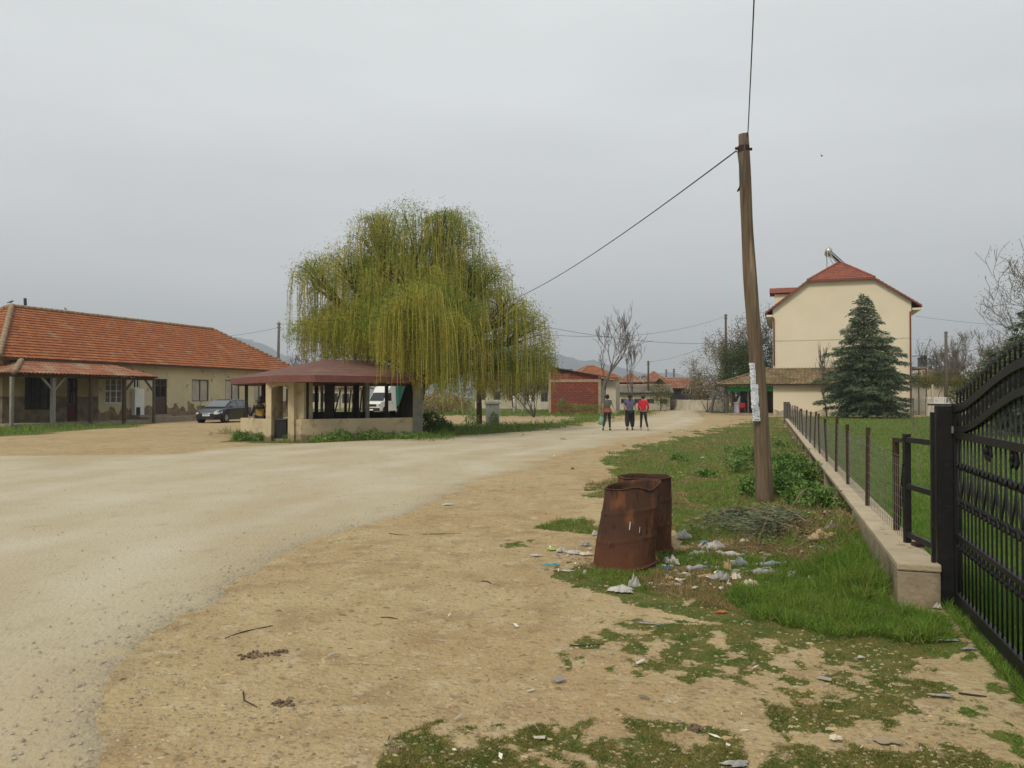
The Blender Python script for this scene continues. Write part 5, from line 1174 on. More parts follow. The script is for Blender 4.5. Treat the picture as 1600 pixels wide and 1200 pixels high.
# ------------------------------------------------------------------ trees
def limbs(mb, tips, rr, p, d, L, r, lev, maxlev, up=.15, spread=.6, nseg=4, n=6, kids=(2, 4), shrink=.68, wob=.18, twmb=None, split=2, rmin=.01):
    pts = [p]; rad = [r]; d = d.normalized()
    for k in range(nseg):
        d = (d + Vector((rr.gauss(0, wob), rr.gauss(0, wob), rr.gauss(0, wob) + up * .5))).normalized(); p = p + d * (L / nseg); pts.append(p); rad.append(max(r * (1 - .45 * (k + 1) / nseg), rmin))
    (mb if lev < split or twmb is None else twmb).tube(pts, rad, max(3, n - lev), False)
    if lev >= maxlev:
        tips.append((pts[-1], d)); tips.append((pts[-2], d)); return
    for c in range(rr.randint(*kids)):
        f = rr.uniform(.35, 1.0) if c else 1.0; i = min(int(f * nseg), nseg); a = rr.uniform(0, 6.283)
        side = d.cross(Vector((math.cos(a), math.sin(a), .2))).normalized(); nd = (d * (1 - spread * .5) + side * spread * rr.uniform(.6, 1.2) + Vector((0, 0, up))).normalized()
        limbs(mb, tips, rr, pts[i], nd, L * shrink * rr.uniform(.8, 1.15), max(rad[i] * .68, rmin), lev + 1, maxlev, up, spread, nseg, n, kids, shrink, wob, twmb, split, rmin)
def bare_tree(name, label, base, h, seed, r=.18, levels=5, first=.30, spread=.62, leaf=None, nleaf=3, lsize=.09, up=.12, kids=(2, 4), lean=(0, 0), group=None, barkm='twig', n=7, rmin=.012, white=False):
    root = thing(name, label, 'tree', base, group=group); tm, wm = MB(), MB(); tips = []
    limbs(MB(), tips, random.Random(seed), Vector((0, 0, 0)), Vector((lean[0], lean[1], 1)), h * first, r, 0, levels, up, spread, 4, 3, kids, .74, .10, None, 2, rmin)
    h *= h / max(t_[0].z for t_ in tips); tips = []; rr = random.Random(seed)
    limbs(tm, tips, rr, Vector(base) - Vector((0, 0, .1)), Vector((lean[0], lean[1], 1)), h * first, r, 0, levels, up, spread, 4, n, kids, .74, .10, wm, 2, rmin)
    tm.build('trunk', M_[barkm], root, smooth=True); c = wm.build('crown', M_[barkm], root)
    if white:
        m = MB(); b = Vector(base); m.tube([b - Vector((0, 0, .1)), b + Vector((lean[0], lean[1], 1)).normalized() * 1.75], [r * 1.12, r * 1.0], 10); m.build('whitewash', M_['whitewash'], root, smooth=True)
    if leaf and tips:
        C = np.array([t[0] for t in tips for _ in range(nleaf)]); g = np.random.default_rng(seed); C = C + g.normal(size=C.shape) * lsize * 2.2; D = g.normal(size=C.shape)
        cards('leaves', C, D, lsize * g.uniform(.7, 1.3, len(C)), lsize * .6, M_[leaf], c)
    return root
def gp(px, d, dx=0): return (P(px, 620, d).x + dx, d, 0)
bare_tree('bare_tree', 'tall bare grey tree in front of the right corner of the brick shed', gp(943, 71.5), 10.3, 4, .26, 6, .26, .50, up=.16, kids=(2, 3), n=8, rmin=.016, lean=(-.04, 0))
bare_tree('bare_tree', 'slimmer bare tree behind the walking people, right of the tallest bare one', gp(987, 92), 9.0, 9, .16, 6, .28, .42, up=.25, kids=(2, 3), rmin=.016)
bare_tree('bare_tree', 'dark bare tree between the long house roof and the willow', gp(466, 78), 8.6, 12, .2, 6, .27, .7, kids=(2, 3), rmin=.02)
bare_tree('bare_tree', 'wide bare tree with sparse buds left of the kiosk roof', gp(1150, 84), 11.2, 17, .28, 6, .22, .85, leaf='bud', nleaf=3, lsize=.16, kids=(2, 4), up=.04, rmin=.018)
bare_tree('bare_tree', 'pale blossoming tree low above the yard wall left of the kiosk', gp(1110, 82), 7.0, 23, .18, 5, .22, .9, leaf='blossom', nleaf=5, lsize=.14, up=.02, kids=(3, 4), rmin=.018)
for i, (px_, d, h, s, lb) in enumerate(((1452, 88, 8.3, 31, 'bare tree nearest the right wall of the tall house'), (1492, 86, 9.4, 37, 'bare tree just right of the grey utility pole'), (1528, 82, 8.8, 41, 'bare tree rising above the left end of the iron gate'), (1568, 78, 8.4, 43, 'bare tree behind the highest part of the iron gate in view'))):
    bare_tree('bare_tree', lb, gp(px_, d), h, s, .17, 6, .2, .6, leaf='bud', nleaf=1, lsize=.12, up=.22, kids=(2, 4), rmin=.016)
bare_tree('bare_tree', 'nearer bare tree with small dark buds at the right edge of the photo', gp(1700, 34), 9.6, 53, .2, 6, .30, .62, leaf='bud', nleaf=2, lsize=.07, kids=(2, 4), rmin=.010)
bare_tree('sapling', 'slender leafless young tree beside the conifer against the cream wing', gp(1292, 62.5), 6.0, 61, .07, 4, .3, .42, up=.35, kids=(2, 4), rmin=.014)
bare_tree('sapling', 'thin leafless young tree right of the conifer in front of the tall house', gp(1387, 63), 6.6, 67, .06, 4, .34, .25, up=.5, kids=(1, 3), rmin=.014)
bare_tree('sapling', 'tiny pale leafless sapling in the lawn behind the black side frame', gp(1441, 13.5), 1.7, 71, .010, 2, .6, .35, up=.5, kids=(1, 3), rmin=.004)
for i, (px_, d, h, s, lb) in enumerate(((804, 83, 6.2, 81, 'whitewashed tree trunk left of the brick shed, thickest of three'), (817.5, 80, 5.8, 85, 'whitewashed tree trunk in the middle of the three beside the brick shed'), (828.5, 90, 5.6, 89, 'whitewashed tree trunk nearest the brick shed, smallest of three'))):
    bare_tree('street_tree', lb, gp(px_, d), h, s, (.2, .16, .15)[i], 5, .36, .7, leaf='hedge', nleaf=6, lsize=.16, kids=(2, 4), white=True, barkm='bark', rmin=.02, group='whitewashed trees beside the brick shed')

def willow():
    g = np.random.default_rng(5); rr = random.Random(5); d0 = 36.6
    b = Vector((P(629, 620, 35.6).x, 35.6, 0)); root = thing('willow_tree', 'big yellow green weeping willow hanging over the gazebo roof', 'tree', b)
    tm, wm = MB(), MB()
    k1 = P(648, 612, 35.8); k2 = P(660, 590, 36)
    tm.tube([b + Vector((-.15, 0, -.1)), b.lerp(k1, .35), k1, k2], [.66, .52, .48, .42], 14)
    # lobes: px, py of centre, depth, radius x/z in metres
    lobes = [(650, 412, 36.8, 2.2, 2.5), (592, 405, 36.2, 1.6, 2.0), (702, 400, 37.2, 1.75, 2.3), (545, 445, 36.0, 1.9, 1.6), (488, 445, 37.4, 1.1, 1.3), (750, 450, 37.0, 1.6, 1.5), (815, 535, 37.6, 1.6, 1.6), (640, 480, 33.8, 2.6, 1.9), (700, 510, 34.6, 2.0, 1.5), (600, 470, 39.8, 3.0, 2.3), (720, 480, 40.2, 2.8, 2.1), (560, 520, 34.4, 1.9, 1.3), (790, 505, 35.8, 1.4, 1.4), (500, 525, 35.6, 1.5, 1.0), (560, 540, 35.0, 1.6, 1.0), (530, 515, 39.5, 2.2, 1.2), (590, 530, 32.6, 1.3, 1.0), (622, 510, 29.9, 1.2, 1.1), (655, 500, 30.4, 1.3, 1.4), (672, 535, 30.8, .9, .9), (695, 530, 32.8, 1.4, 1.2), (620, 560, 38, 2.0, .9), (745, 560, 35.5, 1.6, 1.0), (790, 585, 37, 1.4, 1.0), (838, 580, 38.5, 1.1, 1.2), (690, 355, 37.0, 1.0, 1.0), (585, 360, 36.6, .9, .8)]
    LB = [(P(a, b_, c), rx, rz_) for a, b_, c, rx, rz_ in lobes]
    for i, (c, rx, rz_) in enumerate(LB):
        s = k2 if i % 2 else k1.lerp(k2, .6); mid = s.lerp(c, .5) + Vector((rr.uniform(-.3, .3), rr.uniform(-.3, .3), .5)); tm.tube([s, mid, c], [.20, .11, .05], 8)
        for k in range(16 if i < 13 else 6):
            a = rr.uniform(0, 6.28); q = rr.uniform(.3, 1); e = c + Vector((math.cos(a) * rx * q, math.sin(a) * rx * q, rz_ * (.95 * math.sqrt(max(0, 1 - q * q)) + .0))); m0 = c + (e - c) * .5 + Vector((0, 0, .3)); wm.tube([mid.lerp(c, rr.uniform(.1, 1)), m0, e], [.035, .02, .008], 4, False)
    tm.build('trunk', M_['bark'], root, smooth=True); wm.build('branches', M_['bark'], root)
    # hanging strands
    sm = []; LC, LD, LL = [], [], []; wts = np.array([rx * rz_ for _, rx, rz_ in LB]); wts[[k_ for k_, l_ in enumerate(lobes) if l_[2] < 33.5]] *= 2.2; wts /= wts.sum()
    m = MB(); NS = 2700
    for s in range(NS):
        i = g.choice(len(LB), p=wts); c, rx, rz_ = LB[i]
        a = g.uniform(0, 6.283); q = math.sqrt(g.uniform(.0, 1.0)); zz = math.sqrt(max(0, 1 - q * q)) * g.choice([1, 1, .6, .2])
        lump = .82 + .36 * float(vnoise(np.array([a * 1.3 + i * 7]), np.array([q * 2.0]), 1.0, 91)[0])
        p = Vector((c.x + math.cos(a) * rx * q * lump, c.y + math.sin(a) * rx * q, c.z + rz_ * zz * lump))
        px_ = CX + F * p.x / p.y
        zlow = np.interp(px_, [450, 480, 520, 560, 590, 640, 700, 760, 800, 860], [3.8, 2.7, 2.6, 2.7, 2.7, 2.3, 1.5, 1.2, 1.4, 1.8]) + abs(g.normal()) * .55
        if p.y < 31.2 and px_ > 590: zlow -= .55
        L = min(max(p.z - zlow, .5), g.choice([1.2, 2.5, 4, 7, 12, 12])) * g.uniform(.82, 1.03)
        if (27.9 + (px_ - 492) * .0174 if px_ > 492 else 28) - .1 < p.y < 38 and px_ < 672: L = max(.4, min(L, p.z - (3.25 - .09 * max(0, 33.5 - p.y) * 2.6)))
        o_ = Vector((math.cos(a), math.sin(a), 0)) * g.uniform(.03, .22); npt = max(4, int(L / .35)); sw = Vector((g.normal() * .06, g.normal() * .06, 0))
        pts = []
        for k in range(npt + 1):
            f = k / npt; t = 1 - math.exp(-f * L * 2.2); pts.append(p + o_ * t + sw * f * L * .5 + Vector((0, 0, .04 * math.sin(min(f * L * 3, 3.14)) - f * L)))
        m.tube(pts, [.011] * (npt // 2) + [.008] * (npt + 1 - npt // 2), 3, False)
        dens = g.uniform(.35, 1.0); n_l = int(L * 17 * dens) + 5
        fs = g.uniform(0, 1, n_l); P_ = np.array(pts); ii = np.minimum((fs * npt).astype(int), npt - 1); ff = (fs * npt - ii)[:, None]
        LC.append(P_[ii] * (1 - ff) + P_[ii + 1] * ff + g.normal(size=(n_l, 3)) * .025); dd = g.normal(size=(n_l, 3)) * .7; dd[:, 2] -= .55; LD.append(dd)
    m.build('withes', M_['withe'], root)
    # sprigs on top
    for c, rx, rz_ in LB:
        n_l = int(1150 * rx * (rx + rz_)); a = g.uniform(0, 6.283, n_l); q = np.sqrt(g.uniform(0, 1, n_l)); zz = np.sqrt(1 - q * q); k = g.uniform(.55, 1.16, n_l) * (.80 + .36 * vnoise(a * 2.2 + c.x * 3, q * 4, 1.0, 97, 2)); zz = zz * g.choice([1, 1, 1, .5, -.3], n_l)
        Q = np.stack([c.x + np.cos(a) * rx * q * k, c.y + np.sin(a) * rx * q * k, c.z + rz_ * zz * k], -1) + g.normal(size=(n_l, 3)) * .15; Q = Q[vnoise(Q[:, 0] * 1.0 + Q[:, 1] * .6, Q[:, 2], 1.5, 99, 3) > .42]; n_l = len(Q); LC.append(Q); LD.append(g.normal(size=(n_l, 3)))
    C = np.concatenate(LC); D = np.concatenate(LD); n_l = len(C)
    cards('crown', C, D, g.uniform(.09, .17, n_l), g.uniform(.020, .036, n_l), M_['willow'], root)
    print('willow leaves', n_l)
willow()
def conifer(label, base, h, rad, seed, z0=.45, step=.40, dens=.8, lw=.06, ll=.24):
    g = np.random.default_rng(seed); root = thing('conifer_tree', label, 'tree', base); b = np.array(base, float); m = MB(); m.tube([tuple(b + [0, 0, -.1]), tuple(b + [0, 0, h * .5]), tuple(b + [0, 0, h])], [.20, .12, .02], 10); m.build('trunk', M_['bark'], root)
    C, D = [], []; bm = MB(); z = z0; k = 0
    while z < h - .12:
        f = (z - z0) / (h - z0); R_ = rad * (1 - f) ** .66 * (1.0 if f > .12 else .80 + 1.6 * f); nb = max(5, int(9 * (1 - f) + 5))
        for i in range(nb):
            a = 2 * math.pi * (i + g.uniform(-.3, .3)) / nb + k * 1.1; L = R_ * g.uniform(.5, 1.18); dirv = np.array([math.cos(a), math.sin(a), 0]); zz = z + g.uniform(-.13, .13); npt = 7; pts = []
            for j in range(npt + 1):
                t = j / npt; pts.append(b + dirv * L * t + np.array([0, 0, zz + L * (.30 * t - .36 * t * t) + .10 * L * max(0, t - .8) * 2]))
            pts = np.array(pts); bm.tube([tuple(p) for p in pts], [.03 * (1 - .8 * j / npt) + .006 for j in range(npt + 1)], 3, False)
            n_l = int((70 * L * L * .55 + 34 * L + 14) * dens); t = g.beta(1.5, 1.0, n_l); ii = np.minimum((t * npt).astype(int), npt - 1); ff = (t * npt - ii)[:, None]; P_ = pts[ii] * (1 - ff) + pts[ii + 1] * ff
            side = np.array([-dirv[1], dirv[0], 0]); off = g.normal(size=n_l) * (.10 + .20 * L * np.minimum(t, .75) * (1.05 - t) * 1.6); P_ = P_ + side * off[:, None]; P_[:, 2] -= np.abs(off) * .30 + g.uniform(0, .16, n_l)
            C.append(P_); dd = dirv[None, :] * .75 + side[None, :] * np.sign(off)[:, None] * .55 + g.normal(size=(n_l, 3)) * .32; dd[:, 2] -= g.uniform(.05, .75, n_l); D.append(dd)
        z += step * (1 - .35 * f); k += 1
    bm.build('branches', M_['bark'], root)
    C = np.concatenate(C); D = np.concatenate(D); n_l = len(C); cards('crown', C, D, g.uniform(.7, 1.4, n_l) * ll, g.uniform(.7, 1.3, n_l) * lw, M_['conifer'], root); print('conifer', n_l)
conifer('dark blue green conifer standing in front of the tall cream house', gp(1351, 60.5), 9.45, 3.8, 3)
conifer('dark conifer with drooping branches behind the right part of the iron gate', gp(1648, 32), 6.3, 3.4, 8, dens=.8, step=.42)
def bush(name, label, lobes, n, size, mt, cat='bush', trunk=None, wr=.6, group=None, seed=1):
    g = np.random.default_rng(seed); c0 = lobes[0][0]; root = thing(name, label, cat, (c0[0], c0[1], 0), group=group); m = MB()
    C, D = [], []; vol = np.array([l[1] * l[2] for l in lobes]); vol = vol / vol.sum()
    for (c, rx, rz_), v in zip(lobes, vol):
        m.tube([(c0[0], c0[1], -.05), ((c0[0] + c[0]) / 2, (c0[1] + c[1]) / 2, c[2] * .6), tuple(c)], [max(.015, rx * .03), max(.01, rx * .02), .008], 5)
        k = int(n * v); u = norm(g.normal(size=(k, 3))); rad = g.uniform(.35, 1.0, k) ** .45; lum = vnoise(u[:, 0] * 3 + c[0] * 3, u[:, 1] * 3 + u[:, 2] * 4, 1.0, seed, 3)
        rad = rad * (.62 + .75 * lum); q = u * rad[:, None] * np.array([rx, rx, rz_]) + np.array(c, float); q = q[q[:, 2] > .02]; C.append(q); D.append(g.normal(size=q.shape) + np.array([0, 0, .2]))
    m.build('stems' if cat != 'tree' else 'trunk', M_['bark'], root); C = np.concatenate(C); D = np.concatenate(D); k = len(C)
    cards('leaves' if cat != 'tree' else 'crown', C, D, g.uniform(.7, 1.3, k) * size, g.uniform(.7, 1.2, k) * size * wr, M_[mt], root); return root
def lb(px, py, d, rx, rz_): return (tuple(P(px, py, d)), rx, rz_)
bush('leafy_tree', 'round dark green leafy tree behind the kiosk and the wooden pole', [lb(1165, 575, 78, 2.2, 1.9), lb(1152, 555, 78, 1.8, 1.4), lb(1185, 560, 79, 2.2, 2.2), lb(1150, 590, 78, 1.9, 1.2), lb(1178, 598, 78, 2.2, 1.3)], 15000, .17, 'bush', 'tree', seed=5)
bush('scrub', 'grey green thicket under the blossoming tree above the yard wall', [lb(1105, 605, 83, 1.8, 1.3), lb(1130, 608, 82, 1.6, 1.3), lb(1085, 612, 85, 1.3, .8)], 6000, .13, 'bud', seed=6)
bush('hedge', 'yellow green conifer hedge behind the left end of the iron gate', [lb(1505, 615, 44, .8, .9), lb(1522, 608, 43, .8, 1.1), lb(1545, 600, 42, .9, 1.3), lb(1562, 594, 41, .8, 1.5), lb(1590, 602, 40, 1.1, 1.4)], 17000, .10, 'hedge', seed=7)
bush('shrub', 'olive shrub below the balcony of the tall house', [lb(1455, 597, 68, 1.1, .6), lb(1440, 595, 67, .9, .5), lb(1480, 592, 74, 1.6, .8)], 3500, .13, 'hedge', seed=8)
bush('shrub', 'grey green shrub in front of the low farm building', [lb(1032, 614, 92, 1.3, 1.5), lb(1038, 620, 91, 1.0, 1.0)], 2500, .13, 'hedge', seed=9)
bush('shrub', 'dark weedy shrub against the foot of the brick shed', [lb(879, 634, 71.5, .5, .7), lb(900, 637, 71.5, .9, .35), lb(925, 638, 72, .9, .35)], 2200, .10, 'weed', seed=10)
bush('shrub', 'brown dry thicket behind the gazebo column under the willow', [lb(690, 628, 74, 2.2, 1.0), lb(715, 632, 73, 1.5, .8), lb(670, 632, 76, 1.5, .8)], 4500, .16, 'straw', seed=11)
bush('leafy_tree', 'thin brownish tree crown hanging between the willow and the brick shed', [lb(835, 585, 62, 1.3, 2.0), lb(815, 600, 63, 1.5, 1.7), lb(850, 560, 62, 1.0, 1.4), lb(780, 600, 66, 1.9, 1.4), lb(795, 575, 66, 1.7, 1.3)], 7000, .13, 'hedge', 'tree', wr=.35, seed=12)
bush('leafy_tree', 'far green tree left of the small brick house roof', [lb(885, 600, 140, 4, 2.2), lb(990, 604, 150, 3, 2), lb(1020, 600, 140, 2.5, 1.8)], 3500, .35, 'bush', 'tree', seed=13)
# weeds at the gazebo and posts
wl = [('leafy weed clump left of the gazebo parapet', 378, 679, .30, .42), ('leafy weed clump under the gazebo parapet left of the arch', 405, 681, .33, .30), ('leafy weed clump at the right pier of the gazebo arch', 462, 684, .42, .32), ('dark weed mound at the gazebo wall right of the arch', 512, 686, .62, .38), ('tall dark weed mound halfway along the gazebo wall', 534, 684, .42, .52), ('weed mound at the gazebo wall below the round grey post', 578, 683, .55, .48), ('low weed strip near the right end of the gazebo wall', 622, 680, .62, .26), ('spreading weeds at the grey corner column', 650, 676, .75, .30)]
for i, (lbl, px_, py_, rx, rz_) in enumerate(wl):
    q = G(px_, py_); dd = min(q.y, 29.6 + .0) if px_ < 500 else 28.2 + (px_ - 484) * .0165 - .1; c = P(px_, 620, dd); rz_ *= .66; bush('weed_clump', lbl, [((c.x, dd - .12, rz_ * .3), rx, rz_), ((c.x + rx * .6, dd - .05, rz_ * .2), rx * .6, rz_ * .6)], 1100, .075, 'weed', 'weed', group=None, seed=20 + i)
bush('shrub', 'dark leafy shrub between the gazebo column and the verge', [lb(675, 662, 37.5, .75, .55), lb(690, 668, 36.5, .6, .4), lb(664, 664, 37.0, .5, .6)], 3600, .10, 'weed', seed=31)
bush('shrub', 'small leafy shrub at the left foot of the grey cabinet', [lb(772, 655, 45.2, .28, .40), lb(738, 656, 46, .5, .3)], 900, .08, 'weed', seed=32)

# near weeds: broad leaved plants as individual clumps
def leafy_plant(label, base, r, h, n, seed, mt='weed', leaf=.13, name='weed_patch'):
    g = np.random.default_rng(seed); k = max(3, n // 60); cx_ = g.normal(size=(k, 2)) * r * .33; hh = h * g.uniform(.35, 1.15, k); w_ = g.integers(0, k, n)
    f = g.uniform(0, 1, n) ** .6; sp = g.normal(size=(n, 2)) * (.035 + .05 * (1 - f))[:, None]
    C = np.stack([base[0] + cx_[w_, 0] + sp[:, 0], base[1] + cx_[w_, 1] * 1.3 + sp[:, 1], base[2] + hh[w_] * f], -1); a2 = g.uniform(0, 6.283, n)
    D = np.stack([np.cos(a2), np.sin(a2), g.uniform(-.1, 1.0, n)], -1); S = np.stack([-np.sin(a2), np.cos(a2), g.normal(size=n) * .35], -1)
    o = cards(name, C, D, g.uniform(.5, 1.3, n) * leaf, g.uniform(.30, .6, n) * leaf, M_[mt], origin=base, bend=.3, side=S); tag(o, label, 'weed'); return o
wp = [(1178, 775, .35, .30, 170), (1152, 738, .40, .34, 150), (1183, 735, .30, .45, 170), (1175, 712, .45, .30, 120), (1222, 775, .38, .36, 260), (1232, 750, .42, .40, 300), (1258, 752, .40, .38, 300), (1226, 728, .45, .34, 240), (1252, 726, .42, .32, 220), (1268, 790, .34, .30, 260), (1285, 812, .30, .26, 200), (1248, 772, .34, .34, 220), (1225, 700, .5, .25, 120), (1148, 712, .4, .22, 90), (1246, 800, .3, .25, 150), (1100, 745, .35, .14, 90), (1060, 720, .4, .12, 80)]
wlab = ['at the left foot of the wooden pole', 'a little behind and left of the wooden pole', 'tall and right behind the left edge of the pole', 'farther behind the pole on its left', 'at the right foot of the wooden pole', 'in the dense patch right of the pole', 'in the dense patch between pole and wall', 'behind the dense patch right of the pole', 'close to the wall behind the dense patch', 'in front of the dense patch near the wall', 'nearest the brush pile by the wall', 'in the middle of the dense patch', 'small and far behind the pole on its right', 'low and far left behind the pole', 'beside the dry sticks at the wall', 'flat in the dry grass behind the barrels', 'flat on the far verge above the barrels']
for i, (px_, py_, r, h, n) in enumerate(wp):
    q = G(px_, py_); z = gz1(q.x, q.y); leafy_plant('broad leaved green weed ' + wlab[i], (q.x, q.y, z), r, h, int(n * 4), 100 + i, leaf=.075)
# grey green cut conifer branches piled by the pole
def cut_branches():
    for i, (px_, py_, px2, py2, lbl) in enumerate(((1235, 838, 1120, 818, 'cut grey green conifer branch lying left of the pole foot'), (1240, 852, 1140, 836, 'cut grey green conifer branch in front of the pole'), (1215, 830, 1185, 858, 'cut grey green conifer branch pointing towards the rubbish'), (1260, 845, 1195, 815, 'cut grey green conifer branch on top of the brush pile'), (1180, 820, 1085, 836, 'cut grey green conifer branch farthest left in the brush pile'))):
        g = np.random.default_rng(300 + i); a, b = G(px_, py_), G(px2, py2); a.z = gz1(a.x, a.y) + .12; b.z = gz1(b.x, b.y) + .06; rt = thing('cut_branch', lbl, 'branch', a); m = MB(); mid = (a + b) / 2 + Vector((0, 0, .12)); m.tube([a, mid, b], [.014, .01, .005], 5); m.build('stem', M_['stick'], rt)
        n = 650; t = g.uniform(.1, 1, n)[:, None]; A, B, Mi = map(np.array, (a, b, mid)); Q = (1 - t) ** 2 * A + 2 * t * (1 - t) * Mi + t * t * B; off = g.normal(size=(n, 3)) * np.array([.07, .13, .028]) * (.5 + t); D = (B - A)[None, :] * .8 + off * 6
        cards('needles', Q + off, D, g.uniform(.06, .12, n), .010, mat('cut_needles_%d' % i, (.145, .17, .10), (.10, .12, .065), island=.45), rt)
cut_branches()
def sticks():
    rr = random.Random(77)
    L = [((1237, 806), (1262, 762, .30), .016, 'thick pale broken stick leaning up from the brush pile'), ((1262, 800), (1275, 765, .42), .013, 'pale forked stick standing at the wall side of the brush pile'), ((1245, 775), (1285, 780, .28), .009, 'thin grey stick lying across the top of the brush pile'), ((1225, 800), (1232, 770, .30), .007, 'thin upright stick right of the pole'), ((1292, 872), (1308, 895, .02), .009, 'bleached white stick at the edge of the grass tuft'), ((1230, 872), (1300, 862, .05), .008, 'long thin green yellow stem in front of the brush pile'), ((1130, 866), (1215, 876, .05), .008, 'long yellow stem above the rubbish strip'), ((1180, 862), (1230, 872, .05), .008, 'short curved yellow stem beside the long one'), ((1210, 878), (1190, 892, .03), .009, 'pale bent twig right of the crumpled bottles'), ((1200, 842), (1248, 828, .16), .008, 'brown stick crossing the cut branches'), ((1255, 850), (1290, 835, .12), .009, 'brown crooked stick below the wall'), ((1170, 775), (1155, 790, .03), .007, 'short dry stalk left of the pole foot')]
    for (a, b, r, lbl) in L:
        p = G(*a); p.z = gz1(p.x, p.y) + .03; q = G(b[0], b[1] + b[2] * 110); 
        q = P(b[0], b[1], p.y + rr.uniform(-.15, .15)); q.z = max(q.z, gz1(q.x, q.y) + .02) if b[2] > .1 else gz1(G(b[0], b[1]).x, G(b[0], b[1]).y) + b[2]
        if b[2] <= .1: g_ = G(b[0], b[1]); q = Vector((g_.x, g_.y, q.z))
        mid = p.lerp(q, .5) + Vector((rr.uniform(-.03, .03), rr.uniform(-.03, .03), .04)); m = MB(); m.tube([p, p.lerp(mid, .5) + Vector((.01, 0, 0)), mid, q], [r, r * .95, r * .85, r * .5], 6); tag(m.build('stick', M_['stick'], origin=p, smooth=True), lbl, 'stick')
    L2 = [((352, 999), (426, 979), .005, 'long thin dark stick on the bare dirt left of centre'), ((380, 1083), (402, 1108), .004, 'curved dark twig on the dirt near the bottom left'), ((595, 965), (622, 968), .004, 'small dark twig on the dirt below the road edge'), ((608, 834), (640, 836), .004, 'short twig on the dirt beside the road edge'), ((660, 835), (722, 834), .004, 'long pale twig on the dirt beside the road edge'), ((752, 909), (768, 914), .005, 'small dark curled twig in the middle of the dirt'), ((1498, 1084), (1542, 1090), .006, 'thin brown stick on the dirt path by the gate'), ((890, 1008), (945, 1006), .005, 'dark twig at the edge of the patchy grass')]
    for (a, b, r, lbl) in L2:
        p, q = G(*a), G(*b); p.z = gz1(p.x, p.y) + r * .7; q.z = gz1(q.x, q.y) + r * .7; m = MB(); n_ = (q - p).cross(Vector((0, 0, 1))) * rr.uniform(-.12, .12); mid = p.lerp(q, .5) + n_; mid.z = gz1(mid.x, mid.y) + r
        if 'curved' in lbl: mid = G(381, 1100); mid.z = .02
        m.tube([p, p.lerp(mid, .55) + n_ * .2, mid, q.lerp(mid, .5), q], [r, r, r * .9, r * .8, r * .5], 5); tag(m.build('twig', M_['stick_dark'], origin=p), lbl, 'twig')
sticks()

# ------------------------------------------------------------------ litter
def crumple(name, label, px, py, sx, sy, h, mt, seed, rot=0.0, cat='litter', lift=.012, group=None, origin=None):
    sx, sy, h = sx * .8, sy * .8, h * .9
    g = random.Random(seed); c = origin or G(px, py); z0 = gz1(c.x, c.y); n = 13; m = MB(); gr = []; ph = [g.uniform(0, 6.28) for _ in range(6)]
    folds = [(math.cos(t_), math.sin(t_), g.uniform(-.5, .5), g.uniform(.25, .6)) for t_ in (g.uniform(0, 3.14) for _ in range(6))]
    for j in range(n):
        row = []
        for i in range(n):
            u, v = i / (n - 1) * 2 - 1, j / (n - 1) * 2 - 1; k = max(abs(u), abs(v)); rr_ = math.hypot(u, v) or 1; th_ = math.atan2(v, u); e = 1 + .22 * math.sin(3 * th_ + ph[0]) + .14 * math.sin(5 * th_ + ph[1]) + .08 * math.sin(9 * th_ + ph[2]); sc = k / rr_ * e
            fz = sum(a_ * (.5 - abs((u * cx_ + v * cy_ - c_) * 2.2 % 2 - 1)) for cx_, cy_, c_, a_ in folds)
            x_, y_ = u * sc * sx / 2 * (1 + g.uniform(-.05, .05)), v * sc * sy / 2 * (1 + g.uniform(-.05, .05)); z = h * ((1 - k ** 4) * .55 + fz * .55 * (1 - .6 * k ** 2))
            row.append(m.v(c.x + x_ * math.cos(rot) - y_ * math.sin(rot), c.y + x_ * math.sin(rot) + y_ * math.cos(rot), z0 + lift + max(z, g.uniform(0, .004))))
        gr.append(row)
    for j in range(n - 1):
        for i in range(n - 1): m.f(gr[j][i], gr[j][i + 1], gr[j + 1][i + 1], gr[j + 1][i])
    o = m.build(name, mt, origin=(c.x, c.y, z0)); s = o.modifiers.new('thick', 'SOLIDIFY'); s.thickness = .003; s.offset = -1
    return tag(o, label, cat, group)
PL = mat('white_plastic', (.60, .585, .53), (.44, .42, .37), scale=9, rough=.35, transl=.25, bump=.004, bscale=30)
PG = mat('grey_plastic', (.42, .41, .38), (.28, .28, .26), scale=12, rough=.3, transl=.25, bump=.004, bscale=30)
PB = mat('bluish_plastic', (.24, .26, .29), (.15, .17, .2), scale=8, rough=.3)
PT = mat('teal_plastic', (.03, .24, .27), rough=.4)
PC = mat('card', (.42, .30, .17), (.34, .23, .12), scale=8, rough=.9)
PCr = mat('cream_paper', (.62, .56, .44), (.50, .44, .32), scale=9, rough=.9)
PLm = mat('lime_card', (.33, .45, .09), (.28, .38, .07), scale=6, rough=.6)
PR = mat('red_wrapper', (.33, .05, .03), (.45, .20, .06), scale=20, rough=.4)
PBl = mat('blue_wrapper', (.03, .09, .25), (.04, .06, .12), scale=20, rough=.4)
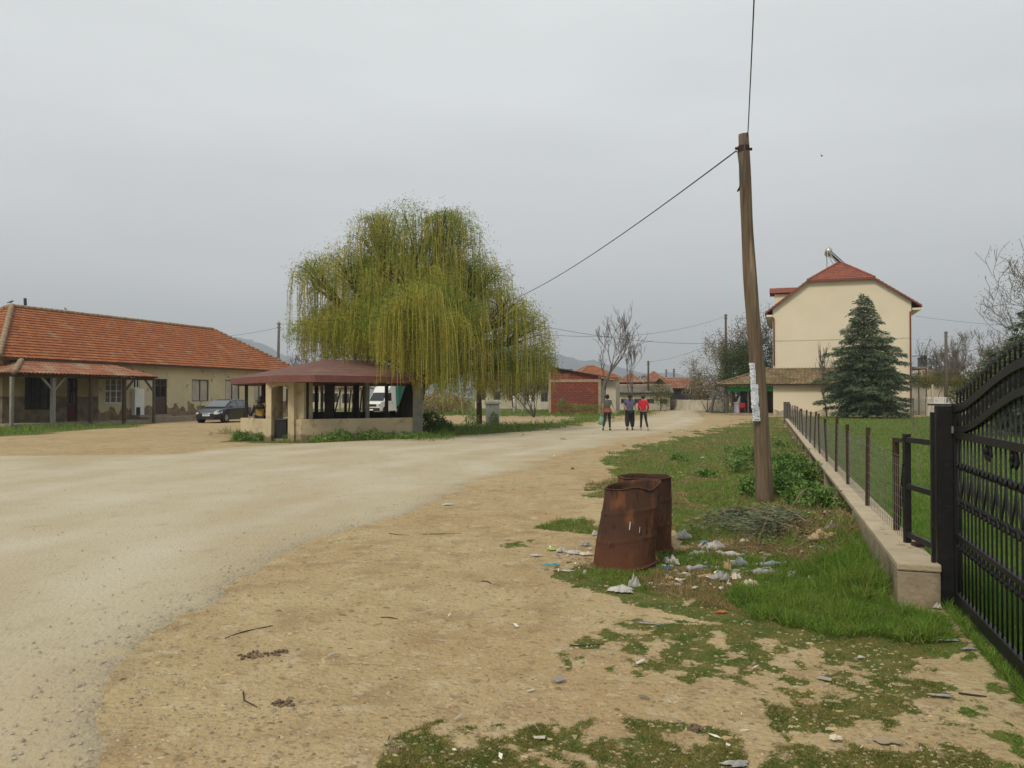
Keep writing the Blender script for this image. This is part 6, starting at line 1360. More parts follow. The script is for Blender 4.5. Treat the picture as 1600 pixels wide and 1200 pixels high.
LT = [('plastic_bag', 'crumpled dirty white bag on the dirt in front of the tilted barrel', 972, 926, .24, .16, .07, PL, 0), ('plastic_bag', 'upright twisted end of white bag on the grass edge', 991, 919, .13, .08, .12, PL, .4),
 ('plastic_bag', 'thin white plastic bag standing right behind the barrels', 1068, 842, .20, .14, .15, PL, 0), ('plastic_bag', 'large pale plastic bag with a teal print beside the barrels', 1111, 859, .34, .22, .10, PL, .2), ('plastic_bag', 'clear grey plastic sheet lying below the teal printed bag', 1092, 868, .26, .16, .05, PG, .1),
 ('plastic_bottle_shell', 'white crushed bottle at the right foot of the barrels', 1050, 882, .13, .22, .10, PL, .7), ('wrapper', 'red and orange wrapper at the foot of the tilted barrel', 1024, 880, .10, .14, .09, PR, 0), ('wrapper', 'blue wrapper beside the red wrapper at the barrel', 1044, 892, .11, .08, .05, PBl, 0), ('wrapper', 'dark blue scrap under the right edge of the tilted barrel', 1020, 889, .08, .07, .05, PBl, 0),
 ('plastic_bottle_shell', 'bluish crushed plastic bottle in the rubbish strip', 1157, 886, .17, .11, .10, PB, .2), ('plastic_bag', 'grey transparent plastic lump in the rubbish strip', 1126, 908, .20, .12, .09, PG, .1), ('plastic_bag', 'flat grey plastic strip right of the bluish bottle', 1188, 899, .28, .12, .06, PG, 0), ('cardboard', 'torn brown cardboard piece between grass and rubbish', 1106, 904, .20, .10, .03, PC, .3),
 ('cardboard', 'small upright cardboard scrap above the grey plastic lump', 1137, 893, .08, .06, .11, PC, 0), ('paper_scrap', 'cream paper scrap right of the grey plastic lump', 1149, 908, .11, .09, .07, PCr, .5), ('paper_scrap', 'torn cream paper at the grass edge below the rubbish strip', 1172, 918, .15, .10, .07, PCr, -.4), ('paper_scrap', 'orange stained paper on the grass front of the barrel', 1046, 907, .10, .06, .03, PC, 0),
 ('paper_scrap', 'flat dirty pink paper strip on the grass in front of the barrels', 1037, 916, .22, .07, .02, PCr, -.1), ('carton', 'lime green carton piece left of the tilted barrel', 863, 859, .13, .12, .03, PLm, -.3), ('wrapper', 'white and red wrapper next to the lime green carton', 877, 862, .13, .10, .07, PL, .4), ('wrapper', 'crumpled white foil trailing toward the tilted barrel', 896, 866, .22, .09, .05, PL, -.2), ('wrapper', 'beige food wrapper touching the left edge of the tilted barrel', 916, 868, .16, .09, .04, PCr, .1),
 ('paper_scrap', 'flat white scrap on bare dirt left of the lime green carton', 838, 870, .14, .06, .02, PL, 0), ('wrapper', 'silver scrap on the dirt above the litter trail', 915, 852, .14, .07, .05, PG, .2), ('plastic_cup', 'white cup shard standing by the left side of the tilted barrel', 929, 837, .08, .06, .09, PL, 0), ('plastic_strip', 'teal and white plastic strip on the dirt below the litter trail', 862, 886, .22, .05, .02, PT, .3), ('paper_scrap', 'thin white paper curl on the dirt front of the litter trail', 885, 894, .16, .05, .02, PL, -.2),
 ('paper_scrap', 'white paper lump on the path beside the gate post', 1466, 952, .07, .06, .05, PL, 0), ('plastic_piece', 'grey flat plastic piece on the path by the gate', 1482, 1001, .17, .05, .012, PG, .05), ('plastic_piece', 'blue grey scrap on the path below the grey one', 1515, 1015, .12, .05, .012, PB, 0), ('paper_scrap', 'pale folded paper strip on the path edge of the patchy grass', 1470, 1089, .15, .035, .012, PG, -.15), ('paper_scrap', 'white paper at the bottom edge of the photo in the short grass', 1150, 1198, .14, .07, .02, PG, 0),
 ('stone_slab', 'flat grey stone in the short grass at lower right', 1384, 1162, .16, .08, .012, M_['concrete'], -.3), ('stone', 'rounded pale stone in the patchy grass', 1305, 1158, .07, .05, .03, PCr, 0), ('paper_scrap', 'white chip on bare ground under the lush grass tuft', 1345, 1029, .05, .04, .02, PL, 0), ('plastic_strip', 'thin blue strip on the dirt front of the grass', 1012, 976, .19, .02, .01, PB, -.35), ('paper_scrap', 'red brown wrapper at the grass edge right of the centre', 1127, 959, .12, .05, .02, PR, .3),
 ('paper_scrap', 'pale scrap on the far verge left of the pole', 1098, 717, .14, .12, .05, PL, 0), ('paper_scrap', 'pale scrap at the road edge beyond the dirt', 700, 789, .22, .12, .04, PL, .1), ('paper_scrap', 'white torn paper in the straw between the bags and pole', 1163, 853, .14, .08, .05, PCr, .2), ('paper_scrap', 'white scrap right of the torn paper in the straw', 1174, 848, .09, .06, .04, PL, .6), ('plastic_bag', 'pale plastic half buried in the brush pile', 1300, 845, .22, .14, .10, PG, 0), ('rag', 'brown crumpled sacking in the brush pile', 1285, 856, .40, .26, .12, PC, 0), ('paper_scrap', 'yellow leaf like scrap on the brush pile', 1271, 822, .14, .07, .03, PLm, .1)]
for i, (n_, lbl, px_, py_, sx, sy, h, mt, rot) in enumerate(LT): crumple(n_, lbl, px_, py_, sx, sy, h, mt, 500 + i, rot)
crumple('plastic_print', 'teal printed corner lying on the large pale bag', 1100, 860, .10, .07, .02, PT, 600, .2, lift=.085)
def bottle(label, px, py, L, r, mt, rot, cap, seed):
    c = G(px, py); z = gz1(c.x, c.y) + r * .8; root = thing('plastic_bottle', label, 'bottle', (c.x, c.y, z)); g = random.Random(seed); u = Vector((math.cos(rot), math.sin(rot), .05)); m = MB(); pts, rd = [], []
    for i in range(15):
        t = i / 14; k = 1.0 if t < .62 else max(.32, 1 - (t - .62) * 2.6); pts.append(c + Vector((0, 0, z)) + u * (L * (t - .5)) + Vector((0, 0, g.uniform(-.004, .004)))); rd.append(r * k * (.78 + .2 * math.sin(t * 11 + seed)))
    m.tube(pts, rd, 12); m.build('body', mt, root, smooth=True); e = c + Vector((0, 0, z)) + u * (L * .5); m = MB(); m.tube([e, e + u * .018], r * .42, 10); m.build('cap', cap, root)
bottle('clear grey crushed bottle lying among the rubbish right of the barrels', 1090, 893, .22, .034, PG, .4, PBl, 1)
bottle('pale crushed bottle with a teal cap between the rubbish strip and the cut branches', 1142, 872, .24, .036, PL, -.5, PT, 2)
bottle('bluish bottle lying at the right end of the rubbish strip', 1207, 889, .23, .036, PB, .15, PL, 3)
bottle('white milky bottle half in the grass below the brush pile', 1238, 905, .20, .038, PL, .9, PR, 4)
def clods():
    for i, (px_, py_, r_, lbl) in enumerate(((394, 1026, .085, 'dark crumbly dung like clod left of its pair on the dirt'), (432, 1023, .075, 'dark crumbly clod right of its pair on the dirt'), (443, 1102, .06, 'small dark clod near the bottom left of the dirt'), (1088, 1136, .05, 'grey brown clod in the short grass'))):
        c = G(px_, py_); g = random.Random(i); m = MB()
        for k in range(26): a = g.uniform(0, 6.28); q = g.uniform(0, 1) ** .6; m.ball((c.x + math.cos(a) * r_ * q, c.y + math.sin(a) * r_ * q * .9, gz1(c.x, c.y) + .004 + g.uniform(0, .012) * (1 - q)), (g.uniform(.006, .017), g.uniform(.006, .017), g.uniform(.004, .010)), 6, 4)
        tag(m.build('clod', mat('dark_earth_%d' % i, (.10, .065, .04), (.16, .115, .07), scale=30), origin=c, smooth=True), lbl, 'clod')
clods()
def scraps():
    g = np.random.default_rng(3); V = []; Fc = []
    zones = [(1010, 1230, 868, 925, 330), (1070, 1200, 845, 880, 70), (850, 930, 855, 900, 60), (1200, 1390, 820, 930, 170), (860, 1200, 690, 760, 40), (640, 1100, 655, 690, 45), (700, 1500, 950, 1190, 40), (1250, 1450, 690, 900, 10), (100, 900, 760, 1180, 25)]
    for x0, x1, y0, y1, n in zones:
        for _ in range(n):
            q = G(g.uniform(x0, x1), g.uniform(y0, y1)); s = g.uniform(.004, .016) * max(1, q.y / 10); z = gz1(q.x, q.y) + .012; u = g.normal(size=3) * s; v = g.normal(size=3) * s; u[2] *= .4; v[2] *= .4; c = np.array([q.x, q.y, z + abs(u[2]) + abs(v[2])]); b = len(V); V += [c - u - v, c + u - v * .6, c + u * .7 + v, c - u * .8 + v]; Fc.append([b, b + 1, b + 2, b + 3])
    tag(np_mesh('litter_scraps', V, Fc, M_['litter'], origin=(2, 8, 0)), 'tiny scraps of pale litter strewn over dirt and grass', 'litter', kind='stuff')
    g = np.random.default_rng(4); V = []; Fc = []; Vg = []; Fg = []
    for k in range(4300):
        if k < 3600:
            py_ = g.uniform(700, 1215); px_ = g.uniform(-50, 1650); q = G(px_, py_); edge = False
            if q.x > wallx(q.y): continue
        else:
            y_ = 2.2 + g.exponential(4.5); q = Vector((float(np.interp(y_, RY, RX)) + g.normal() * .22 - .10, y_, 0)); edge = True
            if y_ > 30: continue
        onr = q.x < np.interp(q.y, RY, RX); z = (.022 if onr else gz1(q.x, q.y)); s = g.uniform(.003, .010) * (1 + q.y * .06) * (1.0 if g.uniform() < .985 else 1.6) * .75
        
        if onr and not edge and g.uniform() < .75: continue
        T_, U_ = (Vg, Fg) if (edge or onr) else (V, Fc); b = len(T_); c = np.array([q.x, q.y, z])
        pts = [(-1, -.7, 0), (1, -.8, 0), (.8, .9, 0), (-.9, .8, 0), (-.5, -.4, .8), (.5, -.3, .9), (.4, .5, .75), (-.45, .5, .85)]; rr_ = g.uniform(.7, 1.3, (8, 3)); T_ += [c + np.array(p) * s * r_ for p, r_ in zip(pts, rr_)]
        U_ += [[b, b + 1, b + 5, b + 4], [b + 1, b + 2, b + 6, b + 5], [b + 2, b + 3, b + 7, b + 6], [b + 3, b, b + 4, b + 7], [b + 4, b + 5, b + 6, b + 7]]
    Ve, Fe = [], []
    for k in range(6000):
        py_ = g.uniform(720, 1215); q = G(g.uniform(-20, 1560), py_)
        if q.x > wallx(q.y) or q.x < np.interp(q.y, RY, RX) + .1: continue
        s = g.uniform(.003, .008) * (1 + q.y * .08) * (1 if g.uniform() < .96 else 1.9); c = np.array([q.x, q.y, gz1(q.x, q.y)]); b = len(Ve); pts = [(-1, -.7, -.2), (1, -.8, -.2), (.8, .9, -.2), (-.9, .8, -.2), (-.5, -.4, .5), (.5, -.3, .6), (.4, .5, .45), (-.45, .5, .5)]; rr_ = g.uniform(.6, 1.4, (8, 3)) * np.array([g.uniform(.8, 2.2), 1, 1]); Ve += [c + np.array(p) * s * r_ for p, r_ in zip(pts, rr_)]
        Fe += [[b, b + 1, b + 5, b + 4], [b + 1, b + 2, b + 6, b + 5], [b + 2, b + 3, b + 7, b + 6], [b + 3, b, b + 4, b + 7], [b + 4, b + 5, b + 6, b + 7]]
    tag(np_mesh('dirt_crumbs', Ve, Fe, mat('dirt_crumb', (.28, .205, .12), (.36, .275, .155), scale=2, island=.5), origin=(1, 6, 0)), 'crumbs of brown earth loose on the dirt', 'dirt', kind='stuff')
    tag(np_mesh('pebbles', V, Fc, M_['stone'], origin=(1, 6, 0)), 'small tan pebbles on the dirt', 'gravel', kind='stuff'); tag(np_mesh('road_gravel', Vg, Fg, M_['stone_grey'], origin=(-3, 8, 0)), 'grey gravel crumbs along the broken road edge', 'gravel', kind='stuff')
scraps()

# ------------------------------------------------------------------ grass
def grass():
    g = np.random.default_rng(9); N = 2100000
    px_ = g.uniform(-260, 1900, N); py_ = 633 + (1270 - 633) * g.uniform(0, 1, N) ** 1.05; ry_ = (600 - py_) / F; dz = ry_ * ct + st; k = -H / dz; x = (px_ - CX) / F * k; y = (ct - ry_ * st) * k
    cv, ku = cover(x, y); keep = g.uniform(0, 1, N) < cv * np.where(ku < .3, .6, np.where(ku < .6, .75, .6)); x, y, cv, ku = x[keep], y[keep], cv[keep], ku[keep]
    onw = (x > wallx(y) - .03) & (x < wallx(y) + .36) & (y > 6.05); rd = (x < np.interp(y, RY, RX)) & (x > np.where(y < LY[0], -60, np.interp(y, LY, LX))); gaz = (x > -11.2) & (x < -3.9) & (y > 29.0 + (x + 8) * .55) & (y < 38)
    gate_ = (y < 6.2) & (np.abs(x - (gx0 - WS * (gy0 - y))) < .05)
    ok = ~(onw | (rd & (y < 26)) | gaz | gate_ | ((x < -17) & (y > 44))); x, y, cv, ku = x[ok], y[ok], cv[ok], ku[ok]
    n = len(x); z = gz(x, y) - .004; d = np.maximum(y, 2)
    cl = vnoise(x, y, 1.6, 71, 3); cl2 = vnoise(x, y, 7, 72, 2)
    dry = (vnoise(x, y, 1.3, 73, 3) > .52) & (ku > .4) & (ku < .6) | (g.uniform(0, 1, n) < np.where(ku > .9, .05, np.where(ku > .7, .06, .22)))
    walln = np.exp(-((wallx(y) - .15 - x) / .35) ** 2) * (x < wallx(y)) * (y < 9) * (y > 6.15)
    hgt = np.where(ku < .3, .010 + .020 * cl2, np.where(ku > .9, .035 + .13 * cl * cl2 * 2, np.where(ku > .7, .05 + .08 * cl, .025 + .07 * cl * cl2 * 2))) + walln * .16 * cl2
    hgt = np.where((y > 25) & (ku > .9), hgt * 1.9, hgt); hgt = hgt * g.uniform(.55, 1.35, n) * (1 + .012 * np.minimum(d, 60)); w_ = np.maximum(.0035, d * .00052) * g.uniform(.7, 1.4, n) * np.where(ku < .3, .85, 1)
    D = g.normal(size=(n, 3)) * np.array([.45, .45, .1]) + np.array([0, 0, 1.0]); D = np.where((ku < .3)[:, None], D * np.array([2.2, 2.2, .8]), D); C = np.stack([x, y, z], -1)
    ex = (x > wallx(y)); short = ku < .3
    for nm, lbl, m_, mt in (('grass', 'lush green grass of the verge and rubbish patch', ~ex & ~short & ~dry, 'grass'), ('lawn', 'green lawn behind the concrete wall and gate', ex & ~dry, 'lawn'), ('short_grass', 'short patchy grass on the trodden dirt', short & ~ex & ~dry, 'moss'), ('dry_grass', 'dry straw coloured grass among the green', dry, 'straw')):
        if m_.sum(): tag(cards(nm, C[m_], D[m_], hgt[m_] * (1 if nm != 'dry_grass' else .85), w_[m_], M_[mt], bend=.35), lbl, 'grass', kind='stuff')
    print('blades', n)
    # straw matted around pole foot and brush pile
    n = 9000; q = g.uniform(0, 1, n); x = np.concatenate([g.normal(3.95, .5, n // 2), g.normal(3.35, .8, n - n // 2)]); y = np.concatenate([g.normal(10.2, 1.3, n // 2), g.normal(9.3, .8, n - n // 2)]); m_ = (x < wallx(y) - .05); x, y = x[m_], y[m_]; n = len(x)
    tag(cards('straw', np.stack([x, y, gz(x, y) + .005], -1), g.normal(size=(n, 3)) * np.array([1, 1, .35]) + np.array([0, 0, .25]), g.uniform(.06, .2, n), .005, M_['straw'], bend=.2), 'matted dry straw around the pole foot and brush pile', 'straw', kind='stuff')
    # dead leaves and debris in the heap
    n = 3000; x = g.normal(3.75, .45, n); y = g.normal(8.5, .7, n); m_ = (x < wallx(y) - .05); x, y = x[m_], y[m_]; n = len(x)
    tag(cards('brush_debris', np.stack([x, y, gz(x, y) + g.uniform(0, .06, n)], -1), g.normal(size=(n, 3)) * np.array([1, 1, .5]), g.uniform(.03, .10, n), g.uniform(.006, .03, n), mat('debris', (.14, .09, .05), (.22, .17, .11), scale=9, island=.5)), 'brown dead leaves and chips of the brush pile', 'debris', kind='stuff')
grass()

# ------------------------------------------------------------------ people
def skinned(name, verts, edges, radii, mt, parent, rootv=0, sub=2):
    me = bpy.data.meshes.new(name); off = rootloc(parent); me.from_pydata([tuple(Vector(v) - off) for v in verts], edges, []); me.materials.append(mt)
    o = bpy.data.objects.new(name, me); col.objects.link(o); o.parent = parent
    sk = o.modifiers.new('skin', 'SKIN'); sk.use_smooth_shade = True
    if not me.skin_vertices: me.skin_vertices.new()
    for i, r in enumerate(radii): me.skin_vertices[0].data[i].radius = r if hasattr(r, '__len__') else (r, r)
    me.skin_vertices[0].data[rootv].use_root = True
    s = o.modifiers.new('sub', 'SUBSURF'); s.levels = s.render_levels = sub; return o
def person(label, base, face, h, pose, shirt, trousers, shoes, hairm, hair='short', build=1.0, sleeves=.5, hem=None, extra=None, name='person'):
    """pose: dict with joint offsets in local metres for a 1.7 m figure; x right, y forward, z up"""
    k = h / 1.7; c, s = math.cos(face), math.sin(face)
    def W(p): return Vector((base[0] + k * (p[0] * c - p[1] * s), base[1] + k * (p[0] * s + p[1] * c), base[2] + k * p[2]))
    r = thing(name, label, 'person', base); b = build
    J = dict(pelvis=(0, 0, .93), waist=(0, .0, 1.08), chest=(0, -.01, 1.27), neck0=(0, 0, 1.42), neck=(0, .01, 1.48), head=(0, .02, 1.58), crown=(0, .015, 1.66))
    J.update(pose)
    V, E, Rd = [], [], []; idx = {}
    def add(n_, rad, par=None):
        idx[n_] = len(V); V.append(W(J[n_])); Rd.append(tuple(q * k for q in rad) if hasattr(rad, '__len__') else rad * k)
        if par: E.append((idx[par], idx[n_]))
    add('pelvis', (.125 * b, .10 * b)); add('waist', (.11 * b, .085 * b), 'pelvis'); add('chest', (.10 * b, .075 * b), 'waist'); add('neck0', (.06, .055), 'chest'); add('neck', (.048, .05), 'neck0'); add('head', (.078, .09), 'neck'); add('crown', (.062, .075), 'head')
    J['nose'] = tuple(np.array(J['head']) + np.array(pose.get('look', (0, 1, 0))) * .10 + np.array([0, 0, -.02])); add('nose', .016, 'head')
    for sd_ in ('l', 'r'):
        sg = -1 if sd_ == 'l' else 1
        add('sh' + sd_, .046 * b, 'chest'); add('el' + sd_, .040, 'sh' + sd_); add('wr' + sd_, .028, 'el' + sd_)
        hd = (np.array(J['wr' + sd_]) - np.array(J['el' + sd_])); hd = hd / np.linalg.norm(hd); J['pa' + sd_] = tuple(np.array(J['wr' + sd_]) + hd * .07); add('pa' + sd_, (.036, .018), 'wr' + sd_)
        for f in range(4):
            L_ = (.07, .08, .075, .06)[f]; o = np.array([0, .024 - .016 * f, 0]); J['f%d%s' % (f, sd_)] = tuple(np.array(J['pa' + sd_]) + hd * .04 + o); J['g%d%s' % (f, sd_)] = tuple(np.array(J['pa' + sd_]) + hd * (.04 + L_ * .9) + o + np.array([-.012 * sg, .0, 0])); add('f%d%s' % (f, sd_), .0095, 'pa' + sd_); add('g%d%s' % (f, sd_), .0075, 'f%d%s' % (f, sd_))
        J['t' + sd_] = tuple(np.array(J['wr' + sd_]) + hd * .06 + np.array([0, .045, 0])); add('t' + sd_, .0095, 'pa' + sd_)
        add('hip' + sd_, .085 * b, 'pelvis'); add('kn' + sd_, .058 * b, 'hip' + sd_); add('an' + sd_, .036, 'kn' + sd_); add('to' + sd_, (.036, .025), 'an' + sd_)
    skinned('body', V, E, Rd, M_['skin'], r, 0, 1)
    V2, E2, R2 = [], [], []; ix = {}
    def a2(n_, rad, par=None, pt=None):
        ix[n_] = len(V2); V2.append(W(pt if pt is not None else J[n_])); R2.append(tuple(q * k for q in rad) if hasattr(rad, '__len__') else rad * k)
        if par: E2.append((ix[par], ix[n_]))
    lerp = lambda a, c_, t: tuple(np.array(J[a]) * (1 - t) + np.array(J[c_]) * t)
    a2('waist', (.142 * b, .108 * b)); a2('hem', (.155 * b, .118 * b), 'waist', tuple(np.array(J['pelvis']) + np.array((0, 0, -.02)))); a2('chest', (.165 * b, .125 * b), 'waist'); a2('neck0', (.092, .082), 'chest')
    for q in 'lr':
        a2('sh' + q, .082 * b, 'chest'); 
        if sleeves <= 1: a2('e' + q, .058, 'sh' + q, lerp('sh' + q, 'el' + q, max(sleeves, .2)))
        else: a2('e' + q, .052, 'sh' + q, J['el' + q]); a2('w' + q, .042, 'e' + q, lerp('el' + q, 'wr' + q, sleeves - 1))
    o = skinned('shirt', V2, E2, R2, shirt, r)
    V2, E2, R2 = [], [], []; ix = {}
    lw = pose.get('legw', 1.0); a2('pelvis', (.142 * b, .112 * b), None, tuple(np.array(J['pelvis']) + np.array((0, 0, .05))))
    for q in 'lr': a2('hip' + q, .098 * b, 'pelvis'); a2('kn' + q, .068 * b * lw, 'hip' + q); a2('an' + q, .050 * lw, 'kn' + q, lerp('kn' + q, 'an' + q, .92))
    skinned('trousers', V2, E2, R2, trousers, r)
    if hem: 
        m = MB(); hp = J['pelvis']; m.tube([W((hp[0], hp[1], hp[2] - .06)), W((hp[0], hp[1], hp[2] + .05)), W((hp[0], hp[1], hp[2] + .13))], [.205 * k * b, .20 * k * b, .185 * k * b], 20, False); m.build('shirt_hem', hem, r, smooth=True)
    for q in 'lr':
        a, t = W(J['an' + q]), W(J['to' + q]); m = MB(); d = (t - a); d.z = 0; d.normalize(); h0 = a - Vector((0, 0, .055 * k)) - d * .045
        m.ball(h0.lerp(t, .3) + Vector((0, 0, .0)), (.05 * k, .075 * k, .052 * k), 10, 6); m.ball(t + d * .0 + Vector((0, 0, -.002)), (.05 * k, .085 * k, .038 * k), 10, 6); m.build('shoe', shoes, r, smooth=True)
    hc = W(J['head']); look = Vector(pose.get('look', (0, 1, 0))); back = Vector((-(look.x * c - look.y * s), -(look.x * s + look.y * c), 0)) * .022 * k
    m = MB(); m.ball(hc + back + Vector((0, 0, .045 * k)), (.100 * k, .108 * k, .112 * k), 16, 10)
    if hair == 'long':
        m.tube([hc + back * 1.6 + Vector((0, 0, .06 * k)), hc + back * 3 + Vector((0, 0, -.10 * k)), hc + back * 3.8 + Vector((0, 0, -.28 * k))], [.09 * k, .095 * k, .05 * k], 12)
    if hair == 'pony': m.tube([hc + back * 3 + Vector((0, 0, .05 * k)), hc + back * 4.5 + Vector((0, 0, -.08 * k)), hc + back * 4.2 + Vector((0, 0, -.24 * k))], [.045 * k, .05 * k, .018 * k], 10)
    o = m.build('hair', hairm, r, smooth=True); g = random.Random(3)
    for v in o.data.vertices: v.co += Vector((g.uniform(-1, 1), g.uniform(-1, 1), g.uniform(-1, 1))) * .004
    for q, sg in (('l', -1), ('r', 1)):
        m = MB(); side = Vector((look.y * c + look.x * s, look.y * s - look.x * c, 0)) * sg; m.ball(hc + side * .088 * k + Vector((0, 0, -.01)), (.014 * k, .02 * k, .03 * k), 8, 5); m.build('ear', M_['skin'], r, smooth=True)
    fr = Vector((look.x * c - look.y * s, look.x * s + look.y * c, 0)); sd2 = Vector((fr.y, -fr.x, 0))
    for sg in (-1, 1): m = MB(); m.ball(hc + fr * .082 * k + sd2 * sg * .032 * k + Vector((0, 0, .012)), (.012 * k, .012 * k, .009 * k), 8, 5); m.build('eye', M_['ink'], r)
    m = MB(); m.ball(hc + fr * .086 * k + Vector((0, 0, -.055 * k)), (.024 * k, .012 * k, .007 * k), 8, 5); m.build('mouth', mat('lips', (.3, .09, .08)), r)
    return r, W, J
def jn(**kw): return kw
walkA = jn(shl=(-.17, 0, 1.39), shr=(.17, 0, 1.39), ell=(-.23, -.06, 1.12), wrl=(-.22, .02, .88), elr=(.27, .02, 1.14), wrr=(.40, -.10, .92), hipl=(-.09, 0, .88), knl=(-.12, -.02, .49), anl=(-.20, -.24, .12), tol=(-.21, -.12, .05), hipr=(.09, 0, .88), knr=(.10, .12, .48), anr=(.12, .16, .09), tor=(.13, .32, .035), look=(.25, .97, 0))
walkB = jn(shl=(-.19, 0, 1.39), shr=(.19, 0, 1.39), ell=(-.25, -.02, 1.12), wrl=(-.23, .10, .90), elr=(.26, .0, 1.12), wrr=(.28, -.06, .86), hipl=(-.10, 0, .88), knl=(-.12, .0, .49), anl=(-.13, -.20, .12), tol=(-.14, -.10, .05), hipr=(.10, 0, .88), knr=(.12, .10, .48), anr=(.13, .12, .09), tor=(.14, .27, .035), legw=1.6)
walkC = jn(shl=(-.16, 0, 1.39), shr=(.16, 0, 1.39), ell=(-.23, -.04, 1.13), wrl=(-.17, .12, .98), elr=(.25, -.05, 1.13), wrr=(.20, .12, .98), hipl=(-.08, 0, .88), knl=(-.10, .08, .48), anl=(-.12, .10, .09), tol=(-.12, .25, .035), hipr=(.08, 0, .88), knr=(.13, .02, .48), anr=(.22, -.20, .12), tor=(.24, -.08, .05), look=(.2, .98, 0))
SH1 = mat('patterned_green_top', (.055, .065, .05), (.14, .10, .075), scale=14, c3=(.04, .10, .075), s3=9, t3=(.5, .6)); SH2 = mat('purple_grey_top', (.105, .10, .155), (.085, .08, .125), scale=9); SH3 = mat('red_jacket', (.50, .020, .035), (.42, .015, .03), scale=7)
TR = mat('black_trousers', (.015, .015, .018), (.024, .024, .028), scale=7); TR1 = mat('charcoal_trousers', (.035, .035, .042), (.022, .022, .026), scale=9); SHB = mat('dark_shoes', (.02, .018, .016)); SHW = mat('pale_sneakers', (.35, .30, .27))
d = 37.6; x1 = P(949, 620, d).x
r_, W, J = person('person in green patterned top and dark trousers carrying a pale green bag', (x1, d, .02), R(-8), 1.66, walkA, SH1, TR1, SHB, M_['hair'], 'short', 1.02, .35, mat('rust_hem', (.30, .10, .06), (.22, .08, .05), scale=12))
def bag():
    q = W(J['wrl']); c = q + Vector((-.06, 0, -.38)); t = thing('carrier_bag', 'pale green plastic carrier bag hanging from the hand of the leftmost walking person', 'bag', (c.x, c.y, c.z - .2)); GB = mat('green_bag', (.22, .38, .27), (.30, .46, .33), scale=9, rough=.4, transl=.3); m = MB(); g = random.Random(4)
    prof = [(0, -.22), (.10, -.215), (.145, -.16), (.15, -.05), (.12, .06), (.08, .13), (.04, .17)]
    for i in range(len(prof) - 1): pass
    rings = [[m.v(c.x + r_ * math.cos(6.283 * j / 18) * (1 + g.uniform(-.06, .06)), c.y + r_ * .7 * math.sin(6.283 * j / 18), c.z + z + g.uniform(-.006, .006)) for j in range(18)] for r_, z in prof]
    for A, B in zip(rings, rings[1:]):
        for j in range(18): m.f(A[j], A[(j + 1) % 18], B[(j + 1) % 18], B[j])
    m.build('sack', GB, t, smooth=True)
    for s_ in (-1, 1): m = MB(); m.tube([c + Vector((s_ * .05, 0, .15)), c + Vector((s_ * .03, 0, .28)), q + Vector((0, 0, -.07))], .010, 6); m.build('handle', GB, t)
bag()
x2 = P(984, 620, d + .2).x; person('person in a purple grey top and wide black trousers, middle of the walking group', (x2, d + .2, .02), R(-6), 1.68, walkB, SH2, TR, SHB, M_['hair'], 'pony', 1.26, .75)
x3 = P(1005, 620, d).x; person('person in a bright red jacket and tight black trousers, right of the group', (x3, d, .02), R(-10), 1.66, walkC, SH3, TR, SHW, M_['hair_brown'], 'short', .92, 1.85)
sit = jn(pelvis=(0, 0, .93), shl=(-.17, 0, 1.39), shr=(.17, 0, 1.39), ell=(-.27, -.03, 1.14), wrl=(-.36, -.04, .93), elr=(.22, .06, 1.13), wrr=(.14, .26, 1.02), hipl=(-.10, .02, .90), knl=(-.13, .42, .90), anl=(-.13, .46, .50), tol=(-.13, .60, .45), hipr=(.10, .02, .90), knr=(.13, .42, .90), anr=(.13, .46, .50), tor=(.13, .60, .45), look=(.3, .95, 0))
SH4 = mat('yellow_black_top', (.30, .20, .03), (.24, .16, .03), scale=9)
xs_ = P(406.5, 620, 30.05); r_, W, J = person('person with long dark hair in a yellow and black top sitting on the gazebo parapet', (xs_.x, 30.05, -.02), R(10), 1.62, sit, SH4, TR, SHB, M_['hair'], 'long', 1.08, .4)
m = MB(); m.tube([W((0, 0, 1.24)), W((0, -.005, 1.36)), W((0, 0, 1.45))], [.19, .175, .09], 16); m.build('shoulder_wrap', TR, r_, smooth=True)
m = MB(); m.tube([W(J['shl']), W(J['ell']), W(tuple(np.array(J['wrl']) * .9 + np.array(J['ell']) * .1))], [.068, .055, .045], 10); m.build('sleeve', TR, r_, smooth=True)

# ------------------------------------------------------------------ birds
def bird(label, p, s=.16, fly=False, rz=0):
    r = thing('bird', label, 'bird', p); m = MB(); p = Vector(p); c, q = math.cos(rz), math.sin(rz)
    f = lambda a, b: p + Vector((a * c, a * q, b))
    m.tube([f(-s * 1.3, s * .25), f(-s * .6, s * .45), f(0, s * .6), f(s * .45, s * .85), f(s * .62, s * 1.0), f(s * .95, s * .98)], [s * .06, s * .2, s * .32, s * .24, s * .18, s * .03], 8); m.build('body', M_['darkpost'], r, smooth=True)
    if not fly:
        for k in (-1, 1): m = MB(); m.tube([f(.01, s * .35) + Vector((0, k * s * .12, 0)), f(.01, -.02) + Vector((0, k * s * .12, 0))], s * .04, 4); m.build('leg', M_['darkpost'], r)
    else:
        for k in (-1, 1): m = MB(); a = f(s * .2, s * .6); b = f(-s * .3, s * .6); t = f(-s * .2, s * 1.0) + Vector((0, 0, 0)) + Vector((k * s * 1.5 * q if abs(q) > .5 else 0, k * s * 1.5, s * .3)); m.tri(a, b, t); m.tri(a + Vector((0, 0, .01)), b + Vector((0, 0, .01)), t); m.build('wing', M_['darkpost'], r)
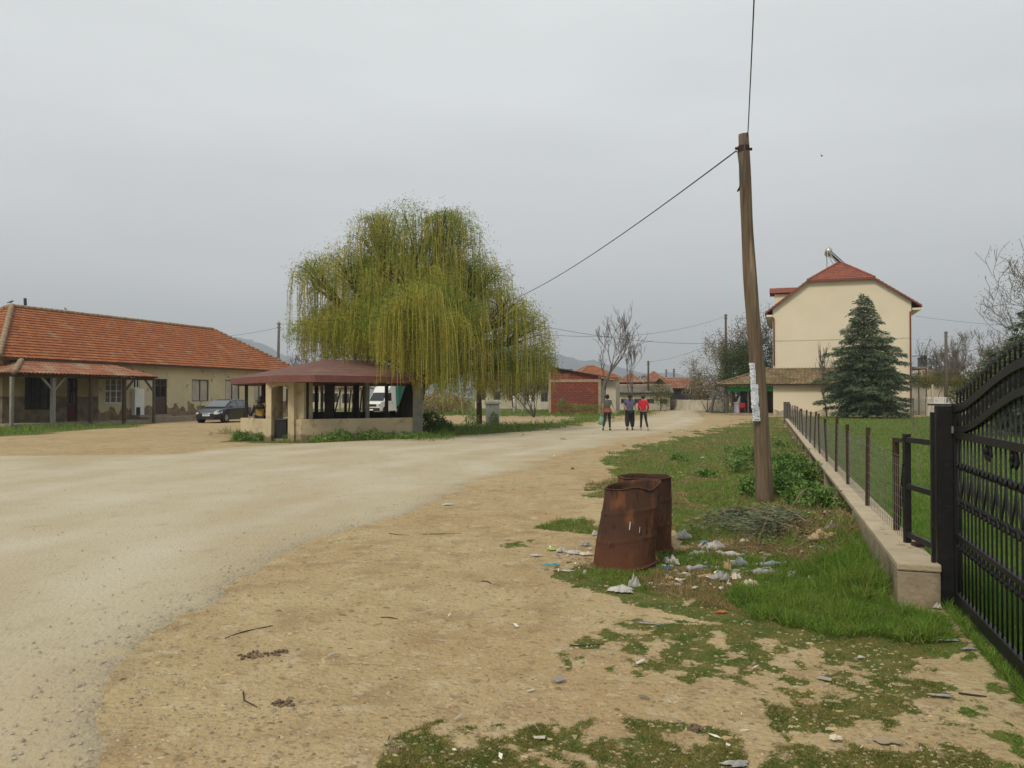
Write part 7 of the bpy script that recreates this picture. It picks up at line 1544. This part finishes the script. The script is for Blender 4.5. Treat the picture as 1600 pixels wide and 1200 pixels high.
bird('dark bird perched on the left end of the long tiled ridge', TL @ Vector((onplane(TL, 17, 478, 6.3)[0], 6.3, 7.10)), .17, rz=.4)
bird('small dark bird perched farther along the long tiled ridge', TL @ Vector((onplane(TL, 102, 486, 6.3)[0], 6.3, 7.10)), .13, rz=2.8)
bird('tiny dark bird flying in the sky between the wooden pole and the right edge', P(1284, 246, 40), .13, True, 1.3)

# ------------------------------------------------------------------ haze
def haze():
    m = MB(); m.box(-3400, -3400, -8, 3400, 3400, 330); hm = bpy.data.materials.new('haze_air'); hm.use_nodes = True; t = hm.node_tree; t.nodes.clear(); o = t.nodes.new("ShaderNodeOutputMaterial"); v = t.nodes.new("ShaderNodeVolumePrincipled")
    v.inputs['Color'].default_value = (.84, .90, .96, 1); v.inputs['Density'].default_value = .00048; v.inputs['Anisotropy'].default_value = .2; t.links.new(v.outputs[0], o.inputs['Volume'])
    tag(m.build('haze', hm), 'thin pale haze in the distance', kind='stuff')
haze()

# ------------------------------------------------------------------ groups of look-alikes
GR = {'barrel': 'rusty oil drums beside the rubbish', 'utility_pole': 'utility poles of the village', 'bare_tree': 'leafless trees around the village', 'cable': 'overhead cables', 'weed_patch': 'leafy weeds around the wooden pole', 'weed_clump': 'weeds along the gazebo wall',
      'plastic_bottle': 'bottles in the rubbish', 'paper_scrap': 'paper scraps on the ground', 'wrapper': 'wrappers around the barrels', 'plastic_bag': 'plastic bags in the rubbish', 'stick': 'sticks of the brush pile', 'twig': 'twigs on the bare dirt', 'cut_branch': 'cut conifer branches by the pole',
      'village_house': 'low houses in the distance', 'brick_house': 'red brick houses in the distance', 'sapling': 'thin leafless saplings', 'bird': 'small dark birds', 'clod': 'dark clods on the dirt', 'conifer_tree': 'dark conifers', 'yard_wall': 'yard walls in the distance'}
for o in list(scene.objects):
    k = o.name.split('.')[0]
    if o.parent is None and k in GR and 'group' not in o: o['group'] = GR[k]
    if o.parent is None and k == 'person' and 'sitting' not in o.get('label', ''): o['group'] = 'people walking away on the road'
